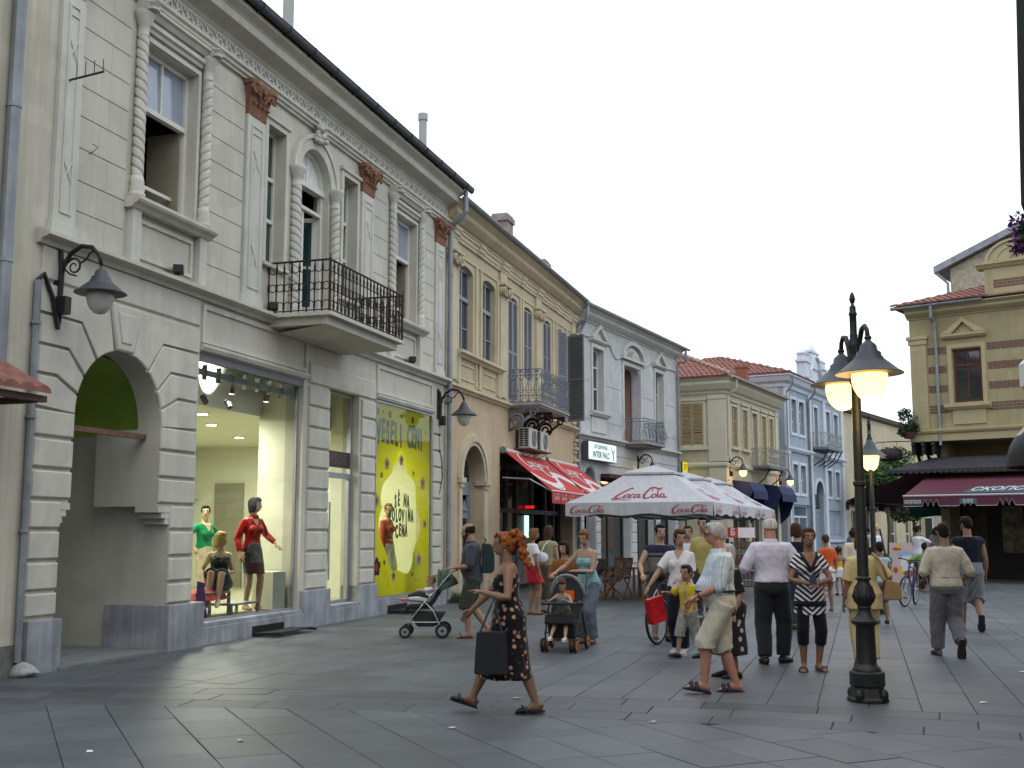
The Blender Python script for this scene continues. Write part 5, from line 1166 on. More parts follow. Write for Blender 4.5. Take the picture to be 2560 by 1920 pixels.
for (a, b) in ((.9, 3.4), (3.9, 5.7), (6.1, 8.7)):
    q = MB(); frame_rect(q, a, b, 0, 3.4, .08, .1, .18); q.box((a+b)/2-.04, (a+b)/2+.04, .1, .17, 0, 3.3); w = q.build('shop_front', mat('cream_frame', (.45, .42, .33), .6, .05), b4)
    p = MB(); p.add([(a, .15, 0), (b, .15, 0), (b, .15, 3.4), (a, .15, 3.4)], [(0, 1, 2, 3)]); p.build('pane', PANE, w)
for i, (a, b, z) in enumerate(WX4):
    w = (b-a)/2-.008; h = 7.28-z
    if i == 2: window(b4, a, b, z, 7.30, .15, WOODW, PANE, (1, 1, .7), 2, .05, .03)
    else: shutter(b4, w, h, TAN, 26, M=T((a+.004, .05, z)), rails=(0, .34, .67, 1)); shutter(b4, w, h, TAN, 26, M=T((a+w+.012, .05, z)), rails=(0, .34, .67, 1))
    q = MB(); frame_rect(q, a-.12, b+.12, z-.04, 7.44, .12, -.04, .001, bottom=False); q.box(a-.2, b+.2, -.09, 0, 7.50, 7.60); q.build('window_surround', PYT, b4)
    if z > 5: q = MB(); q.box(a-.2, b+.2, -.12, 0, 5.34, 5.45); q.build('window_sill', PYT, b4)
MS = Matrix(((0, 1, 0, 0), (1, 0, 0, 0), (0, 0, 1, 0), (0, 0, 0, 1)))     # maps (x,y) facade space to the side wall (x<->y)
for k in range(2): shutter(b4, .50, 1.9, TAN, 30, M=T((-.03, 1.5+k*.52, 5.46)) @ Matrix.Rotation(-PI/2, 4, 'Z'), rails=(0, .34, .67, 1))
q = MB(); frame_rect(q, .86, 2.18, 5.40, 7.52, .12, -.05, .0); q.box(.75, 2.3, -.12, 0, 5.28, 5.399); q.box(.80, 2.25, -.1, 0, 7.521, 7.62); q.xf(MS); q.build('window_surround', PYT, b4, fixn=True)
for (x0, x1, y0, y1) in ((-.06, .75, -.06, .0), (-.06, -.003, -.0, .75), (8.6, 9.12, -.06, 0)):
    q = MB(); q.box(x0, x1, y0, y1, 4.75, 7.75); q.box(x0-.03, x1+.03, y0-.03, y1, 7.55, 7.68); q.box(x0, x1, y0, y1, 0, 4.45); q.build('pilaster', PYT, b4)
prof = [(0, 7.80), (.06, 7.80), (.1, 7.92), (.2, 7.98), (.36, 8.22), (.36, 8.34), (.46, 8.42), (.46, 8.48)]
def ring_cornice(par, x0, x1, y0, y1, prof, m, name='cornice'):
    q = MB(); rings = [[(x0-o, y0-o, z), (x1+o, y0-o, z), (x1+o, y1+o, z), (x0-o, y1+o, z)] for o, z in prof]; q.loft(rings); return q.build(name, m, par)
ring_cornice(b4, 0, 9.1, 0, 7.7, prof, PYT)
ring_cornice(b4, 0, 9.1, 0, 7.7, [(0, 4.45), (.05, 4.46), (.12, 4.56), (.12, 4.66), (0, 4.72)], PYT, 'string_course')
def hip_roof(par, x0, x1, y0, y1, z, k, m, name='roof'):
    h = (y1-y0)/2; q = MB(); q.add([(x0, y0, z), (x1, y0, z), (x1, y1, z), (x0, y1, z), (x0+h, y0+h, z+h*k), (x1-h, y0+h, z+h*k), (x0, y0, z-.06), (x1, y0, z-.06), (x1, y1, z-.06), (x0, y1, z-.06)], [(0, 1, 5, 4), (1, 2, 5), (2, 3, 4, 5), (3, 0, 4), (0, 6, 7, 1), (1, 7, 8, 2), (2, 8, 9, 3), (3, 9, 6, 0), (6, 9, 8, 7)]); return q.build(name, m, par)
TILEM = RTILE
rf4 = hip_roof(b4, -.5, 9.6, -.5, 8.2, 8.52, .45, mat('roof_boarding', (.20, .09, .07), .9, .2))
# overlapping tiles
tl = MB(); tl.loft([[(.115*math.cos(rad(t)), y_, .055*math.sin(rad(t))+z_) for t in range(0, 181, 36)]+[(-.10, y_, -.015+z_), (.10, y_, -.015+z_)] for y_, z_ in ((0, .0), (.36, -.02))]); tlm = tl.mesh('roof_tile'); tlm.materials.append(RTILE)
def tile_face(par, p0, p1, up, n_rows, w, per_row_inset, m_lim, joined=None):
    """rows of tiles on a slope: p0->p1 eave line, up = vector up the slope per row"""
    P0, P1, U = Vector(p0), Vector(p1), Vector(up); e = (P1-P0).normalized(); L_ = (P1-P0).length; nrm = e.cross(U).normalized()
    M3 = Matrix((e, U.normalized(), nrm)).transposed(); cnt = 0; jb = MB()
    for r in range(n_rows):
        a = per_row_inset[0]*r; b = L_-per_row_inset[1]*r; k = 0
        while a+w*(k+.5) < b:
            c = P0+e*(a+w*(k+.5))+U*r+nrm*(.02+RND.uniform(-.008, .008)); k += 1
            if cnt < m_lim:
                o = bpy.data.objects.new('roof_tile', tlm); link(o); o.parent = par; o.location = c; o.rotation_euler = M3.to_euler(); cnt += 1
            else:
                st = len(jb.v); jb.add(tl.v, tl.f); jb.xf(Matrix.Translation(c) @ M3.to_4x4(), st)
    if jb.v: jb.build('roof_tiles', RTILE, par, kind='stuff')
# side slope (facing -x) of B4: eave from (-.5,8.2) to (-.5,-.5)
tile_face(rf4, (-.5, 8.2, 8.53), (-.5, -.5, 8.53), (.30, 0, .135), 14, .235, (.30, .30), 290)
tile_face(rf4, (-.5, -.5, 8.53), (9.6, -.5, 8.53), (0, .30, .135), 13, .235, (.30, .30), 0)
q = MB()
for k in range(13): c = Vector((-.5+.33*k, -.5+.33*k, 8.58+.149*k)); q.tube([c, c+Vector((.36, .36, .155))], [.13, .10], 8)
q.build('hip_tile', mat('pale_hip_tile', (.36, .25, .2), .9, .3), rf4)
gutter(b4, -.5, 9.55, .48, 8.50, mat('cream_gutter', (.45, .43, .35), .6, .1)); drainpipe(b4, .22, .52, 8.48, 7.7, 5.0, .05, PYT)
BRK = mat('red_chimney_brick', (.27, .10, .07), .9, .25, 8, .3)
q = MB(); q.box(7.5, 8.05, 1.1, 1.65, 9.0, 10.0); q.box(7.46, 8.09, 1.06, 1.69, 10.0, 10.1); q.build('chimney', BRK, b4)
q = MB(); q.box(4.0, 7.0, -.92, 0, 4.62, 4.74); bal4 = q.build('balcony', RAILG, b4); mm4 = motif_mesh(.24, .80, mat('pale_iron', (.30, .31, .28), .6, .1))
PIR = MATS['pale_iron']; motif_rail(bal4, (4.03, -.02), (4.03, -.89), 4, 4.74, .85, mm4, PIR); motif_rail(bal4, (4.03, -.89), (6.97, -.89), 12, 4.74, .85, mm4, PIR)
for x in (4.3, 6.7): q = MB(); q.tube([(x, -.85, 4.62), (x, -.6, 4.15), (x, -.2, 3.85), (x, -.02, 3.8)], .03, 6); q.build('bracket', IRON, bal4)
NAVY = mat('navy_awning', (.022, .032, .10), .8, .1, 3, .1)
for (a, b, lb) in ((.95, 3.35, 'navy blue drop awning nearer the corner of the pale yellow house'), (6.0, 8.85, 'navy blue drop awning at the far end of the pale yellow house')):
    t = thing('shop_awning', lb, 'awning', (O4.x, O4.y, 0), A4, 'navy blue awnings')
    q = MB(); q.prof_x([(-.02, 3.55), (-.02, 3.95), (-.75, 3.85), (-.95, 3.45)], a, b); q.build('canopy', NAVY, t)
    q = MB(); q.add([(a, -.96, 3.46), (b, -.96, 3.46), (b, -.98, 3.10), (a, -.98, 3.10)], [(0, 1, 2, 3)]); q.add([(a-.01, -.02, 3.9), (a-.01, -.95, 3.45), (a-.01, -.4, 2.2), (a-.01, -.1, 2.0)], [(0, 1, 2, 3)]); q.add([(b+.01, -.02, 3.9), (b+.01, -.95, 3.45), (b+.01, -.55, 2.4), (b+.01, -.1, 2.0)], [(0, 1, 2, 3)]); q.build('drop_curtain', NAVY, t)
wall_lamp(O4, A4, .40, 4.55, 'lit bracket lantern at the corner of the pale yellow house', lit=True, s=1.0); wall_lamp(O4, A4, 9.0, 4.45, 'lit bracket lantern at the far end of the pale yellow house', lit=True, s=.95)
t = thing('blade_sign', 'small yellow lit blade sign with red lettering behind the parasols', 'sign', (O4.x, O4.y, 0), A4)
q = MB(); q.box(-.75, -.08, 1.75, 1.90, 3.65, 4.75); q.build('box', mat('sign_edge', (.06, .06, .02), .5, .1), t)
q = MB(); q.box(-.74, -.09, 1.735, 1.748, 3.67, 4.73); q.build('face', mat('yellow_sign_face', (.75, .66, .02), .5, 0, bump=0, emit=((1, .85, .03), .45)), t)
lettering('DP', t, mat('sign_ochre', (.45, .16, .01), .5, 0, bump=0), (-.42, 1.732, 4.50), .36, bold=.004, extr=.001); lettering('D.', t, MATS['sign_ochre'], (-.42, 1.732, 4.17), .34, bold=.004, extr=.001)
# ================================================================== B5: blue and white house
D5 = (.48599, .87397); O5 = Vector((14.4726, 60.)); A5 = math.atan2(D5[1], D5[0])
BLU = mat('pale_blue_plaster', (.33, .385, .45), .85, .08, 1.2, .06, 40, streak=.1); BWT = mat('blue_white_trim', (.58, .62, .68), .8, .05, 2, .04); SWH = mat('side_white', (.60, .58, .58), .85, .06, 1, .05, 30, streak=.1)
b5 = facade_root('blue_gabled_house', 'pale blue and white house with ornate white gable beyond the pale yellow house', O5, D5)
U5 = [(1.3, 2.35), (2.85, 3.95), (6.1, 7.0), (8.95, 9.95), (10.85, 11.95)]
H5 = [(a, b, (6.9 if i != 2 else 6.4), 8.8) for i, (a, b) in enumerate(U5)]+[(a, b, 3.65, 5.26) for a, b in (U5[0], U5[1], U5[3], U5[4])]+[(5.9, 7.8, 0, 4.55), (1.35, 4.6, 0, 3.1), (9.0, 12.0, 1.4, 2.9)]
W = MB(); wall_holes(W, 0, 13.5, 0, 9.7, H5, 0, .3); arch_fill(W, arc_pts(6.85, 3.75, .95, .8, 180, 0, 14), 4.55, 0, .3); W.build('wall', BLU, b5)
q = MB(); q.box(-.003, .3, .3, 11, 0, 9.7); q.box(13.2, 13.5, .3, 11, 0, 9.7); q.box(0, 13.5, 11, 11.2, 0, 9.7); q.build('side_wall', SWH, b5); q = MB(); q.box(.3, 13.2, 1.0, 1.05, 0, 9.5); q.build('room_wall', DARK, b5)
for (a, b, c, e) in H5[:9]:
    window(b5, a, b, c, e, .16, BWT, PANE, (1, 1, .7) if c > 6 else (1, 1), 2, .06, .04)
    q = MB(); frame_rect(q, a-.16, b+.16, c-.08, e+.16, .16, -.05, .001); q.build('window_surround', BWT, b5)
q = MB(); ring_arc(q, arc_pts(6.85, 3.75, .95, .8, n=14), arc_pts(6.85, 3.75, 1.15, 1.0, n=14), -.08, .001); q.build('door_archivolt', BWT, b5)
q = MB(); q.box(5.9, 7.8, .2, .26, 2.75, 2.95); q.box(5.9, 7.8, .22, .25, 0, 2.75); q.build('door', mat('blue_grey_door', (.19, .24, .30), .6, .1), b5); p = MB(); p.xz(arc_pts(6.85, 3.0, .95, 1.5, 0, 180, 12), .23, .25); p.build('fanlight', PANE, b5)
q = MB(); frame_rect(q, 1.35, 4.6, 0, 3.1, .1, .15, .22); q.box(1.4, 4.5, .15, .21, 2.4, 2.5); q.box(2.9, 3.0, .15, .21, 0, 2.4); w = q.build('shop_front', BWT, b5); p = MB(); p.add([(1.4, .19, 0), (4.5, .19, 0), (4.5, .19, 3.0), (1.4, .19, 3.0)], [(0, 1, 2, 3)]); p.build('pane', mat('shop_pane_pale', (.10, .14, .17), .08, 0, bump=0, spec=.8), w)
q = MB(); q.box(9.0, 12.0, .08, .12, 1.4, 2.9); frame_rect(q, 9.1, 10.4, 1.5, 2.8, .05, .05, .08); frame_rect(q, 10.6, 11.9, 1.5, 2.8, .05, .05, .08); q.build('panel', BLU, b5)
for x in (0.0, 4.75, 8.1, 12.6): q = MB(); q.box(x, x+.55, -.1, 0, 0, 9.3); q.box(x-.05, x+.6, -.14, 0, 5.75, 5.9); q.build('pilaster', BWT, b5)
q = MB(); q.prof_x([(0, 5.92), (-.1, 5.92), (-.2, 6.05), (-.2, 6.15), (0, 6.2)], 0, 13.5); q.build('string_course', BWT, b5); q = MB(); q.prof_x([(0, 1.0), (-.06, 1.0), (-.1, 1.1), (0, 1.14)], 8.7, 13.5); q.build('base_moulding', BWT, b5)
ring_cornice(b5, 0, 13.5, 0, 11.2, [(0, 9.3), (.08, 9.32), (.12, 9.5), (.3, 9.62), (.42, 9.85), (.5, 9.9), (.5, 9.98)], BWT)
rf5 = hip_roof(b5, -.5, 14.0, -.5, 11.7, 10.0, .34, mat('roof_boarding', (.20, .09, .07)))
tile_face(rf5, (-.5, 11.7, 10.02), (-.5, -.5, 10.02), (.34, 0, .116), 17, .26, (.34, .34), 0); tile_face(rf5, (-.5, -.5, 10.02), (14.0, -.5, 10.02), (0, .34, .116), 17, .26, (.34, .34), 0)
q = MB()
gz = 10.0
q.box(3.6, 8.6, -.2, .25, gz-.05, gz+.3); q.box(3.8, 8.4, -.12, .2, gz+.3, gz+1.0); q.box(3.7, 4.7, -.25, .25, gz+.3, gz+1.15); q.box(7.5, 8.5, -.25, .25, gz+.3, gz+1.15)
for xc_ in (4.2, 8.0): q.box(xc_-.62, xc_+.62, -.32, .3, gz+1.151, gz+1.28); q.box(xc_-.45, xc_+.45, -.22, .22, gz+1.281, gz+1.6); q.box(xc_-.5, xc_+.5, -.26, .26, gz+1.601, gz+1.68); q.add([(xc_-.46, -.22, gz+1.68), (xc_+.46, -.22, gz+1.68), (xc_+.46, .22, gz+1.68), (xc_-.46, .22, gz+1.68), (xc_, 0, gz+1.95)], [(0, 1, 4), (1, 2, 4), (2, 3, 4), (3, 0, 4)])
q.box(5.3, 6.9, -.2, .2, gz+1.0, gz+1.9); q.box(5.2, 7.0, -.26, .26, gz+1.901, gz+2.0); q.add([(5.25, -.22, gz+2.0), (6.95, -.22, gz+2.0), (6.95, .22, gz+2.0), (5.25, .22, gz+2.0), (6.1, 0, gz+2.45)], [(0, 1, 4), (1, 2, 4), (2, 3, 4), (3, 0, 4)])
gab = q.build('gable', BWT, b5); q = MB()
for s in (-1, 1): q.tube([(6.1+s*.25, -.26, gz+1.75), (6.1+s*.7, -.26, gz+1.55), (6.1+s*.85, -.26, gz+1.1), (6.1+s*1.25, -.24, gz+.75), (6.1+s*1.3, -.22, gz+.4)], .09, 6)
q.build('gable_scroll', BWT, gab)
drainpipe(b5, .1, .5, 9.95, 9.0, .1, .06); drainpipe(b5, 4.7, .5, 9.95, 9.0, .1, .06)
q = MB(); q.box(5.4, 9.1, -.95, 0, 6.30, 6.42); bal5 = q.build('balcony', RAILG, b5); motif_rail(bal5, (5.43, -.02), (5.43, -.92), 4, 6.42, .85, mm4, PIR); motif_rail(bal5, (5.43, -.92), (9.07, -.92), 14, 6.42, .85, mm4, PIR)
for x in (5.7, 6.9, 8.0, 8.9): q = MB(); q.tube([(x, -.9, 6.3), (x, -.6, 5.75), (x, -.05, 5.4)], .035, 6); q.build('bracket', IRON, bal5)
# ================================================================== B6: long beige house closing the street
D6 = (.549, .8358); O6 = Vector((21.05, 71.85)); b6 = facade_root('long_beige_house', 'long plain beige house closing the far end of the street', O6, D6)
BEI = mat('beige_far', (.52, .46, .32), .88, .06, .6, .05, 20, streak=.06)
W = MB(); HB = [(x, x+1.0, 5.6, 7.6) for x in (2.4, 9.5, 12.8, 16, 19.2, 22.4)]+[(x, x+1.6, 0, 3.0) for x in (1, 4, 10, 14, 18)]
wall_holes(W, 0, 30, 0, 9.2, HB, 0, .3); W.box(0, 30, 8, 8.3, 0, 9.2); W.box(0, .3, .3, 8, 0, 9.2); W.build('wall', BEI, b6); q = MB(); q.box(.3, 30, .9, .95, 0, 9); q.build('room_wall', DARK, b6)
for (a, b, c, e) in HB: window(b6, a, b, c, e, .15, WOODW, PANE, (1, 1), 2, .07, .05)
q = MB(); q.prof_x([(.0, 9.2), (-.3, 9.3), (-.35, 9.45), (0, 9.5)], -.1, 30); q.build('cornice', mat('dull_brown_trim', (.14, .11, .09), .8, .1), b6); q = MB(); q.add([(-.2, -.4, 9.5), (30, -.4, 9.5), (30, 4, 11), (-.2, 4, 11), (-.2, 8.5, 9.5), (30, 8.5, 9.5)], [(0, 1, 2, 3), (3, 2, 5, 4), (0, 3, 4)]); q.build('roof', RTILE, b6)
q = MB(); q.tube([(7.5, 2, 10.2), (7.5, 2, 13.2)], .03, 5)
for z in (12.2, 12.6, 13.0): q.tube([(6.8, 2, z), (8.2, 2, z)], .02, 4)
q.build('aerial', IRON, b6)
# further houses closing the view
for (x, y, w, d, h, a, c, lb) in ((38, 100, 16, 8, 8.5, -.25, (.45, .42, .38), 'grey house far down the street behind the crowd'), (31, 92, 9, 6, 4.2, -.3, (.40, .36, .31), 'low stone building far down the street'), (48, 88, 16, 8, 8.0, -1.0, (.5, .3, .2), 'distant brick red house behind the burgundy awning')):
    t = thing('distant_house', lb, 'building', (x, y, 0), a); q = MB(); q.box(-w/2, w/2, -d/2, d/2, 0, h); q.build('wall', mat('far_wall_%d' % x, c, .9, .15, .5, 0), t)
    q = MB(); q.add([(-w/2-.4, -d/2-.4, h), (w/2+.4, -d/2-.4, h), (w/2+.4, d/2+.4, h), (-w/2-.4, d/2+.4, h), (-w/2, 0, h+2), (w/2, 0, h+2)], [(0, 1, 5, 4), (1, 2, 5), (2, 3, 4, 5), (3, 0, 4)]); q.build('roof', RTILE, t)
    for k in range(int(w/2.5)):
        for zz in ([1.0] if h < 5 else [1.2, 4.8]):
            q = MB(); xx = -w/2+1+k*2.5; q.box(xx, xx+1.1, -d/2-.03, -d/2+.05, zz, zz+1.8); f_ = q.build('window', WOODW, t); p = MB(); p.box(xx+.1, xx+1.0, -d/2-.05, -d/2-.031, zz+.1, zz+1.7); p.build('pane', PANE, f_)
# ================================================================== B7: ochre corner house with brick bands
D7 = (.7816, -.62378); O7 = Vector((14.2136, 40.)); A7 = math.atan2(D7[1], D7[0])
OCH = mat('mustard_plaster', (.36, .31, .175), .88, .08, 1.2, .1, 40, streak=.1); OCT = mat('mustard_trim', (.40, .345, .20), .82, .06, 2, .06)
b7 = facade_root('brick_band_corner_house', 'mustard yellow corner house with red brick bands, attic dated 1926 and burgundy awnings', O7, D7)
W = MB(); wall_holes(W, 0, 9, 4.75, 9.2, [(1.46, 2.42, 6.06, 7.92), (6.0, 7.0, 6.06, 7.92)], 0, .35); W.build('wall', OCH, b7)
q = MB(); q.box(0, .35, .35, 9, 4.75, 9.2); q.box(8.7, 9, .35, 9, 0, 9.2); q.box(0, 9, 9, 9.3, 0, 9.2); q.box(.35, 8.7, .35, 9, 4.76, 4.95); q.build('side_wall', OCH, b7)
q = MB(); q.box(1.2, 7.2, .8, .85, 5.9, 8.0); q.build('room_wall', DARK, b7)
window(b7, 1.46, 2.42, 6.06, 7.92, .12, mat('red_brown_wood', (.10, .028, .018), .5, .15), PANE, (2.6, 1), 2, .09, .05); window(b7, 6.0, 7.0, 6.06, 7.92, .12, MATS['red_brown_wood'], PANE, (2.6, 1), 2, .09, .05)
q = MB(); frame_rect(q, 1.30, 2.58, 6.0, 8.10, .14, -.05, .001, bottom=False); q.build('window_surround', OCT, b7)
q = MB(); q.prof_x([(0, 5.80), (-.1, 5.80), (-.2, 5.9), (-.2, 6.0), (0, 6.03)], 1.15, 2.7); q.box(1.4, 2.5, -.05, 0, 5.3, 5.799); q.build('window_sill', OCT, b7)
q = MB(); q.prof_x([(0, 8.30), (-.12, 8.30), (-.2, 8.38), (-.2, 8.45), (0, 8.46)], 1.15, 2.65); q.xz([(1.15, 8.461), (1.5, 8.461), (1.9, 8.85), (1.9, 9.0)], -.2, 0); q.xz([(2.3, 8.461), (2.65, 8.461), (1.9, 9.0), (1.9, 8.85)], -.2, 0); q.xz([(1.52, 8.461), (2.28, 8.461), (1.9, 8.83)], -.04, .001); q.build('pediment', OCT, b7)
q = MB(); q.box(.02, .58, -.08, .0, 5.2, 8.2); q.box(-.08, .66, -.16, 0, 8.38, 8.5); q.box(-.03, .62, -.12, 0, 8.2, 8.379)
for k in range(4): q.box(.09+k*.12, .14+k*.12, -.095, -.079, 5.4, 8.0)
q.build('pilaster', OCT, b7)
BB = mat('band_brick', (.16, .095, .075), .9, .25, 9, .3, 40); bkm = {}
def brick_band(x0, x1, z0, z1, off, y=0.):
    n = 3; h = (z1-z0)/n
    for r in range(n):
        x = x0-(.145 if (r+off) % 2 else 0)
        while x < x1-.02:
            a, b = max(x, x0), min(x+.28, x1); x += .29
            if b-a < .04: continue
            L_ = round(b-a-.014, 3)
            if L_ not in bkm:
                qq = MB(); qq.box(0, L_, -.014, .004, 0, h-.014); bkm[L_] = qq.mesh('brick'); bkm[L_].materials.append(BB)
            inst(bkm[L_], 'brick', b7, (a, y, z0+r*h+.007))
for (z0, z1) in ((7.80, 8.06), (7.13, 7.39), (6.45, 6.71), (5.72, 6.03)):
    brick_band(.62, 1.26, z0, z1, 0); brick_band(2.64, 4.6, z0, z1, 1)
cornice(b7, -.05, 9.0, 9.12, 9.50, .45, OCT); gutter(b7, -.45, 2.68, .42, 9.52); drainpipe(b7, .95, .5, 9.5, 8.95, 4.6, .055)
q = MB(); q.prof_x([(0, 4.75), (-.12, 4.75), (-.12, 5.0), (-.18, 5.03), (-.22, 5.1), (-.22, 5.18), (0, 5.2)], -.1, 9); q.build('string_course', OCT, b7)
# attic with round top
q = MB(); q.box(2.68, 5.0, -.06, .25, 9.2, 10.62); q.prof_x([(.3, 10.6), (-.12, 10.6), (-.2, 10.7), (-.25, 10.72), (-.25, 10.8), (.3, 10.82)], 2.45, 5.2)
q.xz([(p[0], p[1]) for p in arc_pts(3.75, 10.82, .95, .68, 0, 180, 20)], -.1, .25); at7 = q.build('attic', OCT, b7)
q = MB(); ring_arc(q, arc_pts(3.75, 10.84, .60, .42), arc_pts(3.75, 10.84, .70, .50), -.13, -.09); ring_arc(q, arc_pts(3.75, 10.82, .90, .64), arc_pts(3.75, 10.82, 1.0, .72), -.16, .25); q.build('attic_moulding', OCT, at7)
q = MB()
for x in (2.72, 4.2):
    for k in range(3): q.box(x+.03+k*.07, x+.07+k*.07, -.075, -.059, 9.3, 10.5)
q.build('fluting', OCT, at7)
LB = mat('faded_brown_letter', (.16, .09, .06), .8, 0, bump=0); lettering('1926', at7, LB, (3.72, -.112, 11.10), .20, extr=.004); lettering('ЈКП', at7, LB, (3.72, -.112, 10.92), .18, extr=.004)
for (z0, z1) in ((9.90, 10.2), (9.15, 9.45)): brick_band(2.98, 4.15, z0, z1, 0, -.06)
# roof tiles of B7
q = MB(); q.add([(-.5, -.5, 9.56), (9.3, -.5, 9.56), (9.3, 4.5, 11.2), (4.3, 4.5, 11.2), (-.5, 9.3, 9.56)], [(0, 1, 2, 3), (0, 3, 4)]); rf7 = q.build('roof', mat('roof_boarding', (.20, .09, .07)), b7)
dk7 = mat('dark_old_tile', (.10, .05, .042), .9, .4, 5, .4); tile_face(rf7, (-.5, -.5, 9.58), (2.68, -.5, 9.58), (0, .30, .10), 12, .235, (.30, 0), 100)
# house behind with the steep roof edge
bk = thing('rough_gable_house', 'rough rendered gable end with zinc roof edge rising behind the attic', 'building', (O7.x, O7.y, 0), A7)
q = MB(); q.xz([(0, 0), (8, 0), (8, 15.1), (0, 11.95)], 9.4, 15); q.xf(Matrix.Translation((0, -4.4, 0))); q.xf(T((0, .0, 0))); q.build('wall', mat('rough_render', (.36, .33, .25), .95, .35, 6, .8, 14), bk)
q = MB(); q.xz([(-.55, 11.78), (8.2, 15.2), (8.2, 15.45), (-.55, 12.05)], 4.7, 10.8); q.build('roof', ZINC, bk); q = MB(); q.tube([(-.5, 4.8, 11.8), (-.3, 4.85, 11.6), (-.08, 4.9, 11.35), (-.08, 4.9, 9.5)], .06, 6); q.build('drainpipe', ZINC, bk)
# ground floor: recessed dark shop
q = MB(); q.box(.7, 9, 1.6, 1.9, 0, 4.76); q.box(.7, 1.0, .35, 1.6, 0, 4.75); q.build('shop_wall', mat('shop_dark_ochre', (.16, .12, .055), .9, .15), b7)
q = MB(); q.box(1.0, 9, 1.50, 1.595, 0, 2.6); q.build('shop_front', mat('near_black_wood', (.012, .010, .009), .6, .2), b7)
for k, (a, b, c) in enumerate(((1.1, 1.9, (.05, .04, .015)), (2.4, 3.1, (.12, .105, .06)), (3.4, 4.3, (.10, .07, .055)))):
    q = MB(); q.box(a, b, 1.46, 1.495, .9 if k else .1, 2.5); q.build('shop_poster', mat('shop_poster_%d' % k, c, .6, .7, 4, 0), b7)
for x in (.0, .35, .7):
    q = MB(); q.xz([(x, 4.3), (x+.1, 4.3), (x+.1, 4.75), (x, 4.75)], -.3, .6); q.tube([(x+.05, -.35, 4.65), (x+.05, .1, 4.4), (x+.05, .5, 3.9)], .06, 6); q.build('timber_bracket', IRON, b7)
# shingled canopy and burgundy awnings
SHG = mat('black_shingle', (.045, .045, .05), .9, .3, 5, .4, 20); BUR = mat('burgundy_awning', (.105, .028, .045), .8, .1, 3, .1, 30); BURT = mat('awning_piping', (.45, .45, .47), .6, .05)
q = MB(); q.add([(.6, 0.2, 4.2), (9, .2, 4.2), (9, -1.0, 3.72), (-.75, -1.0, 3.72), (.6, 6, 4.2), (-.75, 6, 3.72)], [(3, 2, 1, 0), (5, 3, 0, 4)]); q.add([(-.75, -1.0, 3.66), (9, -1.0, 3.66), (9, .2, 4.1), (.6, .2, 4.1), (-.75, 6, 3.66), (.6, 6, 4.1)], [(0, 1, 2, 3), (4, 0, 3, 5)]); can = q.build('shingle_canopy', SHG, b7)
sm = MB(); sm.xz([(.10*math.cos(rad(t)), .10*math.sin(rad(t))*.8) for t in range(180, 361, 30)]+[(.1, .06), (-.1, .06)], -.012, 0); smm = sm.mesh('shingle'); smm.materials.append(SHG)
for k in range(26): inst(smm, 'shingle', can, (-.65+k*.205, -1.0, 3.68))
for k in range(14): inst(smm, 'shingle', can, (-.75, -.9+k*.205, 3.68), (0, 0, PI/2))
def zig_awning(root, lab, x0, x1, ytop, ztop, ybar, zbar, drop, M):
    t = thing('burgundy_awning', lab, 'awning', (O7.x, O7.y, 0), A7, 'burgundy awnings of the corner house')
    q = MB(); q.add([(x0, ytop, ztop), (x1, ytop, ztop), (x1, ybar, zbar), (x0, ybar, zbar)], [(3, 2, 1, 0)]); q.add([(x0, ytop, ztop-.015), (x1, ytop, ztop-.015), (x1, ybar, zbar-.015), (x0, ybar, zbar-.015)], [(0, 1, 2, 3)]); q.xf(M); q.build('canopy', BUR, t)
    q = MB(); q.tube([(x0, ybar, zbar), (x1, ybar, zbar)], .035, 6); q.xf(M); q.build('front_bar', BURT, t)
    q = MB(); e = MB(); x = x0; pts = [(x0, zbar-drop)]; 
    pat = [('f', .62), ('z', .18), ('z', .18), ('z', .18), ('f', .62), ('z', .18), ('z', .18), ('z', .18)]; i = 0
    while x < x1-.05:
        k_, w = pat[i % len(pat)]; i += 1; xe = min(x+w, x1)
        if k_ == 'f': pts += [(xe, zbar-drop)]
        else: pts += [((x+xe)/2, zbar-drop*.35), (xe, zbar-drop)]
        x = xe
    for (xa, za), (xb, zb) in zip(pts, pts[1:]): q.add([(xa, ybar-.005, za), (xb, ybar-.005, zb), (xb, ybar-.005, zbar), (xa, ybar-.005, zbar)], [(0, 1, 2, 3)])
    e.tube([(a, ybar-.008, z) for a, z in pts], .010, 4); q.xf(M); e.xf(M); q.build('valance', BUR, t); e.build('piping', BURT, t)
    for xx in (x0+.4, x1-.4): q = MB(); q.tube([(xx, ytop+.3, zbar-.35), (xx, (ytop+ybar)/2, zbar-.1), (xx, ybar+.03, zbar)], .03, 5); q.xf(M); q.build('arm', IRON, t)
    return t
I4 = Matrix.Identity(4)
aw = zig_awning(b7, 'burgundy awning with Cyrillic beer lettering facing the lamp post', .55, 8.0, -.1, 3.62, -2.9, 2.78, .34, I4)
q = MB(); sl = Vector((0, -2.8, -.84)).normalized(); up_ = Vector((0, -.84, 2.8)).normalized()
def aw_pt(x, v): return (x, -.1-2.8*v, 3.62-.84*v)
q.add([aw_pt(2.35, .92), aw_pt(4.7, .92), aw_pt(4.95, .66), aw_pt(2.6, .66)], [(0, 1, 2, 3)]); q.xf(T((0, -.004, .012))); q.build('logo_panel', mat('teal_label', (.06, .115, .135), .7, .05), aw)
l_ = lettering('СКОПСКО', aw, WHP, (3.66, -.1-2.8*.80-.01, 3.62-.84*.80+.03), .62, (math.atan2(.84, 2.8), 0, 0), shear=.3, bold=.012, extr=.001, sx=.72)
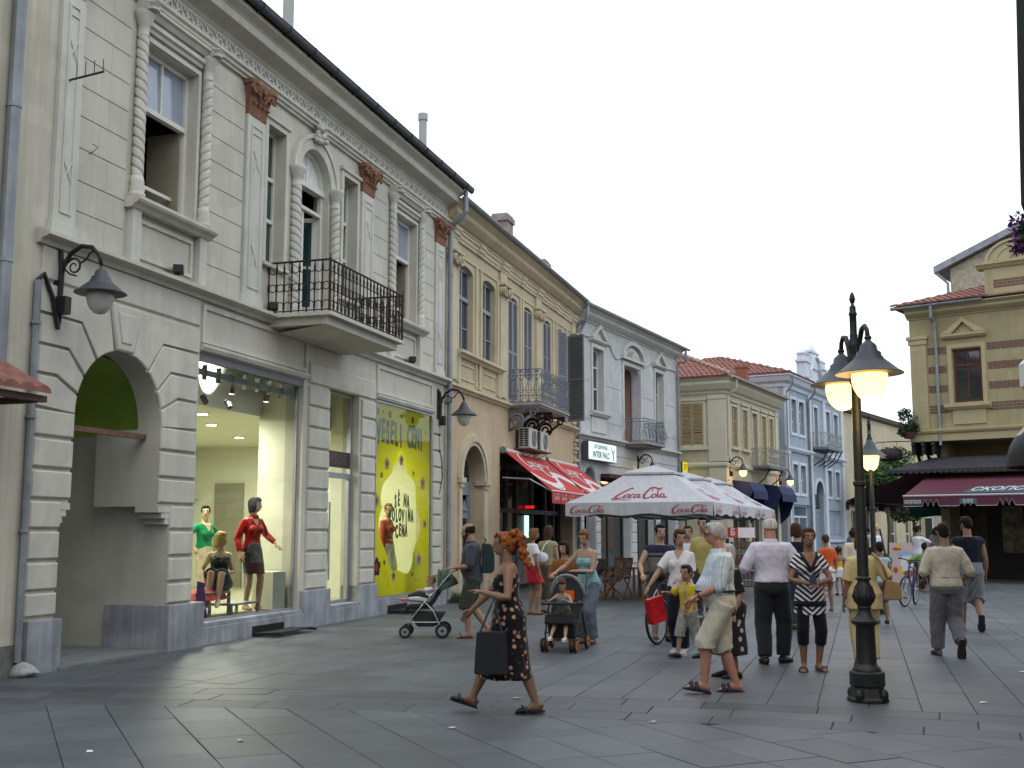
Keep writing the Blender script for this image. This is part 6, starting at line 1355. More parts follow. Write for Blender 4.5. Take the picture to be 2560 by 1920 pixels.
for (x, tx, w) in ((.86, 'СКОПСКО', .5), (2.62, 'БУРЕ', .5), (5.2, 'СКОПСКО', .5)):
    q = MB(); q.box(x-.27, x+.27, -2.915, -2.907, 2.50, 2.66); q.build('valance_label', MATS['teal_label'], aw); lettering(tx, aw, WHP, (x, -2.918, 2.58), .15 if len(tx) > 4 else .17, bold=.003, extr=.001, sx=.75)
MSIDE = Matrix(((0, 1, 0, 0), (-1, 0, 0, 0), (0, 0, 1, 0), (0, 0, 0, 1)))   # x along -> -y.. builds along the side street
zig_awning(b7, 'burgundy awning on the side street seen from its end', -5.5, .6, .1, 3.66, -2.35, 2.72, .32, MSIDE)
# hanging barrel sign, flower basket
t = thing('barrel_sign', 'small dark barrel hanging from a curled bracket under the corner house', 'sign', (O7.x, O7.y, 0), A7)
q = MB(); q.tube([(-.1, -.2, 4.78), (-.55, -.2, 4.80), (-1.25, -.2, 4.80), (-1.4, -.2, 4.74), (-1.34, -.2, 4.66)], .018, 5); q.build('bracket', IRON, t)
q = MB()
for x in (-1.05, -.55): q.tube([(x, -.2, 4.79), (x, -.2, 4.55)], .008, 4)
q.build('chain', IRON, t)
q = MB(); q.lathe([(.001, -.36), (.19, -.36), (.235, -.15), (.245, 0), (.235, .15), (.19, .36), (.001, .36)], n=18); q.xf(T((-.8, -.2, 4.34)) @ Matrix.Rotation(PI/2, 4, 'Y')); br = q.build('barrel', mat('dark_barrel_oak', (.035, .028, .026), .7, .3, 6, .2), t, smooth=True)
for s in (-.27, -.1, .1, .27): q = MB(); r = .245-.35*s*s; q.tube([(-.8+s, -.2+r*math.cos(k*PI/9), 4.34+r*math.sin(k*PI/9)) for k in range(18)], .012, 4, closed=True); q.build('hoop', IRON, br)
# ================================================================== people: one continuous remeshed body, clothes and hair as children
SKINS = {}
def skin_mat(key, c):
    if key in SKINS: return SKINS[key]
    m = mat('skin_'+key, c, .55, .10, 14, .08, 120, spec=.35); b = m.node_tree.nodes['Principled BSDF']
    b.inputs['Subsurface Weight'].default_value = .12; b.inputs['Subsurface Radius'].default_value = (.02, .008, .004); SKINS[key] = m; return m
SK = skin_mat('olive', (.33, .19, .125)); SKT = skin_mat('tan', (.24, .13, .082)); SKF = skin_mat('fair', (.40, .25, .175)); SKM = skin_mat('mannequin', (.60, .44, .30)); SKR = skin_mat('ruddy', (.42, .20, .14))
def cloth(name, c, rough=.9, fold=.35, pattern=None, var=.08):
    """woven cloth: fine weave plus soft folds as relief; pattern(nt, tc) may return a colour socket"""
    if name in MATS: return MATS[name]
    m, nt, b = base(name); L = nt.links; MATS[name] = m; tc = nd(nt, "ShaderNodeTexCoord")
    b.inputs['Roughness'].default_value = rough; b.inputs['Specular IOR Level'].default_value = .15
    b.inputs['Sheen Weight'].default_value = .12
    col = pattern(nt, tc) if pattern else tuple(c)
    n1 = nd(nt, "ShaderNodeTexNoise", Scale=9., Detail=4.); L.new(tc.outputs['Object'], n1.inputs[0]); col = mulc(nt, col, n1.outputs[0], 1-var, 1+var)
    L.new(col, b.inputs['Base Color'])
    mp = nd(nt, "ShaderNodeMapping"); mp.inputs['Scale'].default_value = (1.2, 1.2, .8); L.new(tc.outputs['Object'], mp.inputs[0])
    n2 = nd(nt, "ShaderNodeTexNoise", Scale=4.2, Detail=3.5, Distortion=2.2); L.new(mp.outputs[0], n2.inputs[0])
    bp = nd(nt, "ShaderNodeBump", Strength=fold, Distance=.05); L.new(n2.outputs[0], bp.inputs['Height']); L.new(bp.outputs[0], b.inputs['Normal'])
    return m
def hair_mat(name, c):
    if name in MATS: return MATS[name]
    m, nt, b = base(name); L = nt.links; MATS[name] = m; tc = nd(nt, "ShaderNodeTexCoord")
    mp = nd(nt, "ShaderNodeMapping"); mp.inputs['Scale'].default_value = (90, 90, 9); L.new(tc.outputs['Object'], mp.inputs[0])
    n1 = nd(nt, "ShaderNodeTexNoise", Scale=1., Detail=4., Distortion=.6); L.new(mp.outputs[0], n1.inputs[0]); L.new(mulc(nt, c, n1.outputs[0], .55, 1.5), b.inputs['Base Color'])
    bp = nd(nt, "ShaderNodeBump", Strength=.6, Distance=.012); L.new(n1.outputs[0], bp.inputs['Height']); L.new(bp.outputs[0], b.inputs['Normal'])
    b.inputs['Roughness'].default_value = .6; b.inputs['Specular IOR Level'].default_value = .12; return m
TMP, TRASH = {}, []
def remesh(mb, vox, sm=4, amp=0., seed=0):
    me = bpy.data.meshes.new('tmp'); me.from_pydata(mb.v, [], mb.f)
    bm = bmesh.new(); bm.from_mesh(me); bmesh.ops.recalc_face_normals(bm, faces=bm.faces); bm.to_mesh(me); bm.free()
    o = TMP.get('o')
    if o is None:
        o = bpy.data.objects.new('scratch', me); TMP['o'] = o; r = o.modifiers.new('r', 'REMESH'); r.mode = 'VOXEL'; r.use_smooth_shade = True; s = o.modifiers.new('s', 'SMOOTH'); s.factor = .5
    o.data = me; COL.objects.link(o); o.modifiers['r'].voxel_size = vox; o.modifiers['s'].iterations = sm; o.modifiers['s'].show_viewport = sm > 0
    dg = bpy.context.evaluated_depsgraph_get(); out = bpy.data.meshes.new_from_object(o.evaluated_get(dg)); COL.objects.unlink(o); TRASH.append(me)
    if amp:
        off = Vector((seed*3.7, seed*1.3, seed*.7)); 
        n = len(out.vertices); co = [0.]*(3*n); no = [0.]*(3*n); out.vertices.foreach_get('co', co); out.vertex_normals.foreach_get('vector', no)
        for i in range(0, 3*n, 3):
            x_, y_, z_ = co[i:i+3]; n_ = amp*(noise.noise(Vector((x_*7, y_*7, z_*6))+off)*.9+(.5-abs(noise.noise(Vector((x_*13+z_*5, y_*13, z_*9-x_*4))+off)))*1.0-.3)
            co[i] += no[i]*n_; co[i+1] += no[i+1]*n_; co[i+2] += no[i+2]*n_
        out.vertices.foreach_set('co', co); out.update()
    out.polygons.foreach_set('use_smooth', [True]*len(out.polygons)); return out
def ik(a, b, l1, l2, pole):
    d = b-a; L_ = min(max(d.length, 1e-4), (l1+l2)*.999); dn = d.normalized(); x = (l1*l1-l2*l2+L_*L_)/(2*L_); h = math.sqrt(max(l1*l1-x*x, 0))
    p = pole-dn*pole.dot(dn); p = p.normalized() if p.length > 1e-5 else Vector((0, 1, 0)); return a+dn*x+p*h, a+dn*L_
def ering(c, r, f, rx, ry, n=16, sq=1.0):
    out = []
    for k in range(n):
        q = 2*PI*k/n; cx, sy = math.cos(q), math.sin(q); cx = math.copysign(abs(cx)**sq, cx); sy = math.copysign(abs(sy)**sq, sy); out.append(c+r*(rx*cx)+f*(ry*sy))
    return out
PCOUNT = [0]
def person(label, pos, head_deg, H=1.72, sex='m', skin=SK, feet=None, hands=(None, None), lean=0., side=0., twist=0., hyaw=0., hpitch=0., pelvis=None, build=1., belly=0., top=None, bottom=None, shoes=None, hair=None, vox=.011, face=True, cat='person', name='person', group=None, fingers=True, z=0., sit=False, kneeout=(0, 0), child=0., extras=None, beard=None, hipw=1., elbow=None):
    PCOUNT[0] += 1; seed = PCOUNT[0]
    root = thing(name, label, cat, (pos[0], pos[1], z), rad(head_deg), group)
    h = H; X, Y, Zv = Vector((1, 0, 0)), Vector((0, 1, 0)), Vector((0, 0, 1))
    hs_ = 1.+.45*child      # head scale for children
    P = Vector(pelvis) if pelvis else Vector((0, 0, .527*h))
    u = Vector((math.sin(side), math.sin(lean), math.cos(lean)*math.cos(side))).normalized()
    r0 = (X-u*X.dot(u)).normalized(); f0 = u.cross(r0)
    rs = (r0*math.cos(twist)+f0*math.sin(twist)); fs = u.cross(rs)          # shoulder line
    TL = .300*h*(1-.06*child); sw = (.097 if sex == 'm' else .084)*h*build**.5; fem = sex == 'f'
    if fem: prof = [(-.20, .070, .056, 0), (-.08, .094*hipw, .068*hipw, -.004), (.06, .098*hipw, .070*hipw, -.006), (.2, .086, .060, 0), (.36, .074, .054, .002), (.52, .080, .058, .004), (.68, .088, .062, .005), (.82, .092, .056, 0), (.92, .080, .046, -.004), (.98, .050, .036, -.005)]
    else: prof = [(-.20, .070, .058, 0), (-.08, .090, .066, -.004), (.06, .092, .067, -.002), (.2, .088, .063, .002), (.36, .086, .061, .004), (.52, .092, .064, .005), (.68, .101, .068, .004), (.82, .105, .062, -.001), (.92, .088, .050, -.006), (.98, .052, .040, -.007)]
    def tring(t, w, d, o, infl=0., bl=0.):
        k = min(max(t, 0), 1); rr = r0.lerp(rs, k).normalized(); ff = u.cross(rr); bb = belly*math.exp(-((t-.28)/.22)**2)
        return ering(P+u*(TL*t)+ff*(o*h+bb*h*.5), rr, ff, (w*build*h+infl), (d*build*h+bb*h*.5+infl), 18, .92)
    N = P+u*TL; sh = [N-u*.040*h-rs*sw-fs*.006*h, N-u*.040*h+rs*sw-fs*.006*h]       # left, right (person's left is -X)
    ua, fa, th, sn = .168*h, .148*h, .242*h, .240*h
    hip = [P-r0*.050*h*hipw-u*.012*h, P+r0*.050*h*hipw-u*.012*h]
    if feet is None: feet = ((-.06*h, 0, .045*h, -.1, 0), (.06*h, .02*h, .045*h, .1, 0))
    kn, an = [], []
    for i in (0, 1):
        a = Vector(feet[i][:3]); yaw = feet[i][3]; pole = Vector((math.sin(yaw)+kneeout[i], math.cos(yaw), .15 if not sit else .9)); k_, a_ = ik(hip[i], a, th, sn, pole); kn.append(k_); an.append(a_)
    el, wr = [], []
    for i in (0, 1):
        s = -1 if i == 0 else 1
        w_ = Vector(hands[i]) if hands[i] else sh[i]+Vector((s*.035*h, .035*h, -.305*h))
        pole = Vector(elbow[i]) if elbow and elbow[i] else Vector((s*.55, -1, -.25)); e_, w2 = ik(sh[i], w_, ua, fa, pole); el.append(e_); wr.append(w2)
    # head frame
    neck_top = N+u*.035*h*.6+fs*.012*h+Zv*.022*h
    hf = (fs.xy.to_3d().normalized() if fs.xy.length > .01 else Y); hf = Matrix.Rotation(hyaw, 3, 'Z') @ hf; hr = hf.cross(Zv).normalized(); hf = Matrix.Rotation(hpitch, 3, hr) @ hf; hu = hr.cross(hf).normalized()
    S = h*hs_ if child == 0 else h*(1+.55*child); HC = neck_top+hu*.062*S+hf*.012*S
    HM = Matrix((hr, hf, hu)).transposed()
    def hp(x, y, zz): return HC+HM @ Vector((x*S, y*S, zz*S))
    b = MB()
    b.loft([tring(*p) for p in prof])
    nr = (.031 if fem else .036)*h
    b.tube([N-u*.03*h, N+u*.012*h, neck_top+hu*.02*S], [nr*1.25, nr, nr*.98], 12)
    b.loft([ering(hp(0, y_, z_), hr, hf, w_*S, d_*S, 14) for (z_, y_, w_, d_) in ((-.060, .018, .012, .014), (-.054, .014, .024, .026), (-.040, .006, .032, .040), (-.020, .000, .038, .048), (0, -.002, .0415, .054), (.022, -.004, .0430, .058), (.042, -.006, .0395, .054), (.058, -.008, .028, .040), (.067, -.009, .010, .016))])
    b.loft([ering(hp(0, y_, z_), hr, hf, w_*S, d_*S, 8) for (z_, y_, w_, d_) in ((.012, .050, .006, .006), (-.004, .056, .007, .008), (-.014, .060, .009, .011), (-.020, .054, .010, .008))])      # nose
    for s in (-1, 1): b.ell(hp(s*.0435, -.006, -.004), (.006*S, .013*S, .019*S), HM, 8, 6)                                                          # ears
    b.ell(hp(0, .046, -.034), (.017*S, .010*S, .008*S), HM, 8, 6); b.ell(hp(0, .044, .012), (.030*S, .010*S, .007*S), HM, 8, 6)
    if fem and child == 0:
        for s in (-1, 1): b.ell(P+u*(TL*.62)+rs*(s*.040*h)+fs*.048*h, (.036*h, .034*h, .034*h))
    br_ = build**.5
    for i in (0, 1):
        b.tube([sh[i]-u*.0+(N-sh[i])*.25, sh[i], sh[i].lerp(el[i], .45), el[i], el[i].lerp(wr[i], .3), wr[i].lerp(el[i], .12), wr[i]], [.028*h*br_, .031*h*br_, .0265*h*br_, .0210*h*br_, .0230*h*br_, .0150*h, .0142*h], 10)
        lg = [.056, .050, .036, .0315, .0345, .0195] if fem else [.054, .048, .036, .0315, .0330, .0205]
        lg = [g_*h*br_*(hipw if k < 2 else 1) for k, g_ in enumerate(lg)]
        b.tube([hip[i], hip[i].lerp(kn[i], .4), hip[i].lerp(kn[i], .85), kn[i], kn[i].lerp(an[i], .32)-Vector((0, .006*h, 0)), an[i]], lg, 12)
    footM = []
    for i in (0, 1):
        yaw, pit = feet[i][3], feet[i][4]; M_ = Matrix.Translation(an[i]) @ (Matrix.Rotation(-yaw, 4, 'Z') @ Matrix.Rotation(pit, 4, 'X')); footM.append(M_)
        st = len(b.v); b.loft([[Vector((w*h*math.cos(q_), y_*h, -.045*h+t_*h*max(0, .5+.5*math.sin(q_))**.8)) for q_ in [k*2*PI/10 for k in range(10)]] for (y_, w, t_) in ((-.038, .013, .032), (-.020, .020, .056), (.015, .021, .058), (.055, .025, .036), (.085, .025, .024), (.105, .015, .015))]); b.xf(M_, st)
        b.tube([an[i], M_ @ Vector((0, -.004*h, -.02*h))], [.020*h, .021*h], 8)
    # hands
    hd = []
    for i in (0, 1):
        s = -1 if i == 0 else 1; d = (wr[i]-el[i]).normalized(); side_v = d.cross(Vector((s*.9, .45, .1)) if abs(d.z) > .6 else Zv); side_v = (side_v if side_v.length > .01 else X).normalized(); nrm = side_v.cross(d).normalized()
        if nrm.dot(Vector((s, 0, .4))) < 0: nrm = -nrm
        hd.append((d, side_v, nrm)); b.loft([ering(wr[i]+d*(t_*h), side_v, nrm, w*h, q_*h, 8) for (t_, w, q_) in ((-.005, .012, .010), (.018, .020, .010), (.042, .023, .0095), (.052, .020, .008))])
    body = remesh(b, vox, 2)
    if fingers:
        fb = MB()
        for i in (0, 1):
            s = -1 if i == 0 else 1; d, sv, nv = hd[i]
            for k in range(4):
                o_ = (k-1.5)*.0105*h; L_ = (.036, .043, .040, .030)[k]*h; p0 = wr[i]+d*.045*h+sv*o_; p1 = p0+d*L_*.5-nv*.006*h; p2 = p0+d*L_*.85-nv*.018*h; fb.tube([p0, p1, p2], [.0058*h, .0054*h, .0042*h], 6)
            th_s = sv if (sv.dot(Y) > 0) else -sv
            fb.tube([wr[i]+d*.012*h+th_s*.014*h, wr[i]+d*.028*h+th_s*.030*h-nv*.006*h, wr[i]+d*.046*h+th_s*.030*h-nv*.014*h], [.0075*h, .0065*h, .005*h], 6)
        bm = bmesh.new(); bm.from_mesh(body); fm = bpy.data.meshes.new('f'); fm.from_pydata(fb.v, [], fb.f); bm.from_mesh(fm); bm.to_mesh(body); bm.free(); TRASH.append(fm)
        body.polygons.foreach_set('use_smooth', [True]*len(body.polygons))
    obj('body', body, skin, root)
    # face
    if face:
        EY = mat('eye_dark', (.02, .015, .012), .3, 0, bump=0); LIP = mat('lip', (.30, .10, .08), .5, 0, bump=0); EW = mat('eye_white', (.55, .53, .5), .4, 0, bump=0)
        for s in (-1, 1):
            q = MB(); q.ell(hp(s*.0175, .0475, .003), (.0075*S, .004*S, .0038*S), HM, 8, 5); e_ = q.build('eye', EW, root, smooth=True)
            q = MB(); q.ell(hp(s*.0175, .0500, .003), (.0036*S, .003*S, .0036*S), HM, 8, 5); q.build('pupil', EY, e_, smooth=True)
            q = MB(); q.tube([hp(s*.008, .0515, .0115), hp(s*.019, .0505, .0150), hp(s*.029, .0445, .0110)], [.0022*S, .0030*S, .0014*S], 5); q.build('eyebrow', hair[1] if hair else EY, root)
        q = MB(); q.tube([hp(-.015, .0505, -.0335), hp(0, .0565, -.0325), hp(.015, .0505, -.0335)], [.0015*S, .0042*S, .0015*S], 6); q.build('mouth', LIP, root)
    # ---- clothes
    def legs_cloth(q, frac, infl, flare=0., cut=None):
        for i in (0, 1):
            tot = th+sn; D_ = frac*tot; path = [hip[i]+u*.01*h]; rr = [.060*h*br_*hipw+infl]
            stops = sorted([x for x in (.10, .25, .42, .46, .50, .54, .58, .68, .8, .9, .95) if x < frac-.02]+[frac])
            for t_ in stops:
                d_ = t_*tot; c_ = hip[i].lerp(kn[i], d_/th) if d_ < th else kn[i].lerp(an[i], (d_-th)/sn)
                base_r = .056*(1-t_)+.036*t_ if t_ < .5 else .046-.012*(t_-.5)*2
                path.append(c_); rr.append(base_r*h*br_*(hipw if t_ < .35 else 1)+infl+flare*t_)
            q.tube(path, rr, 14)
    def make(q, nm, m, sm=3, amp=.004, v=None):
        me = remesh(q, v or vox*1.05, sm, amp, seed); return obj(nm, me, m, root)
    if bottom:
        kind, bm_, *opt = bottom; opt = opt[0] if opt else {}
        q = MB(); wt = opt.get('waist', .22)
        if kind in ('trousers', 'shorts'):
            q.loft([tring(*p, infl=opt.get('infl', .010)) for p in prof if p[0] <= wt]+[tring(wt+.02, .088 if not fem else .08, .064, .0, opt.get('infl', .010))])
            legs_cloth(q, opt.get('frac', .985 if kind == 'trousers' else .52), opt.get('infl', .010)+(.006 if kind == 'shorts' else 0), opt.get('flare', .0))
            make(q, kind, bm_, 3, opt.get('amp', .006))
        elif kind == 'skirt':
            hem = opt['hem']; zt = (P+u*TL*wt).z; rings = [tring(wt+.02, .078, .058, 0, .008), tring(wt, .080, .060, 0, .010), tring(.02, .1*hipw, .074*hipw, -.004, .014)]
            kc = (kn[0]+kn[1])/2; n_ = 30; ext = opt.get('spread', 0.)
            for t_ in (.3, .6, .85, 1.):
                zz = P.z+(hem-P.z)*t_; c_ = Vector((P.x+(kc.x-P.x)*t_*.6, P.y+(kc.y-P.y)*t_*.8, zz)); fl = opt.get('flare', .05)*t_
                rings.append([c_+X*((.1*hipw*h+fl)*math.cos(q_)*(1+.05*t_*math.sin(q_*7+seed)))+Y*((.080*hipw*h+fl*1.0+ext*t_)*math.sin(q_)*(1+.06*t_*math.sin(q_*6+seed))) for q_ in [k*2*PI/18 for k in range(18)]])
            q.loft(rings); make(q, 'skirt', bm_, 2, opt.get('amp', .006))
    if top:
        kind, tm_, *opt = top; opt = opt[0] if opt else {}
        q = MB(); hem = opt.get('hem', -.05); inf = opt.get('infl', .011); nk = opt.get('neck', .985); sl = opt.get('sleeve', .62); fl = opt.get('flare', .0)
        hw_ = [p for p in prof if p[0] == .06][0]; prof2 = [p if p[0] > 0 else (p[0], *hw_[1:]) for p in prof]
        pr = [p for p in prof2 if hem < p[0] < nk]
        def at(t_):
            for a, c_ in zip(prof2, prof2[1:]):
                if a[0] <= t_ <= c_[0]: k = (t_-a[0])/(c_[0]-a[0]); return (t_, *[a[j]+(c_[j]-a[j])*k for j in (1, 2, 3)])
            return (t_, *prof2[0][1:]) if t_ < prof2[0][0] else (t_, *prof2[-1][1:])
        rings = []
        for p in [at(max(hem, -.2))]+pr+[at(nk)]:
            ww = inf+fl*max(0, .4-p[0]); rings.append(tring(*p, infl=ww+(.006 if p[0] > .9 else 0)))
        if hem < -.2:
            ex = []; 
            for t_ in (hem, (hem-.2)/2): ex.append(tring(t_, *hw_[1:], inf+fl*(.4-t_)))
            rings = ex+rings
        q.loft(rings)
        if fem and child == 0:
            for s in (-1, 1): q.ell(P+u*(TL*.62)+rs*(s*.040*h)+fs*.050*h, (.040*h, .038*h, .040*h))
        if sl > 0:
            for i in (0, 1):
                L_ = sl*(ua+fa); e = min(1, L_/ua); p_ = [N.lerp(sh[i], .55)-u*.012*h, sh[i], sh[i].lerp(el[i], .5*e), sh[i].lerp(el[i], e)]; w = opt.get('sw', .012); rr = [.030*h*br_+inf*.4, .031*h*br_+inf*.6, .029*h*br_+inf*.7+w*.6, .027*h*br_+inf*.7+w]
                if sl*(ua+fa) > ua+.01: k_ = (L_-ua)/fa; p_ += [el[i].lerp(wr[i], k_*.5), el[i].lerp(wr[i], k_)]; rr[-1] = .027*h+inf; rr += [.026*h+inf, .019*h+inf]
                q.tube(p_, rr, 12)
        elif kind != 'tube':
            for i in (0, 1):
                if opt.get('straps', True): q.tube([N.lerp(sh[i], .52)-u*.005*h+fs*.0, N.lerp(sh[i], .50)-u*.06*h+fs*.062*h, P+u*TL*.72+rs*(.05*h*(-1 if i == 0 else 1))+fs*.075*h], [opt.get('strap', .012)]*3, 6); q.tube([N.lerp(sh[i], .52)-u*.005*h, N.lerp(sh[i], .50)-u*.07*h-fs*.055*h, P+u*TL*.66+rs*(.045*h*(-1 if i == 0 else 1))-fs*.060*h], [opt.get('strap', .012)]*3, 6)
        o_ = make(q, kind, tm_, opt.get('sm', 2), opt.get('amp', .005))
        if opt.get('vneck'):
            o_.data.materials.append(skin); vn = opt['vneck']; 
            for pl in o_.data.polygons:
                c_ = pl.center-N; a_ = c_.dot(rs)/h; bq = c_.dot(u)/h; cq = c_.dot(fs)
                if cq > 0 and bq > -vn and abs(a_) < (bq+vn)*.55+.004: pl.material_index = len(o_.data.materials)-1
        if opt.get('collar'):
            q = MB(); cc = N+u*.012*h+fs*.006*h; q.loft([ering(cc-u*.03*h, rs, fs, nr*1.55, nr*1.5, 14), ering(cc+u*.006*h, rs, fs, nr*1.22, nr*1.25, 14)])
            for s in (-1, 1): q.xf; q.loft([[cc+fs*nr*1.3+rs*(s*.004*h)-u*.004*h, cc+fs*nr*1.0+rs*(s*nr*1.1)+u*.006*h, cc+fs*nr*1.45+rs*(s*.028*h)-u*.034*h], [cc+fs*nr*1.4+rs*(s*.004*h)-u*.005*h, cc+fs*nr*1.1+rs*(s*nr*1.15)+u*.006*h, cc+fs*nr*1.55+rs*(s*.028*h)-u*.035*h]])
            make(q, 'collar', tm_, 1, 0, vox*.8)
        if opt.get('belt'):
            q = MB(); q.loft([tring(.205, .088, .064, 0, inf+.004), tring(.245, .088, .064, 0, inf+.004)]); q.build('belt', opt['belt'], root, smooth=True)
    # ---- shoes
    if shoes:
        kind, sm_ = shoes[0], shoes[1]
        for i in (0, 1):
            q = MB(); M_ = footM[i]
            if kind == 'shoe': q.loft([[Vector((w*h*math.cos(q_), y_*h, -.046*h+t_*h*max(0, .5+.5*math.sin(q_))**.7)) for q_ in [k*2*PI/12 for k in range(12)]] for (y_, w, t_) in ((-.046, .016, .034), (-.026, .024, .052), (.02, .025, .052), (.060, .030, .040), (.095, .029, .030), (.120, .016, .020))]); q.xf(M_); o_ = q.build('shoe', sm_, root, smooth=True); s2 = MB(); s2.loft([[Vector((w*h*math.cos(q_), y_*h, -.050*h+.010*h*max(0, math.sin(q_)))) for q_ in [k*2*PI/12 for k in range(12)]] for (y_, w) in ((-.05, .018), (-.03, .027), (.02, .026), (.06, .032), (.1, .031), (.125, .016))]); s2.xf(M_); s2.build('sole', shoes[2] if len(shoes) > 2 else sm_, o_)
            else:
                q.loft([[Vector((w*h*math.cos(q_), y_*h, -.052*h+.009*h*(1 if math.sin(q_) > 0 else 0))) for q_ in [k*2*PI/12 for k in range(12)]] for (y_, w) in ((-.046, .018), (-.03, .026), (.02, .026), (.06, .031), (.095, .031), (.118, .016))]); q.xf(M_); o_ = q.build('sandal_sole', sm_, root)
                st = MB(); wd = .012*h if kind == 'slipper' else .005*h
                for y_ in ((.045, .075) if kind == 'slipper' else (.05,)): st.tube([Vector((.030*h*math.cos(t_), y_*h+(0 if kind == 'slipper' else .03*h*math.sin(t_)), -.045*h+.040*h*math.sin(t_))) for t_ in [k*PI/8 for k in range(9)]], wd, 6)
                if kind == 'sling': st.tube([Vector((.022*h*math.cos(t_), -.02*h-.022*h*math.sin(t_), -.015*h)) for t_ in [k*PI/8 for k in range(9)]], .004*h, 5); st.loft([[Vector((w*h*math.cos(q_), y_*h, -.045*h+t_*h*max(0, .5+.5*math.sin(q_)))) for q_ in [k*2*PI/12 for k in range(12)]] for (y_, w, t_) in ((.045, .028, .036), (.075, .029, .030), (.10, .024, .024), (.118, .012, .014))])
                st.xf(M_); st.build('strap', sm_, o_)
    # ---- hair
    if hair:
        kind, hm = hair[0], hair[1]; q = MB()
        def E(x, y, zz, rx, ry, rz): q.ell(hp(x, y, zz), (rx*S, ry*S, rz*S), HM, 12, 8)
        def TB(pts, rr): q.tube([hp(*p) for p in pts], [r_*S for r_ in rr], 10)
        if kind in ('short', 'crop', 'bob', 'long', 'pony', 'bun', 'curly', 'lowpony'):
            g_ = {'crop': .0465, 'short': .0475}.get(kind, .049); E(0, -.014, .020, g_, .056, .054); E(0, -.034, -.006, g_*.86, .036, .040); E(0, .016, .048, g_*.78, .040, .024)
            for s in (-1, 1): E(s*.040, .010, .016, .0085, .022, .028)
        if kind in ('bob', 'long'):
            for s in (-1, 1): E(s*.043, -.004, -.020, .013, .034, .050)
            E(0, -.038, -.030, .042, .026, .055); E(0, .036, .040, .036, .022, .020)
        if kind == 'long':
            L_ = hair[2] if len(hair) > 2 else .20
            q.loft([ering(hp(0, -.030-.012*t_, -.02-L_*t_), hr, hf, (.050-.012*t_)*S, (.026-.012*t_)*S, 12) for t_ in (0, .3, .6, .85, 1.)])
        if kind == 'pony': TB([(0, -.060, .030), (0, -.085, .035), (0, -.105, .005), (0, -.105, -.05), (0, -.092, -.10)], [.016, .022, .026, .022, .006])
        if kind == 'lowpony': E(0, -.012, .018, .0485, .058, .055); E(0, -.03, -.01, .043, .036, .04); TB([(0, -.062, -.01), (.01, -.078, -.04), (.035, -.07, -.10), (.05, -.045, -.17)], [.018, .022, .018, .006])
        if kind == 'bun': E(0, -.068, .020, .028, .024, .028)
        if kind == 'curly':
            for k in range(110):
                t_ = RND.random(); r_ = RND.uniform(.008, .015); E(RND.uniform(-.046, .046), -.050-.085*t_+RND.uniform(-.02, .02), .045-.12*t_*t_+RND.uniform(-.04, .04), r_, r_*1.2, r_*1.3)
            for k in range(16): a_ = RND.uniform(-2.2, 2.2); E(.046*math.sin(a_), -.012-.03*math.cos(a_), RND.uniform(-.01, .06), .014, .016, .014)
        if kind == 'ring':
            for k in range(17): a_ = rad(-116+k*14.5)-PI/2; bk_ = max(0, -math.sin(a_)); E(.0405*math.cos(a_), -.006+.049*math.sin(a_), .004+.012*bk_, .0105, .0125, .026+.012*bk_); E(.034*math.cos(a_), -.008+.042*math.sin(a_), .034, .009, .011, .012)
        if q.v:
            me = remesh(q, vox*.9 if kind != 'curly' else vox*.7, 2 if kind != 'curly' else 1, .004 if kind != 'curly' else .012, seed); obj('hair', me, hm, root)
    if beard:
        q = MB(); q.ell(hp(0, .028, -.045), (.034*S, .030*S, .020*S), HM, 12, 8); q.ell(hp(0, .010, -.030), (.0405*S, .030*S, .024*S), HM, 12, 8); q.build('beard', beard, root, smooth=True)
    if extras: extras(root, dict(P=P, N=N, sh=sh, el=el, wr=wr, kn=kn, an=an, hp=hp, S=S, h=h, u=u, rs=rs, fs=fs, HM=HM, hd=hd))
    return root
# hair colours
HDK = hair_mat('hair_black', (.012, .009, .008)); HBR = hair_mat('hair_brown', (.06, .03, .016)); HRD = hair_mat('hair_red', (.26, .075, .02)); HGR = hair_mat('hair_grey', (.34, .34, .35)); HWH = hair_mat('hair_white', (.62, .60, .56)); HLB = hair_mat('hair_light_brown', (.16, .08, .035)); HBL = hair_mat('hair_blonde', (.50, .36, .13))
# ---- patterned cloths
def pat_floral(nt, tc):
    v = nd(nt, "ShaderNodeTexVoronoi", Scale=17.); nt.links.new(tc.outputs['Object'], v.inputs['Vector']); v.inputs['Randomness'].default_value = .95
    n1 = nd(nt, "ShaderNodeTexNoise", Scale=48., Detail=1.); nt.links.new(tc.outputs['Object'], n1.inputs[0])
    ad = nd(nt, "ShaderNodeMath", operation='MULTIPLY_ADD'); nt.links.new(n1.outputs[0], ad.inputs[0]); ad.inputs[1].default_value = .42; nt.links.new(v.outputs['Distance'], ad.inputs[2])
    cr = nd(nt, "ShaderNodeValToRGB"); e = cr.color_ramp.elements; e[0].position = .0; e[0].color = (.16, .045, .03, 1); e[1].position = .27; e[1].color = (.42, .24, .14, 1)
    for p, c in ((.38, (.46, .30, .20, 1)), (.52, (.30, .12, .075, 1)), (.56, (.008, .008, .010, 1)), (1., (.008, .008, .012, 1))): x = e.new(p); x.color = c
    nt.links.new(ad.outputs[0], cr.inputs[0]); return cr.outputs[0]
def ramp_const(nt, fac, cols):
    cr = nd(nt, "ShaderNodeValToRGB"); cr.color_ramp.interpolation = 'CONSTANT'; e = cr.color_ramp.elements
    e[0].position = cols[0][0]; e[0].color = (*cols[0][1], 1); e[1].position = cols[1][0]; e[1].color = (*cols[1][1], 1)
    for p, c in cols[2:]: x = e.new(p); x.color = (*c, 1)
    nt.links.new(fac, cr.inputs[0]); return cr.outputs[0]
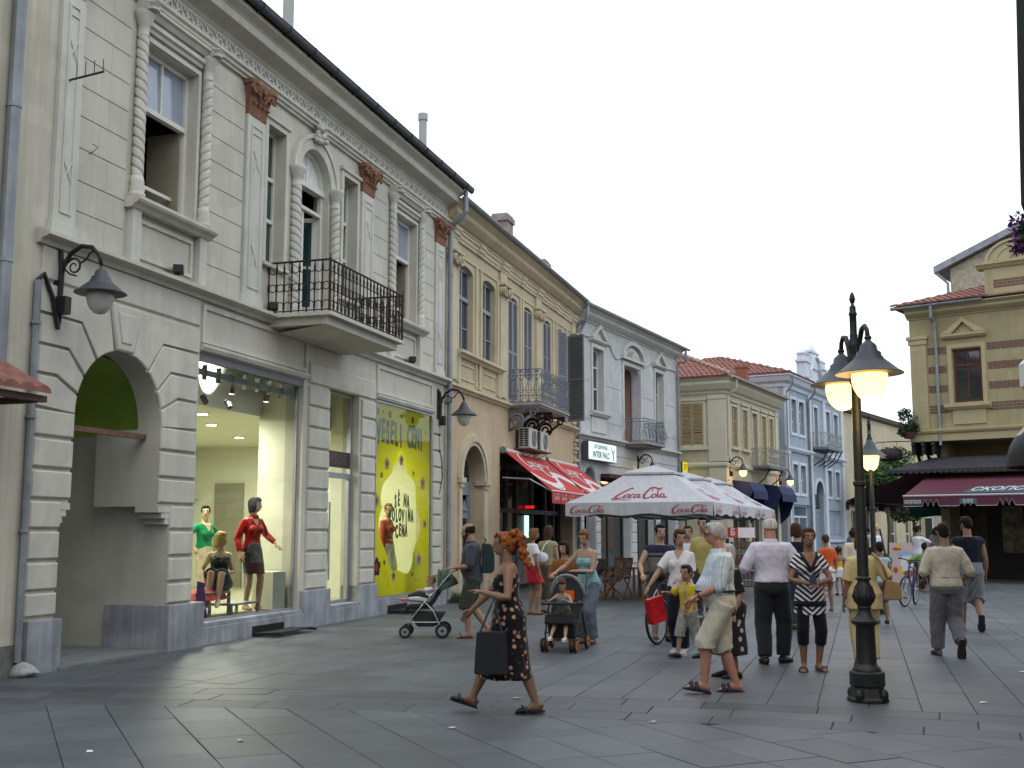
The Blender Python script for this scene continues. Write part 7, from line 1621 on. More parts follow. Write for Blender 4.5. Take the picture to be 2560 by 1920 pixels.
def pat_lin(expr, freq, cols):
    """stripes along a linear/abs expression: expr = (ax, ay, az, absx)"""
    def f(nt, tc):
        sx = nd(nt, "ShaderNodeSeparateXYZ"); nt.links.new(tc.outputs['Object'], sx.inputs[0]); tot = None
        ab = nd(nt, "ShaderNodeMath", operation='ABSOLUTE'); nt.links.new(sx.outputs[0], ab.inputs[0])
        for sock, k in ((sx.outputs[0], expr[0]), (sx.outputs[1], expr[1]), (sx.outputs[2], expr[2]), (ab.outputs[0], expr[3])):
            if not k: continue
            mu = nd(nt, "ShaderNodeMath", operation='MULTIPLY'); nt.links.new(sock, mu.inputs[0]); mu.inputs[1].default_value = k*freq
            if tot is None: tot = mu.outputs[0]
            else: a_ = nd(nt, "ShaderNodeMath", operation='ADD'); nt.links.new(tot, a_.inputs[0]); nt.links.new(mu.outputs[0], a_.inputs[1]); tot = a_.outputs[0]
        fr = nd(nt, "ShaderNodeMath", operation='FRACT'); nt.links.new(tot, fr.inputs[0]); return ramp_const(nt, fr.outputs[0], cols)
    return f
def pat_bands(z0, z1, cols):
    def f(nt, tc):
        sx = nd(nt, "ShaderNodeSeparateXYZ"); nt.links.new(tc.outputs['Object'], sx.inputs[0]); mr = nd(nt, "ShaderNodeMapRange"); mr.inputs[1].default_value = z0; mr.inputs[2].default_value = z1; nt.links.new(sx.outputs[2], mr.inputs[0]); return ramp_const(nt, mr.outputs[0], cols)
    return f
def pat_dots(scale, bgc, dotc, th=.35):
    def f(nt, tc):
        v = nd(nt, "ShaderNodeTexVoronoi", Scale=scale); nt.links.new(tc.outputs['Object'], v.inputs['Vector']); return ramp_const(nt, v.outputs['Distance'], [(0, dotc), (th, bgc)])
    return f
# ================================================================== the people in the street
BLKL = mat('black_leather', (.014, .014, .016), .45, .2, 12, .2, 60); DKBL = mat('dark_blue_rubber', (.018, .022, .04), .6, .1)
WHT = cloth('white_cotton', (.62, .62, .66)); SOLE = mat('shoe_sole', (.03, .028, .026), .7, .1)
def bag_straps(mb, a, b, top, r=.008, n=8):
    a, b, top = Vector(a), Vector(b), Vector(top); pts = []
    for k in range(n+1):
        t = k/n; p = a.lerp(top, min(1, t*2)) if t < .5 else top.lerp(b, t*2-1); pts.append(p)
    mb.tube(pts, r, 6)
# --- woman in the floral dress
FLO = cloth('floral_dress_cloth', (0, 0, 0), pattern=pat_floral, fold=.3)
def ex1(root, k):
    hp = k['hp']; q = MB(); q.tube([hp(.046*math.cos(t), .026-.01*math.sin(t), .010+.056*math.sin(t)) for t in [i*PI/10 for i in range(11)]], .006*k['S'], 6); q.build('sunglasses_on_head', IRON, root)
    for s in (-1, 1): q = MB(); q.ell(hp(s*.022, .040, .058), (.017*k['S'], .006*k['S'], .012*k['S']), k['HM']); q.build('sunglass_lens', PANE, root)
    for s in (-1, 1): q = MB(); q.ell(hp(s*.047, -.006, -.034), (.005, .005, .008)); q.build('earring', mat('silver', (.7, .7, .7), .2, 0, bump=0, metal=1), root)
p1 = person('woman with red curly ponytail walking in black floral dress with black bag', (-.03, 10.45), 90, 1.60, 'f', SKT, feet=((-.07, -.25, .072, -.05, -.08), (.07, .34, .095, .05, .30)), hands=((-.19, .23, 1.07), (.17, .36, .87)), elbow=((-.5, -1, -.6), (.5, -1, -.5)), lean=.03, hyaw=.12, hpitch=.02, hipw=1.12, build=1.10,
   top=('dress_top', FLO, dict(hem=-.05, sleeve=0, neck=.80, infl=.010, strap=.016)), bottom=('skirt', FLO, dict(hem=.31, waist=.30, flare=.085, spread=.02, amp=.010)), shoes=('sling', mat('navy_shoe', (.022, .024, .035), .5, .1)), hair=('curly', HRD), vox=.0095, extras=ex1)
t = thing('handbag', 'black square shoulder bag hanging from the floral dress woman forearm', 'bag', (-.03, 10.45, 0), rad(90)); q = MB()
q.loft([[(-.36, .00+a, z_), (-.26, .00+a, z_), (-.26, .30-a, z_), (-.36, .30-a, z_)] for a, z_ in ((.012, .375), (0, .39), (.012, .6), (.022, .735), (.03, .74))]); q.build('body', BLKL, t, bevel=.02)
for xx in (-.335, -.285): q = MB(); bag_straps(q, (xx, .06, .73), (xx, .25, .73), (xx+.08, .13, 1.02), .009); q.build('strap', BLKL, t)
# --- man with pushchair
NAVS = cloth('slate_shirt', (.045, .05, .065)); OLV = cloth('olive_shorts', (.05, .05, .038))
person('man in slate shirt and olive shorts pushing a pushchair', (-.60, 17.75), 90, 1.74, 'm', SK, feet=((-.09, .06, .078, -.1, 0), (.09, -.22, .14, 0, -.7)), hands=((-.16, .28, 1.06), (.16, .30, 1.06)), lean=.06, build=1.12, belly=.03, hpitch=-.06, top=('shirt', NAVS, dict(hem=-.18, sleeve=.55, infl=.02, collar=1)), bottom=('shorts', OLV, dict(frac=.56, infl=.016)), shoes=('flipflop', mat('brown_sandal', (.07, .03, .022), .7, .1)), hair=('ring', HDK), beard=hair_mat('stubble', (.05, .035, .03)))
t = thing('backpack', 'dark green backpack behind the man in the slate shirt', 'bag', (-.60, 17.75, 0), rad(90)); q = MB(); q.loft([[(-.14, -.33+a, z_), (.14, -.33+a, z_), (.14, -.13, z_), (-.14, -.13, z_)] for a, z_ in ((.05, .98), (0, 1.02), (.0, 1.25), (.03, 1.40), (.08, 1.43))]); q.build('body', mat('dark_green_nylon', (.012, .03, .028), .7, .1), t, bevel=.02); q = MB(); q.tube([(0, -.16, 1.42), (0, -.20, 1.48), (0, -.16, 1.52)], .012, 6); q.build('handle', BLKL, t)
# --- two women walking away behind
person('woman in white top and red skirt behind the floral dress woman', (.40, 22.6), -60, 1.68, 'f', SKT, vox=.016, hyaw=-.5, top=('top', WHT, dict(hem=.12, sleeve=.3)), bottom=('skirt', cloth('red_skirt_cloth', (.42, .018, .03)), dict(hem=.62, waist=.2, flare=.04)), shoes=('flipflop', SOLE), hair=('long', HLB, .08))
p = person('woman with long dark hair, white bag and olive skirt', (.72, 22.9), -20, 1.74, 'f', SK, vox=.016, top=('top', cloth('khaki_top', (.26, .25, .15)), dict(hem=.05, sleeve=.1)), bottom=('skirt', cloth('olive_skirt', (.085, .08, .065)), dict(hem=.30, waist=.2, flare=.03)), shoes=('shoe', SOLE), hair=('long', HBR, .24))
t = thing('shoulder_bag', 'white shoulder bag on the long haired woman back', 'bag', (.72, 22.9, 0), rad(-20)); q = MB(); q.ell((-.05, -.20, 1.10), (.12, .06, .11)); q.build('body', mat('white_bag_cloth', (.6, .6, .62), .8, .05), t, smooth=True); q = MB(); q.tube([(-.10, -.18, 1.17), (-.02, -.14, 1.36), (.06, -.05, 1.44)], .012, 6); q.build('strap', MATS['white_bag_cloth'], t)
# --- teenager in brown shirt, girl in turquoise with the second pushchair
def ex_neck(root, k):
    N, u, fs, rs, h = k['N'], k['u'], k['fs'], k['rs'], k['h']; q = MB(); q.tube([N-u*.012*h+fs*.01*h+rs*(.058*h*math.cos(t))+fs*(.052*h*math.sin(t))-u*(.018*h*max(0, math.sin(t))) for t in [i*2*PI/16 for i in range(16)]], .010, 6, closed=True); q.build('neckband', mat('mustard_band', (.36, .20, .015), .9, .05), root)
person('dark haired teenager in rust brown shirt behind the grey pushchair', (.80, 17.4), 172, 1.46, 'm', SKF, hands=((-.14, .17, .90), (.12, .20, .93)), hyaw=-.45, child=.12, top=('shirt', cloth('rust_shirt', (.23, .085, .02), pattern=pat_lin((0, 0, 1, 0), 38, [(0, (.25, .09, .02)), (.5, (.20, .07, .016))])), dict(hem=-.12, sleeve=.62, infl=.022)), bottom=('trousers', cloth('dark_trousers', (.03, .03, .035))), shoes=('shoe', SOLE), hair=('bob', HDK), extras=ex_neck)
TUR = cloth('turquoise_top_cloth', (0, 0, 0), pattern=pat_lin((0, 0, 1, 0), 26, [(0, (.20, .42, .46)), (.55, (.33, .47, .40)), (.8, (.16, .36, .42))])); JEAN = cloth('blue_jeans', (.13, .15, .20), var=.25)
person('girl in turquoise top and flared jeans bending over the pushchair', (1.12, 16.85), 140, 1.66, 'f', SKF, feet=((-.09, .03, .075, -.1, 0), (.09, .0, .075, .1, 0)), hands=((-.06, .36, 1.05), (.30, .40, 1.02)), lean=.14, side=-.03, hyaw=.25, hpitch=-.30, top=('camisole', TUR, dict(hem=-.10, sleeve=0, neck=.74, flare=.02, strap=.009, amp=.007)), bottom=('trousers', JEAN, dict(frac=.98, infl=.008, flare=.022, waist=.1)), shoes=('flipflop', mat('brown_sandal', (.07, .03, .022))), hair=('lowpony', HLB), extras=lambda r, k: MB().ell(k['hp'](.01, -.07, -.006), (.018*k['S'], .014*k['S'], .016*k['S'])).build('hair_tie', WHT, r, smooth=True))
# --- family: man with bicycle, woman, boy, old man
TANK = cloth('tank_top_cloth', (0, 0, 0), pattern=pat_bands(.80, 1.50, [(0, (.13, .125, .11)), (.62, (.012, .012, .022)), (.66, (.10, .10, .115)), (.71, (.016, .017, .04))]))
person('stocky man in sleeveless navy and grey top holding a bicycle', (2.22, 17.2), 186, 1.72, 'm', SKF, hands=((-.24, .32, .98), (.34, .30, .99)), build=1.2, belly=.04, hyaw=.12, top=('tank_top', TANK, dict(hem=-.10, sleeve=.09, neck=.985, infl=.012)), bottom=('shorts', cloth('grey_shorts', (.05, .05, .055)), dict(frac=.5)), shoes=('shoe', SOLE), hair=('crop', HDK))
WTEE = cloth('white_tee', (.66, .63, .64)); NVT = cloth('navy_trousers', (.014, .016, .03))
pw = person('woman in white tee and navy trousers holding a red bag and a boy hand', (2.26, 15.45), 158, 1.65, 'f', SKF, feet=((-.06, .10, .075, -.05, 0), (.07, -.03, .075, .1, 0)), hands=((-.05, .22, .98), (.42, .16, .84)), hyaw=.55, hpitch=-.18, build=1.06, top=('tee', WTEE, dict(hem=-.05, sleeve=.42, vneck=.075)), bottom=('trousers', NVT, dict(infl=.009)), shoes=('shoe', mat('white_trainer', (.55, .54, .52), .6, .1), WHP), hair=('pony', HBR))
YSH = cloth('yellow_shirt_cloth', (.52, .36, .02), pattern=pat_lin((1, 0, 0, 0), 5.5, [(0, (.52, .37, .02)), (.62, (.16, .12, .16)), (.68, (.5, .45, .30)), (.74, (.16, .10, .12)), (.80, (.52, .37, .02))]))
person('small boy in yellow shirt held by the hand', (2.28, 14.90), 120, 1.15, 'm', SK, feet=((-.06, -.14, .055, 0, 0), (.06, .14, .06, 0, .15)), hands=((-.12, .02, .42), (.20, .22, .83)), child=.5, hyaw=.25, vox=.009, top=('shirt', YSH, dict(hem=-.2, sleeve=.45, infl=.020, collar=1)), bottom=('shorts', cloth('grey_camouflage', (.2, .2, .2), pattern=pat_dots(18, (.22, .22, .20), (.30, .29, .27), .4)), dict(frac=.62, infl=.014)), shoes=('shoe', mat('black_slipon', (.02, .02, .025), .5, .1)), hair=('crop', HDK))
STR = cloth('striped_shirt_cloth', (.5, .55, .6), pattern=pat_lin((1, .8, 0, 0), 26, [(0, (.56, .60, .63)), (.78, (.30, .38, .44))])); CRS = cloth('cream_shorts_cloth', (.50, .46, .36))
def ex9(root, k):
    hp = k['hp']; q = MB()
    for s in (-1, 1): q.tube([hp(s*.018+.012*math.cos(t), .058, .002+.010*math.sin(t)) for t in [i*2*PI/10 for i in range(10)]], .0016*k['S'], 4, closed=True); q.tube([hp(s*.030, .056, .004), hp(s*.044, -.004, .004)], .0016*k['S'], 4)
    q.build('spectacles', IRON, root); w = k['wr'][0]; d = k['hd'][0][0]; q = MB(); q.tube([w-d*.035, w-d*.02], .029, 10); q.build('wristwatch', BLKL, root)
person('grey haired old man in striped shirt and cream shorts walking by', (2.13, 11.72), 88, 1.70, 'm', SKR, feet=((-.07, .20, .10, 0, .16), (.08, -.14, .08, 0, 0)), hands=((-.14, .27, .96), (.10, .31, .88)), elbow=((-.4, -1, -.5), (.5, -1, -.3)), lean=.02, belly=.075, build=1.12, hpitch=-.05, vox=.0095, top=('shirt', STR, dict(hem=.16, sleeve=.62, infl=.022, collar=1, belt=BLKL)), bottom=('shorts', CRS, dict(frac=.58, infl=.012, flare=.016, waist=.20, amp=.008)), shoes=('slipper', DKBL), hair=('crop', HGR), extras=ex9)
person('short grey haired woman in black dotted skirt half hidden by the old man', (2.46, 12.95), 105, 1.47, 'f', SK, vox=.014, hipw=1.15, build=1.15, top=('blouse', cloth('black_dotted_cloth', (0, 0, 0), pattern=pat_dots(11, (.012, .012, .016), (.40, .38, .33), .30)), dict(hem=0, sleeve=.5)), bottom=('skirt', MATS['black_dotted_cloth'], dict(hem=.26, flare=.10)), shoes=('shoe', SOLE), hair=('bob', HGR))
person('tall dark haired man in yellow shirt behind the old man', (3.15, 18.7), 150, 1.86, 'm', SKF, vox=.015, top=('shirt', cloth('dull_yellow_shirt', (.42, .34, .12)), dict(hem=-.1)), bottom=('trousers', cloth('dark_trousers', (.03, .03, .035))), shoes=('shoe', SOLE), hair=('crop', HDK))
person('brown haired woman half hidden behind the white tee woman', (3.02, 19.6), 165, 1.72, 'f', SKF, vox=.016, top=('top', WHT, dict(hem=-.1)), bottom=('trousers', JEAN), shoes=('shoe', SOLE), hair=('short', HBR))
# --- bald man and girl in striped tunic
LIL = cloth('lilac_white_shirt', (.60, .57, .66)); CHA = cloth('charcoal_trousers', (.022, .024, .028))
def ex10(root, k): q = MB(); q.tube([k['hp'](0, -.05, .0)]*2, .001, 3)
person('bald old man in pale shirt and charcoal trousers seen from behind', (3.22, 14.25), -8, 1.80, 'm', SKR, feet=((-.11, -.05, .081, -.15, 0), (.12, .10, .081, .55, 0)), hands=((-.24, .24, 1.12), (.25, .22, 1.14)), build=1.16, belly=.03, vox=.0105, top=('shirt', LIL, dict(hem=.08, sleeve=.56, infl=.024, collar=1, sw=.02, amp=.009)), bottom=('trousers', CHA, dict(infl=.018, waist=.12, amp=.008)), shoes=('shoe', BLKL, SOLE), hair=('ring', HWH))
CHEV = cloth('chevron_tunic_cloth', (0, 0, 0), pattern=pat_lin((0, 0, 1, -.85), 15.5, [(0, (.62, .61, .60)), (.5, (.012, .012, .035))]), fold=.15)
def ex11(root, k):
    q = MB(); w = (k['wr'][0]+k['wr'][1])/2+Vector((0, .05, .01)); q.box(w.x-.03, w.x+.05, w.y, w.y+.02, w.z-.02, w.z+.09); q.build('wallet', mat('blue_wallet', (.03, .045, .09), .5, .1), root)
    q = MB(); P, u, rs, fs, h = k['P'], k['u'], k['rs'], k['fs'], k['h']; q.loft([ering(Vector((0, 0, z_)), Vector((1, 0, 0)), Vector((0, 1, 0)), .192, .148, 20) for z_ in (.745, .805)]); q.build('tunic_band', cloth('black_band_cloth', (.010, .010, .016)), root, smooth=True)
    N = k['N']; q = MB()
    for s in (-1, 1): q.tube([N+rs*(s*.056*h)-u*.002*h-fs*.0*h, N+rs*(s*.050*h)-u*.035*h+fs*.055*h, N+rs*(s*.022*h)-u*.085*h+fs*.082*h, N-u*.125*h+fs*.090*h], [.016, .020, .020, .018], 6)
    q.build('neck_trim', MATS['black_band_cloth'], root)
person('girl in navy and white chevron tunic with black leggings holding a wallet', (3.50, 13.55), 176, 1.655, 'f', SKT, feet=((-.08, 0, .072, -.35, 0), (.095, .03, .072, .25, 0)), hands=((-.05, .20, 1.01), (.035, .20, 1.01)), elbow=((-1, -.5, -.3), (1, -.5, -.3)), build=.90, hipw=.95, hyaw=.10, vox=.0095, top=('tunic', CHEV, dict(hem=-.46, sleeve=.28, infl=.010, flare=.05, vneck=.115, amp=.004)), bottom=('trousers', cloth('black_leggings', (.008, .008, .012), fold=.1), dict(frac=.70, infl=.001, amp=.001)), shoes=('flipflop', mat('blue_grey_flipflop', (.06, .08, .12), .6, .1)), hair=('pony', HBR), extras=ex11)
# --- woman in yellow suit behind the lamp post
SUIT = cloth('pale_yellow_suit', (.56, .45, .22)); CAM = mat('camel_leather', (.30, .185, .09), .6, .12, 8, .1)
person('woman in pale yellow trouser suit seen from behind at the lamp post', (4.28, 14.0), -2, 1.60, 'f', SKT, feet=((-.08, -.05, .072, -.1, 0), (.09, .02, .072, .1, 0)), hands=((-.25, .02, .72), (.27, .18, .95)), build=1.18, hipw=1.0, vox=.0105, top=('jacket', SUIT, dict(hem=-.34, sleeve=.50, infl=.020, flare=.012, sw=.016)), bottom=('trousers', SUIT, dict(infl=.010, flare=.010)), shoes=('flipflop', SOLE), hair=('bob', HBR))
t = thing('shoulder_bag', 'camel leather shoulder bag of the woman in the yellow suit', 'bag', (4.28, 14.0, 0), rad(-2)); q = MB(); q.xz([(.20, .80), (.41, .79), (.39, 1.0), (.24, 1.04)], -.17, -.08); q.build('body', CAM, t, bevel=.015); q = MB(); q.tube([(.25, -.12, 1.06), (.19, -.17, 1.20), (.13, -.15, 1.30), (.115, -.02, 1.345)], .018, 6); q.build('strap', CAM, t)
# --- two men walking away on the right
BEI_T = cloth('beige_tee', (.52, .47, .38)); GRT = cloth('grey_trousers', (.13, .13, .145)); PLD = cloth('plaid_shorts', (.2, .2, .2), pattern=pat_lin((1, .7, 0, 0), 22, [(0, (.20, .215, .225)), (.45, (.13, .145, .16)), (.75, (.26, .27, .27))])); NVV = cloth('navy_vest', (.010, .011, .022))
person('man in beige tee and grey trousers walking away on the right', (5.68, 15.05), -6, 1.72, 'm', SKT, feet=((-.10, .16, .078, -.1, 0), (.09, -.22, .20, .1, -1.15)), hands=((-.22, .22, .98), (.26, .20, .96)), build=1.16, belly=.03, vox=.0105, top=('tee', BEI_T, dict(hem=-.02, sleeve=.60, infl=.020, sw=.014, amp=.010)), bottom=('trousers', GRT, dict(infl=.018, amp=.012)), shoes=('shoe', mat('tan_shoe', (.14, .11, .085), .7, .1), SOLE), hair=('crop', HDK))
person('man in navy sleeveless shirt and plaid shorts walking away on the right', (7.52, 18.9), -10, 1.86, 'm', SKT, feet=((-.10, .15, .084, -.1, 0), (.10, -.22, .24, .1, -1.15)), build=1.16, vox=.013, hyaw=.5, top=('vest', NVV, dict(hem=-.08, sleeve=.09, neck=.985, infl=.016)), bottom=('shorts', PLD, dict(frac=.60, infl=.022)), shoes=('flipflop', SOLE), hair=('crop', HDK))
# --- farther strollers
person('woman with dark hair in navy top and jeans seen from behind', (4.78, 19.2), 5, 1.76, 'f', SK, vox=.016, top=('top', cloth('navy_top', (.012, .014, .026)), dict(hem=-.02, sleeve=.3)), bottom=('trousers', cloth('dark_jeans', (.03, .04, .065))), shoes=('shoe', SOLE), hair=('bob', HBR))
person('person in orange top half hidden by the chevron tunic girl', (6.45, 23.5), 10, 1.56, 'f', SKT, vox=.02, top=('top', cloth('orange_top', (.50, .09, .02)), dict(hem=-.1, sleeve=.4)), bottom=('skirt', WHT, dict(hem=.6)), hair=('short', HBR))
person('little girl in yellow top and white skirt carrying a plastic bag', (8.42, 29.5), 0, 1.22, 'f', SKT, vox=.018, child=.45, top=('top', cloth('amber_top', (.55, .27, .02)), dict(hem=0, sleeve=0, neck=.6, straps=False)), bottom=('skirt', WHT, dict(hem=.45, flare=.04)), shoes=('shoe', SOLE), hair=('bun', HBR))
t = thing('plastic_bag', 'white and red plastic bag beside the little girl', 'bag', (8.05, 29.45, 0)); q = MB(); q.ell((0, 0, .30), (.17, .10, .20)); q.build('body', cloth('bag_white_red', (0, 0, 0), pattern=pat_bands(.1, .5, [(0, (.5, .5, .52)), (.3, (.5, .06, .05)), (.55, (.55, .55, .57))])), t, smooth=True)
q = MB(); bag_straps(q, (-.06, 0, .46), (.06, 0, .46), (.02, 0, .62), .006); q.build('handle', WHT, t)
person('man in pale tee walking away beyond the lamp post', (7.75, 26.0), 5, 1.66, 'm', SKT, vox=.018, build=1.15, top=('tee', BEI_T, dict(hem=-.1, infl=.02)), bottom=('trousers', cloth('khaki_trousers', (.30, .27, .2))), shoes=('shoe', SOLE), hair=('crop', HDK))
person('child in light blue sleeveless top right of the lamp post', (6.55, 20.4), -5, 1.42, 'f', SKT, vox=.016, child=.2, top=('top', cloth('light_blue_top', (.36, .47, .56)), dict(hem=-.1, sleeve=.08, neck=.975)), bottom=('shorts', JEAN, dict(frac=.5)), shoes=('shoe', SOLE), hair=('short', HDK))
person('blonde woman in white top far down the street', (10.2, 32.0), 60, 1.84, 'f', SKF, vox=.022, face=False, fingers=False, top=('top', WHT, dict(hem=0)), bottom=('skirt', JEAN, dict(hem=.5)), hair=('short', HBL))
person('man in white tee and jeans standing with arm stretched out', (12.05, 34.0), -70, 1.80, 'm', SKT, vox=.022, face=False, fingers=False, hands=((-.3, .4, 1.2), (.1, .55, 1.25)), top=('tee', WHT, dict(hem=-.1)), bottom=('trousers', cloth('dark_jeans', (.03, .04, .065))), hair=('crop', HDK))
person('seated man in green shirt with his back to the street', (11.0, 30.6), -25, 1.74, 'm', SKT, vox=.018, face=False, fingers=False, pelvis=(0, 0, .52), sit=True, feet=((-.12, .45, .08, 0, 0), (.12, .45, .08, 0, 0)), hands=((-.3, .3, .85), (.25, .32, .85)), lean=.2, top=('shirt', cloth('green_shirt', (.17, .27, .10)), dict(hem=-.1, infl=.02)), bottom=('trousers', CHA), hair=('crop', HDK))
person('seated young man in white tee at the pavement cafe table', (12.0, 31.0), 70, 1.70, 'm', SKT, vox=.018, face=False, fingers=False, pelvis=(0, 0, .50), sit=True, feet=((-.12, .40, .08, 0, 0), (.12, .40, .08, 0, 0)), hands=((-.2, .35, .85), (.2, .35, .85)), lean=.3, top=('tee', WHT, dict(hem=-.1, infl=.02)), bottom=('trousers', CHA), hair=('crop', HDK))
FAR = [((14.3, 40.5), 20, 1.8, 'm', (.03, .04, .07), 'crop', 'man in dark blue shirt in the far crowd'), ((15.6, 42), 160, 1.82, 'm', (.6, .6, .62), 'crop', 'man in white shirt walking up the far street'), ((17.0, 46), 170, 1.78, 'f', (.45, .05, .06), 'long', 'woman in red top in the far crowd'), ((16.6, 44), 0, 1.8, 'm', (.45, .42, .46), 'crop', 'man in grey shirt in the far crowd'), ((18.2, 48), 180, 1.8, 'm', (.05, .05, .06), 'crop', 'man in black shirt deep in the far crowd'), ((17.8, 50), 10, 1.75, 'f', (.5, .42, .10), 'short', 'woman in yellow top deep in the far crowd'), ((19.2, 52), 175, 1.8, 'f', (.40, .15, .35), 'long', 'woman in pink top deep in the far crowd'), ((16.2, 52), 15, 1.8, 'm', (.55, .56, .6), 'crop', 'man in pale shirt deep in the far crowd'), ((13.4, 45), 170, 1.78, 'f', (.10, .16, .3), 'short', 'woman in blue top far down the street')]
for i, (ps_, hd_, hh, sx, c, hr_, lb) in enumerate(FAR):
    person(lb, ps_, hd_, hh, sx, SKT, vox=.03, face=False, fingers=False, top=('top', cloth('far_cloth_%d' % i, c), dict(hem=-.1)), bottom=('trousers', CHA if i % 2 else JEAN), hair=(hr_, HDK if i % 3 else HBR), group='people in the far crowd')
# --- mannequins in the dress shop
def mann(label, x, y, hd, H, **kw):
    px, py = local1(x, y); return person(label, (px, py), math.degrees(A1)+hd, H, 'f', SKM, cat='mannequin', name='mannequin', group='shop window mannequins', z=kw.pop('z', .335), **kw)
RSAT = cloth('red_satin', (.40, .012, .012), rough=.45, fold=.6); BSAT = cloth('black_satin', (.012, .014, .022), rough=.4, fold=.5)
mann('mannequin in red satin shirt and black skirt standing in the lit window', 2.35, .47, 158, 1.84, vox=.011, hands=((-.40, .12, 1.08), (.28, .06, .92)), hyaw=.5, feet=((-.06, .12, .083, -.1, 0), (.08, -.03, .083, .1, 0)), build=.92, top=('shirt', RSAT, dict(hem=-.02, sleeve=.92, collar=1, vneck=.08)), bottom=('skirt', BSAT, dict(hem=.60, flare=.0)), hair=('bob', HDK))
mann('blonde mannequin in black halter dress seated in the lit window', 1.55, .58, 115, 1.72, vox=.011, z=0, pelvis=(0, 0, .80), sit=True, feet=((-.05, .52, .585, 0, -.3), (.10, .46, .585, 0, -.3)), hands=((-.10, .26, .98), (.24, .05, .86)), hyaw=.9, build=.92, top=('halter', BSAT, dict(hem=-.02, sleeve=0, neck=.80, strap=.03)), bottom=('shorts', BSAT, dict(frac=.46, infl=.03)), hair=('long', HBL, .06))
mann('mannequin in green top and white skirt deeper in the shop', 3.35, 2.0, 165, 1.74, vox=.014, hands=((-.3, .05, 1.0), (.3, .05, 1.0)), elbow=((-1, -.3, 0), (1, -.3, 0)), hyaw=-.8, top=('top', cloth('emerald_top', (.01, .20, .08)), dict(hem=.1, sleeve=.85, vneck=.09)), bottom=('skirt', cloth('beige_skirt', (.42, .38, .26)), dict(hem=.5, flare=.02)), hair=('bun', HDK))
mann('mannequin in red top and white trousers behind the yellow poster', 8.05, .52, 175, 1.88, vox=.013, hyaw=-.7, hands=((-.28, -.02, .95), (.26, .06, .90)), top=('top', cloth('coral_top', (.40, .07, .06)), dict(hem=.02, sleeve=.9)), bottom=('trousers', WHT), hair=('short', HLB))
# ================================================================== street lamps
CAST = mat('cast_iron_green_black', (.010, .012, .011), .5, .25, 10, .25, 50, spec=.45)
def lamp_post(label, x, y, rz, axis=1):
    t = thing('street_lamp', label, 'street lamp', (x, y, 0), rz, 'two armed street lamps')
    q = MB(); oc = lambda r, z: [(r*math.cos(PI/8+k*PI/4), r*math.sin(PI/8+k*PI/4), z) for k in range(8)]
    q.loft([oc(.195, 0), oc(.195, .03), oc(.175, .05), oc(.150, .14), oc(.165, .15), oc(.165, .27), oc(.15, .285)])
    for k in range(4): a = k*PI/2+PI/4; q.ell((.165*math.cos(a), .165*math.sin(a), .07), (.045, .045, .06), n=8, k=6)
    bs = q.build('base', CAST, t, bevel=.006)
    q = MB(); q.lathe([(.135, .285), (.135, .30), (.125, .315), (.115, .33), (.098, .345), (.095, .36), (.088, .70), (.095, .715), (.125, .73), (.13, .755), (.11, .775), (.085, .80), (.065, .84), (.06, .865), (.07, .88), (.062, .895), (.085, .93), (.100, .985), (.095, 1.03), (.075, 1.09), (.058, 1.12), (.058, 1.14), (.075, 1.15), (.075, 1.165), (.056, 1.18), (.054, 1.3), (.050, 2.05), (.062, 2.06), (.062, 2.09), (.048, 2.10), (.044, 3.05), (.055, 3.06), (.06, 3.10), (.05, 3.14), (.062, 3.2), (.07, 3.27), (.05, 3.33), (.048, 3.38), (.062, 3.42), (.058, 3.46), (.036, 3.52), (.040, 3.54), (.034, 3.56), (.034, 3.74), (.041, 3.75), (.041, 3.765), (.032, 3.78), (.030, 3.835), (.018, 3.845), (.013, 3.865), (.024, 3.88), (.027, 3.905), (.036, 3.91), (.027, 3.917), (.024, 3.945), (.010, 3.978), (.001, 3.985)], (0, 0, 0), 20); smooth_by_angle(q.build('post', CAST, t), 45)
    q = MB()
    for k in range(12):
        a = k*PI/6; q.tube([(.085*math.cos(a), .085*math.sin(a), .93), (.104*math.cos(a), .104*math.sin(a), .985), (.078*math.cos(a), .078*math.sin(a), 1.09)], [.006, .012, .005], 5)
    q.build('fluted_bulb', CAST, t)
    for s in (-1, 1):
        q = MB(); q.tube([(0, s*.04, 3.16), (0, s*.12, 3.30), (0, s*.17, 3.45), (0, s*.24, 3.56), (0, s*.33, 3.58), (0, s*.39, 3.53), (0, s*.41, 3.44)], [.022, .026, .026, .026, .024, .022, .024], 8)
        q.tube([(0, s*.03, 3.42), (0, s*.10, 3.36), (0, s*.15, 3.26), (0, s*.10, 3.20)], .014, 6); q.lathe([(.022, 0), (.034, .01), (.034, .03), (.022, .04)], (0, s*.41, 3.43), 12); q.build('arm', CAST, t, smooth=True)
        shade_globe(t, (0, s*.41, 3.45), 1.0, True)
    return t
lamp_post('two armed cast iron street lamp with lit globes in front of the yellow suit woman', 3.40, 11.13, rad(1.5)); lamp_post('farther lit street lamp standing behind the near lamp post', 7.20, 22.8, rad(-17.5))
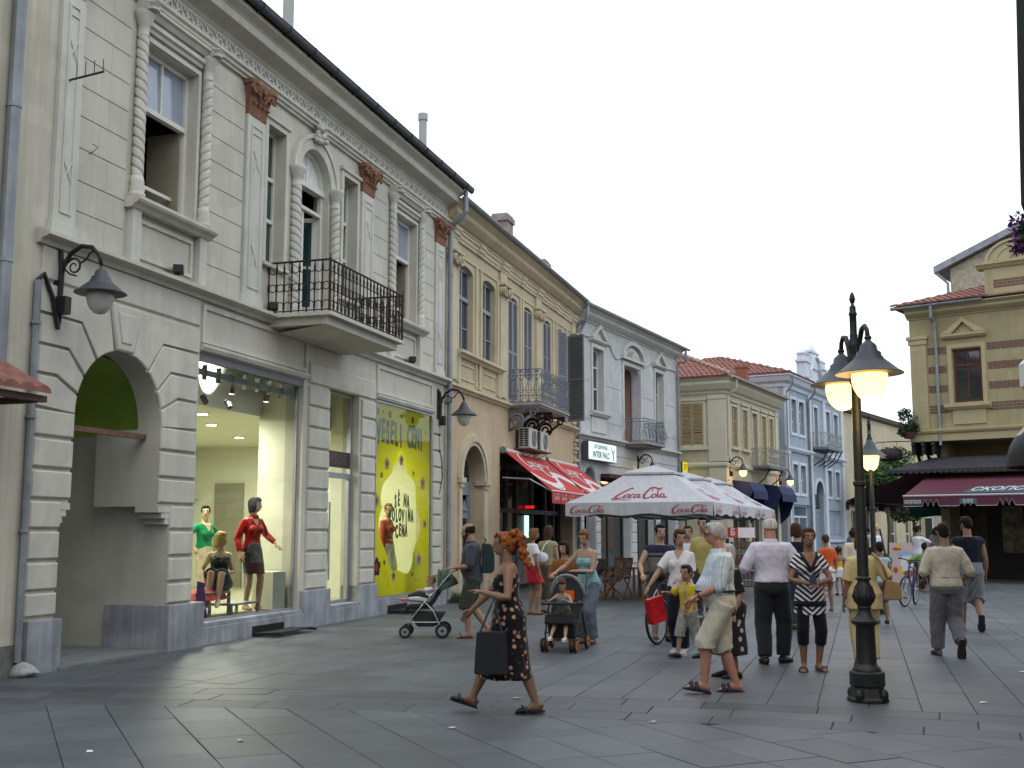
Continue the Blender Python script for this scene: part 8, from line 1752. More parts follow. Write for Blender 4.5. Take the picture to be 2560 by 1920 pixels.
# ================================================================== wheels, pushchairs, bicycles
TYRE = mat('tyre_rubber', (.018, .018, .018), .75, .1); RIM = mat('wheel_grey', (.28, .28, .29), .4, .1, metal=.5); CHR = mat('brushed_tube', (.40, .40, .42), .35, .08, metal=.8)
def ring_x(q, c, R_, r, n=24, m=0): q.tube([(c[0], c[1]+R_*math.cos(k*2*PI/n), c[2]+R_*math.sin(k*2*PI/n)) for k in range(n)], r, 6, closed=True, m=m)
def small_wheel(par, x, y, r, hub=RIM):
    q = MB(); ring_x(q, (x, y, r), r-.018, .018); q.tube([(x-.016, y, r), (x+.016, y, r)], r-.022, 18); w = q.build('wheel', TYRE, par)
    q = MB(); q.tube([(x-.021, y, r), (x+.021, y, r)], r*.62, 16); q.build('rim', hub, w); q = MB(); q.tube([(x-.026, y, r), (x+.026, y, r)], r*.22, 10); q.build('hub', TYRE, w)
def pushchair(label, x, y, hd, seatm, canm, framem, hubm, fr=.095, rr=.112, handle=1.03, tray=None, extra=None):
    t = thing('pushchair', label, 'pushchair', (x, y, 0), rad(hd))
    for s in (-1, 1):
        for d in (-.028, .028): small_wheel(t, s*.20+d, .30, fr, hubm)
        small_wheel(t, s*.25, -.27, rr, hubm)
        q = MB(); q.tube([(s*.20, .29, fr+.02), (s*.21, .20, .30), (s*.23, .02, .52), (s*.24, -.22, .78), (s*.235, -.40, handle-.04), (s*.20, -.47, handle)], .013, 8); q.build('frame_tube', framem, t, smooth=True)
        q = MB(); q.tube([(s*.25, -.27, rr), (s*.24, -.12, .42), (s*.23, .02, .56)], .012, 8); q.build('rear_leg', framem, t)
        q = MB(); q.tube([(s*.22, .24, .24), (s*.235, -.20, .24)], .009, 6); q.build('side_stay', framem, t)
        q = MB(); q.tube([(s*.24, -.05, .62), (s*.245, .12, .66), (s*.24, .26, .64)], .022, 8); q.build('arm_rest', BLKL, t, smooth=True)
    q = MB(); q.tube([(-.20, -.47, handle), (0, -.49, handle+.005), (.20, -.47, handle)], .018, 8); q.build('handle', BLKL, t, smooth=True)
    q = MB(); q.loft([[(-w, y_, z_), (w, y_, z_), (w, y_+dy, z_+dz), (-w, y_+dy, z_+dz)] for (w, y_, z_, dy, dz) in ((.20, .30, .36, .03, .03), (.20, .26, .43, .02, .06), (.21, -.06, .44, .03, .06), (.21, -.12, .50, .06, .03), (.20, -.34, .86, .05, .02), (.17, -.38, .92, .04, .01))]); q.build('seat', seatm, t, bevel=.012)
    q = MB(); n_ = 7; rows = []
    for i in range(n_):
        a = rad(20+i*17); c_ = Vector((0, -.22, .70)); rr_ = .30; row = []
        for k in range(11): b = rad(k*18); row.append(tuple(c_+Vector((.235*math.cos(b), -math.cos(a)*rr_*math.sin(b)*.95, math.sin(a)*rr_*math.sin(b)*1.05))))
        rows.append(row)
    for row in rows: q.v += row
    for i in range(4 if extra != 'open' else 3):
        for k in range(10): a = i*11+k; q.f.append((a, a+1, a+12, a+11)); q.m.append(0)
    o = q.build('canopy', canm, t, smooth=True); sd_ = o.modifiers.new('thick', 'SOLIDIFY'); sd_.thickness = .015
    q = MB(); q.tube([(.24*math.cos(rad(k*18)), -.22+(.10 if extra == 'open' else .02)*math.sin(rad(k*18)), .70+.315*math.sin(rad(k*18))) for k in range(11)], .022, 8); q.build('canopy_rim', canm, t, smooth=True)
    q = MB(); q.loft([[(-.19, y0, z_), (.19, y0, z_), (.19, y1, z_), (-.19, y1, z_)] for z_, y0, y1 in ((.17, -.12, .10), (.19, -.18, .14), (.38, -.31, .22))]); q.build('basket', mat('basket_net', (.03, .03, .033), .8, .2), t, bevel=.02)
    if tray: q = MB(); q.box(-.24, .24, .16, .34, .63, .66); q.build('tray', tray, t, bevel=.015)
    return t
pushchair('black and green pushchair with a baby pushed past the yellow poster', -1.33, 17.85, 90, mat('black_pad', (.015, .016, .016), .8, .15), mat('green_canopy', (.05, .085, .06), .8, .1), CHR, RIM)
person('baby in white sitting in the black and green pushchair', (-1.33, 17.85), 90, .74, 'm', SKF, child=1.0, vox=.010, pelvis=(0, -.02, .56), sit=True, feet=((-.06, .36, .58, 0, .3), (.06, .36, .58, 0, .3)), hands=((-.14, .22, .70), (.14, .22, .70)), lean=-.35, top=('romper', WHT, dict(hem=-.1, sleeve=.5, infl=.008)), bottom=('trousers', cloth('pale_leggings', (.45, .47, .40)), dict(frac=.8, infl=.006)), shoes=('shoe', mat('pink_sock', (.55, .16, .15), .9, .1)), hair=('crop', hair_mat('baby_hair', (.2, .12, .07))), fingers=False)
GRC = cloth('grey_canopy_cloth', (.22, .22, .25)); ORB = mat('orange_hub', (.60, .16, .02), .6, .05)
pushchair('grey pushchair with orange panel and a toddler leaning on the tray', .72, 15.85, 163, mat('black_pad', (.015, .016, .016)), GRC, mat('dark_tube', (.02, .02, .022), .4, .1), ORB, tray=mat('navy_tray', (.015, .016, .03), .5, .1), extra='open')
q = MB(); q.box(-.10, .06, -.165, -.155, .66, .80); o = q.build('orange_panel', mat('orange_nylon', (.75, .14, .01), .7, .05)); o.location = (.72, 15.85, 0); o.rotation_euler = (0, 0, rad(163)); tag(o, 'square orange cloth panel inside the grey pushchair canopy', 'panel')
person('toddler with brown hair leaning on the grey pushchair tray', (.72, 15.85), 163, .92, 'f', SKF, child=.75, vox=.010, pelvis=(0, .04, .52), sit=True, feet=((-.10, .36, .20, 0, 0), (.10, .38, .20, 0, 0)), hands=((-.08, .28, .69), (.09, .27, .70)), lean=.25, hpitch=-.4, hyaw=.3, top=('top', cloth('dotted_grey_top', (0, 0, 0), pattern=pat_dots(40, (.26, .24, .22), (.1, .09, .09), .3)), dict(hem=-.1, sleeve=0, neck=.9, straps=False)), bottom=('shorts', cloth('brown_shorts', (.10, .09, .07)), dict(frac=.4)), shoes=('shoe', mat('white_trainer', (.55, .54, .52)), WHP), hair=('short', HBR), fingers=False)
def bicycle(label, x, y, hd, fm, steer=0., lean=0., tyre=TYRE):
    t = thing('bicycle', label, 'bicycle', (x, y, 0), rad(hd)); t.rotation_euler = (0, rad(lean), rad(hd)); R_ = .335
    SPK = mat('spoke_steel', (.45, .45, .45), .4, 0, bump=0, metal=.8)
    def wheel(c, ang):
        q = MB(); M_ = T(c) @ Matrix.Rotation(ang, 4, 'Z'); ring_x(q, (0, 0, 0), R_-.018, .021, 36); q.xf(M_); w = q.build('wheel', tyre, t, smooth=True)
        q = MB(); ring_x(q, (0, 0, 0), R_-.042, .011, 36); q.xf(M_); q.build('rim', RIM, w, smooth=True)
        q = MB()
        for k in range(24): a = k*2*PI/24; s = .03 if k % 2 else -.03; q.tube([(s, .02*math.cos(a+.8), .02*math.sin(a+.8)), (0, (R_-.045)*math.cos(a), (R_-.045)*math.sin(a))], .0016, 3)
        q.tube([(-.05, 0, 0), (.05, 0, 0)], .018, 8); q.xf(M_); q.build('spokes', SPK, w, kind='stuff')
        q = MB(); q.box(-.008, .008, .14, .20, -.02, .02); q.xf(M_); q.build('reflector', mat('orange_reflector', (.75, .16, .02), .3, 0, bump=0), w)
    st = Matrix.Rotation(steer, 4, 'Z'); hub_f = Vector((0, .53, R_)); head = Vector((0, .36, .86)); wheel((0, -.53, R_), 0)
    piv = Vector((0, .40, 0)); hf = piv+(st @ (hub_f-piv)); wheel(hf, steer)
    bb = Vector((0, -.08, .29)); sc_ = Vector((0, -.22, .86)); hl = Vector((0, .41, .68)); rear = Vector((0, -.53, R_))
    q = MB()
    for a, b, r in ((bb, sc_, .016), (sc_-Vector((0, -.01, .06)), head, .016), (bb, hl, .019), (hl, head+Vector((0, 0, .03)), .020)): q.tube([a, b], r, 8)
    for s in (-1, 1): q.tube([bb+Vector((s*.03, 0, 0)), rear+Vector((s*.06, 0, 0))], .009, 6); q.tube([sc_+Vector((s*.015, 0, -.06)), rear+Vector((s*.06, 0, 0))], .008, 6)
    q.build('frame', fm, t)
    q = MB()
    for s in (-1, 1): q.tube([piv+(st @ (Vector((s*.045, .41, .66))-piv)), piv+(st @ (Vector((s*.05, .47, .5))-piv)), hf+(st @ Vector((s*.055, 0, 0)))], .012, 6)
    q.build('fork', fm, t)
    q = MB(); hb = lambda v: piv+(st @ (Vector(v)-piv)); q.tube([hb((0, .36, .86)), hb((0, .34, 1.0))], .013, 6); q.tube([hb((-.29, .24, 1.02)), hb((-.22, .30, 1.02)), hb((-.05, .36, 1.0)), hb((.05, .36, 1.0)), hb((.22, .30, 1.02)), hb((.29, .24, 1.02))], .012, 6)
    for s in (-1, 1): q.tube([hb((s*.30, .23, 1.02)), hb((s*.22, .30, 1.02))], .018, 8)
    q.build('handlebar', IRON, t)
    q = MB(); q.ell((0, -.28, .95), (.07, .13, .035)); q.ell((0, -.14, .955), (.03, .11, .025)); q.tube([sc_, (0, -.25, .93)], .013, 6); q.build('saddle', BLKL, t, smooth=True)
    q = MB(); ring_x(q, (.045, -.08, .29), .09, .006, 20); q.tube([(.06, -.08, .29), (.07, .03, .16)], .010, 6); q.tube([(-.06, -.08, .29), (-.07, -.19, .42)], .010, 6); q.build('crank', STEELG, t)
    for p_ in ((.11, .03, .16), (-.11, -.19, .42)): q = MB(); q.box(p_[0]-.045, p_[0]+.045, p_[1]-.03, p_[1]+.03, p_[2]-.012, p_[2]+.012); q.build('pedal', BLKL, t)
    return t
bicycle('black bicycle held by the man in the sleeveless top', 2.46, 17.02, 132, mat('black_frame_paint', (.015, .017, .018), .35, .1, coat=.3), steer=.25, lean=2)
q = MB(); q.ell((0, 0, 0), (.13, .09, .09)); o = q.build('bicycle_bell_bag', BLKL, smooth=True); o.location = (2.14, 16.80, .98); tag(o, 'shiny black pouch on the bicycle handlebar', 'bag')
bicycle('blue bicycle parked in front of the painted board', 8.78, 25.4, 150, mat('blue_frame_paint', (.012, .03, .10), .35, .1, coat=.3), steer=-.2, lean=-5)
# red paper bag
t = thing('carrier_bag', 'shiny red paper carrier bag held by the woman in the white tee', 'bag', (1.88, 15.12, 0), rad(30)); q = MB(); q.loft([[(-.12*a, -.06, z_), (.12*a, -.06, z_), (.12*a, .06*b, z_), (-.12*a, .06*b, z_)] for a, b, z_ in ((.95, 1, .43), (1, 1, .5), (1, .7, .70), (1, .4, .76))]); q.xf(T((0, 0, .59)) @ Matrix.Rotation(rad(-14), 4, 'Y') @ T((0, 0, -.59))); q.build('body', mat('red_gloss_paper', (.46, .012, .018), .3, .35, 12, .15, 20), t)
q = MB(); bag_straps(q, (-.04, 0, .75), (.06, 0, .75), (.03, 0, .86), .005); q.build('handle', WHP, t)
# motorcycle far down the street
t = thing('motorcycle', 'dark motorcycle with red tank parked against the blue house', 'motorcycle', (16.1, 56.5, 0), rad(150))
for yy in (-.62, .62): q = MB(); ring_x(q, (0, yy, .31), .25, .06, 20); q.tube([(-.03, yy, .31), (.03, yy, .31)], .18, 12); q.build('wheel', TYRE, t)
q = MB(); q.ell((0, .12, .80), (.15, .28, .14)); q.build('tank', mat('red_tank', (.42, .02, .03), .3, .05), t, smooth=True); q = MB(); q.ell((0, -.38, .78), (.13, .36, .07)); q.build('seat', BLKL, t, smooth=True)
q = MB(); q.box(-.16, .16, -.22, .2, .3, .62); q.tube([(0, .62, .31), (0, .42, .9), (0, .35, 1.05)], .05, 6); q.tube([(0, -.62, .31), (0, -.1, .4)], .04, 6); q.build('engine', mat('engine_dark', (.03, .03, .034), .4, .2, metal=.4), t)
q = MB(); q.tube([(-.36, .2, 1.1), (-.15, .36, 1.05), (.15, .36, 1.05), (.36, .2, 1.1)], .018, 6); q.ell((0, .5, .92), (.10, .10, .11)); q.build('handlebar', IRON, t); q = MB(); q.ell((0, .58, .92), (.08, .04, .09)); q.build('headlight', mat('headlight_glass', (.6, .6, .6), .1, 0, bump=0), t)
# ================================================================== parasols
UMB = cloth('parasol_white_cloth', (.44, .44, .47), fold=.25); LOGR = mat('logo_red_print', (.30, .025, .03), .8, .05, 6, 0)
def parasol(label, cx, cy, rz, half, zv, zp, m, logos=True, drop=.30, pole=.03, group=None):
    t = thing('parasol', label, 'parasol', (cx, cy, 0), rz, group); zc = zv+drop; nv = 12
    ztop = zp-.20; r1 = half*.30
    def panel(side, u, v):   # u -1..1 across, v 0 eave..1 top
        rr = half*(1-v)+r1*v; sag = -.07*math.sin(PI*v)*(1-.3*abs(u)); p = Vector((u*rr, -rr, zc+(ztop-zc)*v+sag)); return Matrix.Rotation(side*PI/2, 3, 'Z') @ p
    for sd in range(4):
        q = MB(); N_ = 8
        for i in range(N_+1):
            for j in range(N_+1): q.v.append(tuple(panel(sd, -1+2*i/N_, j/N_)))
        for i in range(N_):
            for j in range(N_): a = i*(N_+1)+j; q.f.append((a, a+N_+1, a+N_+2, a+1)); q.m.append(0)
        q.build('canopy_panel', m, t, smooth=True)
        q = MB(); n_ = 24
        for k in range(n_+1):
            u = -1+2*k/n_; p = panel(sd, u, 0); o_ = Matrix.Rotation(sd*PI/2, 3, 'Z') @ Vector((0, -.015-.02*math.sin(k*1.9+sd), 0)); d_ = drop+.025*math.sin(k*.8+sd*2)-.03*(1-abs(u)); q.v += [tuple(p), tuple(p+o_-Vector((0, 0, d_)))]
        for k in range(n_): a = 2*k; q.f.append((a, a+1, a+3, a+2)); q.m.append(0)
        q.build('valance', m, t, smooth=True)
        q = MB(); q.add([Matrix.Rotation(sd*PI/2, 3, 'Z') @ Vector(v) for v in ((-r1*1.22, -r1*1.22, ztop+.0), (r1*1.22, -r1*1.22, ztop+.0), (.0, 0, zp))], [(0, 1, 2)]); q.add([Matrix.Rotation(sd*PI/2, 3, 'Z') @ Vector(v) for v in ((-r1*1.22, -r1*1.22, ztop-.05), (r1*1.22, -r1*1.22, ztop-.05), (r1*1.22, -r1*1.22, ztop), (-r1*1.22, -r1*1.22, ztop))], [(0, 1, 2, 3)]); q.build('vent_cap', m, t)
        if logos:
            def nrm_off(side, u, v, e=.012): return panel(side, u, v)+(Matrix.Rotation(side*PI/2, 3, 'Z') @ Vector((0, -.5, 1)))*e
            lm = logo_mesh(lambda x_, y_: nrm_off(sd, (x_-1.7)*.42/1.0*.62, .16+y_*.36)); lm.build('script_logo', LOGR, t)
            for u0 in (-.94, .45):
                lm = logo_mesh(lambda x_, y_: (Matrix.Rotation(sd*PI/2, 3, 'Z') @ Vector(((u0+x_*.145)*half, -half-.045, zv+.06+y_*.16)))); lm.build('valance_logo', LOGR, t)
    q = MB(); q.tube([(0, 0, 0), (0, 0, zp-.05)], pole, 10); q.tube([(0, 0, 0), (0, 0, .10)], .22, 16); q.build('pole', WOODW, t)
    q = MB()
    for k in range(8):
        a = k*PI/4; rr = half*(1.38 if k % 2 else .99); q.tube([(0, 0, zp-.30), (rr*math.cos(a), rr*math.sin(a), zc-.03)], .014, 5)
    q.build('ribs', mat('parasol_rib_wood', (.30, .18, .09), .7, .15), t); return t
PG = 'white drink parasols of the cafe'
parasol('nearest white parasol with red script lettering over the cafe tables', 3.45, 27.6, rad(-20), 1.72, 1.98, 3.22, UMB, group=PG); parasol('middle white parasol of the row behind the nearest one', 4.72, 31.0, rad(-20), 1.72, 1.98, 3.24, UMB, group=PG); parasol('farthest white parasol of the row by the yellow sign', 5.95, 34.4, rad(-20), 1.72, 1.98, 3.26, UMB, group=PG)
GRN = cloth('green_parasol_cloth', (.012, .085, .06), fold=.2); parasol('dark green parasol beyond the burgundy awning', 16.6, 43.0, rad(-20), 1.5, 2.2, 3.3, GRN, logos=False)
# ================================================================== cafe furniture
TEAK = mat('teak_wood', (.20, .095, .04), .6, .25, 6, .1, 30); CUSH = cloth('beige_cushion', (.36, .32, .21)); CUSHD = cloth('taupe_cushion', (.13, .10, .09))
def cafe_chair(label, x, y, hd, back=CUSH):
    t = thing('folding_chair', label, 'chair', (x, y, 0), rad(hd), 'teak cafe chairs under the parasols')
    for s in (-1, 1):
        q = MB(); q.tube([(s*.24, .26, .01), (s*.24, -.08, .45), (s*.24, -.28, .95)], .017, 6); q.build('leg', TEAK, t); q = MB(); q.tube([(s*.215, -.27, .01), (s*.215, .22, .45)], .017, 6); q.build('leg', TEAK, t)
        q = MB(); q.box(s*.24-.025, s*.24+.025, -.18, .22, .63, .655); q.build('arm_rest', TEAK, t)
    for k in range(6): q = MB(); q.box(-.21, .21, -.18+k*.07, -.13+k*.07, .43, .45); q.build('seat_slat', TEAK, t)
    q = MB(); q.box(-.21, .21, -.18, .22, .452, .51); q.build('seat_cushion', back, t, bevel=.025); q = MB(); q.box(-.22, .22, -.03, .03, 0, .46); q.xf(T((0, -.185, .52)) @ Matrix.Rotation(rad(21), 4, 'X')); q.build('back_cushion', back, t, bevel=.025); q = MB(); q.box(-.24, .24, -.30, -.27, .90, .95); q.build('top_rail', TEAK, t)
def cafe_table(label, x, y):
    t = thing('cafe_table', label, 'table', (x, y, 0), rad(-20), 'teak cafe tables')
    for k in range(8): q = MB(); q.box(-.4+k*.1, -.31+k*.1, -.4, .4, .71, .735); q.build('table_slat', TEAK, t)
    for sx in (-1, 1):
        for sy in (-1, 1): q = MB(); q.box(sx*.36-.025, sx*.36+.025, sy*.36-.025, sy*.36+.025, 0, .71); q.build('leg', TEAK, t)
for i, (x, y, h_, b) in enumerate(((2.42, 27.7, 75, CUSHD), (2.75, 29.3, 150, CUSH), (3.45, 29.1, 175, CUSH), (3.35, 27.4, 70, CUSHD), (4.2, 28.7, -70, CUSH), (4.6, 27.6, -60, CUSHD), (2.0, 29.0, 60, CUSHD), (4.9, 30.6, 100, CUSH))):
    cafe_chair(('teak chair with dark cushion nearest the turquoise top girl', 'teak chair with beige cushion left of the cafe wall pier', 'teak chair with beige cushion behind the sleeveless man', 'teak chair with dark cushion in front of the parasol pole', 'teak chair with beige cushion right of the table', 'teak chair with dark cushion at the right parasol edge', 'teak chair with dark cushion by the red awning', 'teak chair with beige cushion under the middle parasol')[i], x, y, h_, b)
cafe_table('teak cafe table left under the nearest parasol', 2.75, 28.45); cafe_table('teak cafe table right under the nearest parasol', 3.85, 28.2); cafe_table('teak cafe table under the middle parasol', 4.6, 31.2); cafe_table('teak table of the men seated on the right', 11.6, 31.6)
q = MB(); q.box(-.07, .07, -.06, .06, .737, .80); o = q.build('napkin_box', WHP); o.location = (2.75, 28.4, 0); tag(o, 'white napkin box on the left cafe table', 'box')
# postcard rack with small signs
t = thing('postcard_rack', 'dark postcard rack with a red and white price card beyond the parasols', 'rack', (5.75, 28.6, 0), rad(20))
for s in (-1, 1): q = MB(); q.box(s*.42-.03, s*.42+.03, -.03, .03, 0, 1.45); q.build('post', IRON, t)
for k in range(6):
    q = MB(); q.box(-.40, .40, -.06, .02, .25+k*.19, .28+k*.19); q.build('shelf', IRON, t)
    for j in range(7): q = MB(); q.box(-.38+j*.11, -.29+j*.11, -.05, -.04, .285+k*.19, .42+k*.19); q.build('postcard', mat('card_%d' % ((j*5+k*3) % 5), [(.09, .05, .04), (.04, .05, .07), (.12, .11, .07), (.03, .03, .03), (.10, .02, .02)][(j*5+k*3) % 5], .5, .3, 20, 0), t)
q = MB(); q.box(-.42, -.16, -.04, -.02, 1.47, 1.72); q.build('red_card', REDA, t); q = MB(); q.box(-.14, .34, -.04, -.02, 1.47, 1.72); q.build('white_card', WHP, t); lettering('Б', t, WHP, (-.29, -.043, 1.6), .22, bold=.006, extr=.001)
# painted board by the awning (mascot left out)
t = thing('painted_board', 'pale pink painted board with coloured shapes behind the blue bicycle', 'sign', (12.45, 36.2, 0), rad(-14))
q = MB(); q.box(-.50, .50, 0, .06, .02, 1.28); q.build('board', mat('pale_pink_board', (.46, .37, .35), .7, .06, 3, 0), t)
def blob(c, rx, rz, m, y=-.004, n=20, sq=1.): q = MB(); q.xz([(c[0]+rx*math.copysign(abs(math.cos(k*2*PI/n))**sq, math.cos(k*2*PI/n)), c[1]+rz*math.copysign(abs(math.sin(k*2*PI/n))**sq, math.sin(k*2*PI/n))) for k in range(n)], y, -.0005); q.build('painted_shape', m, t)
blob((.0, .62), .20, .30, mat('paint_white', (.55, .56, .60), .7, .03), -.004); blob((-.05, .95), .20, .08, mat('paint_sky', (.25, .38, .50), .7, .03), -.006); blob((-.28, 1.08), .14, .05, mat('paint_red', (.45, .05, .03), .7, .03), -.005); blob((-.22, 1.16), .07, .06, mat('paint_yellow', (.6, .42, .03), .7, .03), -.007); blob((-.18, .42), .05, .15, MATS['paint_yellow'], -.008); blob((.10, .32), .22, .10, mat('paint_brown', (.20, .09, .05), .7, .03), -.005); blob((-.34, .42), .07, .10, MATS['paint_red'], -.006); blob((.30, .38), .08, .06, MATS['paint_red'], -.007)
t = thing('black_easel', 'black folding easel frame between the lamp post and the painted board', 'easel', (10.3, 31.8, 0), rad(10))
for (a, b) in (((-.25, 0, 0), (-.42, .25, 1.75)), ((.25, 0, 0), (.05, .25, 1.70)), ((-.3, .5, 0), (-.38, .2, 1.4))): q = MB(); q.tube([a, b], .028, 6); q.build('leg', IRON, t)
for z in (.55, 1.0): q = MB(); q.tube([(-.33, .1, z), (.2, .1, z)], .02, 6); q.build('rail', IRON, t)
# ================================================================== greenery
LEAF = mat('leaf_green', (.075, .13, .04), .7, .5, 9, .1); LEAFD = mat('leaf_dark', (.035, .06, .022), .7, .4, 9, .1); BARK = mat('bark', (.12, .09, .07), .9, .3, 8, .4)
def leaf_cloud(name, par, blobs, n, size, m, rnd=RND):
    q = MB()
    for k in range(n):
        c, r = blobs[rnd.randrange(len(blobs))]; d = Vector((rnd.gauss(0, 1), rnd.gauss(0, 1), rnd.gauss(0, 1))).normalized()*(r*rnd.random()**.35); p = Vector(c)+Vector((d.x, d.y, d.z*.85)); s = size*rnd.uniform(.6, 1.4)
        a = Vector((rnd.gauss(0, 1), rnd.gauss(0, 1), rnd.gauss(0, .6))).normalized(); b = a.orthogonal().normalized(); b = Matrix.Rotation(rnd.random()*6.28, 3, a) @ b; q.add([p-a*s, p+b*s*.45, p+a*s, p-b*s*.45], [(0, 1, 2, 3)])
    return q.build(name, m, par)
def tree(label, x, y, h, r, n, size=.16):
    t = thing('street_tree', label, 'tree', (x, y, 0), group='trees far down the street'); q = MB(); q.tube([(0, 0, 0), (.05, 0, h*.3), (-.03, .05, h*.55), (.02, 0, h*.8)], [.16, .12, .08, .03], 8); tr = q.build('trunk', BARK, t)
    q = MB(); bl = []
    for k in range(9):
        a = k*2.4; tip = (r*.7*math.cos(a)*RND.uniform(.5, 1), r*.7*math.sin(a)*RND.uniform(.5, 1), h*RND.uniform(.5, .92)); q.tube([(0, 0, h*.35+k*.05*h), tip], [.05, .015], 5); bl.append((tip, r*RND.uniform(.35, .55)))
    q.build('limb', BARK, t); bl.append(((0, 0, h*.8), r*.55)); leaf_cloud('crown', t, bl, n, size, LEAF)
tree('bright green tree in front of the long beige house', 22.9, 69.5, 6.6, 2.0, 5200, .15); tree('smaller green tree behind the burgundy awning', 26.2, 74.5, 5.6, 1.5, 3200, .15)
for (x, y, lb, n) in ((-2.05, 26.25, 'clump of green weeds at the foot of the yellow house', 900),):
    t = thing('weed_clump', lb, 'plant', (*local1(10.55, -.18), 0), A1); q = MB()
    for k in range(700):
        x0, y0 = RND.gauss(.1, .30), RND.uniform(-.25, .12); hh = RND.uniform(.08, .34)*math.exp(-(x0/.5)**2); dx, dy = RND.gauss(0, .07), RND.gauss(0, .06); w = .006; q.add([(x0-w, y0, 0), (x0+w, y0, 0), (x0+dx+w*.5, y0+dy, hh*.6), (x0+dx*1.8, y0+dy*1.8, hh), (x0+dx-w*.5, y0+dy, hh*.6)], [(0, 1, 2, 3, 4)])
    q.build('blades', LEAFD, t)
t = thing('planter', 'leafy potted plant beside the light blue topped child', 'plant', (9.55, 30.0, 0)); q = MB(); q.lathe([(.001, 0), (.16, 0), (.21, .34), (.23, .35), (.23, .38), (.001, .38)], n=16); q.build('pot', mat('dark_pot', (.06, .04, .035), .8, .1), t); leaf_cloud('foliage', t, [((0, 0, .68), .34), ((.15, 0, .85), .22), ((-.15, .1, .6), .25)], 700, .06, LEAF)
t = thing('hanging_basket', 'hanging flower basket on the left corner of the brick band house', 'plant', (13.95, 39.75, 0)); q = MB(); q.lathe([(.001, 4.85), (.16, 4.87), (.24, 5.08), (.001, 5.1)], n=14); q.build('pot', mat('red_brown_pot', (.10, .035, .04), .8, .1), t); leaf_cloud('foliage', t, [((0, 0, 5.45), .36), ((-.12, 0, 5.75), .24), ((-.2, 0, 5.1), .2), ((.1, 0, 5.25), .28)], 900, .06, LEAFD); q = MB(); q.tube([(0, 0, 5.05), (.1, 0, 5.7), (.3, .2, 5.9)], .012, 5); q.build('hook', IRON, t)
# ================================================================== house at the picture's right edge
rh = thing('dark_oriel_house', 'dark house edge with slanting oriel at the right border of the street', 'building', (6.3, 13.0, 0)); DGR = mat('dark_green_grey', (.035, .042, .036), .7, .15)
q = MB(); q.box(.35, 5, -9, .7, 0, 5.5); q.build('wall', mat('drab_tan_wall', (.30, .27, .2), .9, .1), rh)  # even drab tan base colour over the whole wall
q = MB(); OP = [(-.20, 5.5), (-.13, 7.5), (-.09, 8.6), (.05, 10.4), (.145, 12.5)]; n_ = len(OP)
for (y_, dx) in ((.2, 0), (1.5, .72)): q.v += [(x_+dx, y_, z_) for x_, z_ in OP]+[(4, y_, 12.5), (4, y_, 5.5)]
q.f += [tuple(range(n_+1, -1, -1)), tuple(range(n_+2, 2*n_+4))]+[(i, i+1, i+1+n_+2, i+n_+2) for i in range(n_)]+[(0, n_+2, 2*n_+3, n_+1)]; q.m += [0]*(n_+3); q.build('oriel', DGR, rh)
for z in (6.6, 8.6, 10.4): q = MB(); q.box(-.10, .9, .12, .2, z, z+.09); q.build('oriel_moulding', DGR, rh)
q = MB(); q.box(.35, 5, -9, .7, 5.5, 9.8); q.build('upper_wall', mat('drab_tan_wall', (.30, .27, .2)), rh)
t = thing('hanging_basket', 'purple flower basket hanging under the dark oriel', 'plant', (6.36, 13.5, 0)); q = MB(); q.lathe([(.001, 5.0), (.12, 5.02), (.18, 5.18), (.001, 5.2)], n=14); q.build('pot', IRON, t); leaf_cloud('foliage', t, [((0, 0, 5.3), .22), ((-.08, 0, 5.1), .16)], 500, .04, LEAFD); leaf_cloud('blossom', t, [((-.05, 0, 5.35), .22), ((-.1, 0, 5.1), .2)], 420, .035, mat('purple_petal', (.12, .03, .16), .7, .3)); q = MB(); q.tube([(0, 0, 5.2), (0, 0, 5.5)], .008, 4); q.build('chain', IRON, t)
t = thing('light_box_sign', 'pale oval light box sign cut by the right border', 'sign', (5.49, 12.0, 0)); q = MB(); q.xz([(0, 3.16), (.1, 3.06), (.8, 3.02), (.8, 3.55), (.1, 3.50), (0, 3.40)], 0, .16); q.build('box', mat('pale_sign_box', (.55, .57, .62), .4, .05), t); q = MB(); q.xz([(.05, 3.19), (.12, 3.12), (.75, 3.08), (.75, 3.49), (.12, 3.44), (.05, 3.37)], -.01, -.001); q.build('face', mat('lilac_sign_face', (.42, .38, .55), .4, .05), t); q = MB(); q.tube([(.7, .08, 3.3), (1.3, .3, 3.3)], .03, 6); q.build('bracket', IRON, t)
t = thing('dome_awning', 'black dome awning with pale stripe cut by the right border', 'awning', (6.12, 12.2, 2.30)); q = MB(); n_ = 12
for i in range(n_+1):
    for j in range(9): a, b = PI/2+PI/2*i/n_*2-PI/2*1.0, PI/2*j/8; q.v.append((-.76*math.cos(b)*abs(math.sin(a*1.0)) if False else -.76*math.cos(b)*math.sin(PI*i/n_), .70*math.cos(PI*i/n_), .62*math.sin(b)))
for i in range(n_):
    for j in range(8): a = i*9+j; q.f.append((a, a+9, a+10, a+1)); q.m.append(1 if i % 4 == 1 and j > 2 else 0)
o = q.build('canopy', [mat('black_awning', (.012, .012, .016), .6, .1), mat('cream_stripe', (.42, .40, .34), .7, .05)], t, smooth=True)

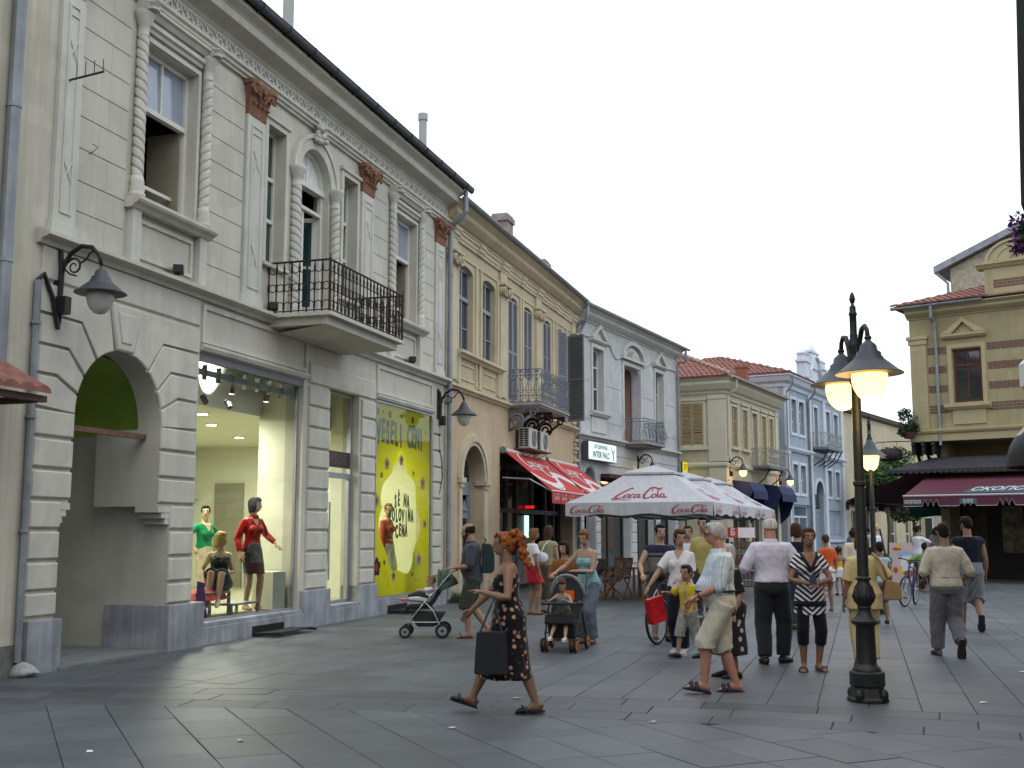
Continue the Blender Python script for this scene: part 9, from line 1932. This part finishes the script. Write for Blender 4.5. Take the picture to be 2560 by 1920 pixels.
# ================================================================== houses along the right side and behind the camera (out of frame)
for i, (x0, y0, x1, y1, h, c, lb) in enumerate(((6.7, -14, 14, 3.9, 9.8, (.42, .38, .30), 'cream terrace house on the right side of the street beside the camera'), (6.9, -34, 15, -14.1, 9.0, (.40, .34, .26), 'ochre terrace house on the right side behind the camera'), (-26, -46, 6.8, -36, 9.5, (.45, .43, .38), 'pale house closing the square behind the camera'), (-30, -34, -18, -4, 8.5, (.45, .40, .33), 'beige house on the left side behind the camera'))):
    t = thing('terrace_house', lb, 'building', (x0, y0, 0)); w, d = x1-x0, y1-y0; q = MB(); q.box(0, w, 0, d, 0, h); q.build('wall', mat('terrace_wall_%d' % i, c, .88, .1, .8, .05, 20, streak=.1), t)
    q = MB(); q.add([(-.4, -.2, h), (w+.4, -.2, h), (w+.4, d+.2, h), (-.4, d+.2, h), (w/2, 0, h+2.2), (w/2, d, h+2.2)], [(0, 1, 4), (1, 2, 5, 4), (2, 3, 5), (3, 0, 4, 5)]); q.build('roof', RTILE, t)
    faces = [(-.02, 1, d)] if x0 > 0 else ([(w+.02, 1, d)] if x0 < -28 else [])
    for (fx, k_, L_) in faces:
        for j in range(int(L_/2.8)):
            for z in (.8, 5.4):
                q = MB(); yy = .9+j*2.8; q.box(fx-.03, fx+.03, yy, yy+1.3, z, z+2.4); wq = q.build('window', WOODW, t); p = MB(); sgn_ = -1 if x0 > 0 else 1; p.box(fx+sgn_*.031, fx+sgn_*.04, yy+.1, yy+1.2, z+.1, z+2.3); p.build('pane', PANE, wq)
    if x0 < 0 and x0 > -28:
        for j in range(int(w/2.8)):
            for z in (.8, 5.4): q = MB(); xx = .9+j*2.8; q.box(xx, xx+1.3, d-.03, d+.03, z, z+2.4); wq = q.build('window', WOODW, t); p = MB(); p.box(xx+.1, xx+1.2, d+.031, d+.04, z+.1, z+2.3); p.build('pane', PANE, wq)
for o in PEND: COL.objects.link(o)
if 'o' in TMP: bpy.data.objects.remove(TMP['o'])
bpy.data.batch_remove(TRASH)
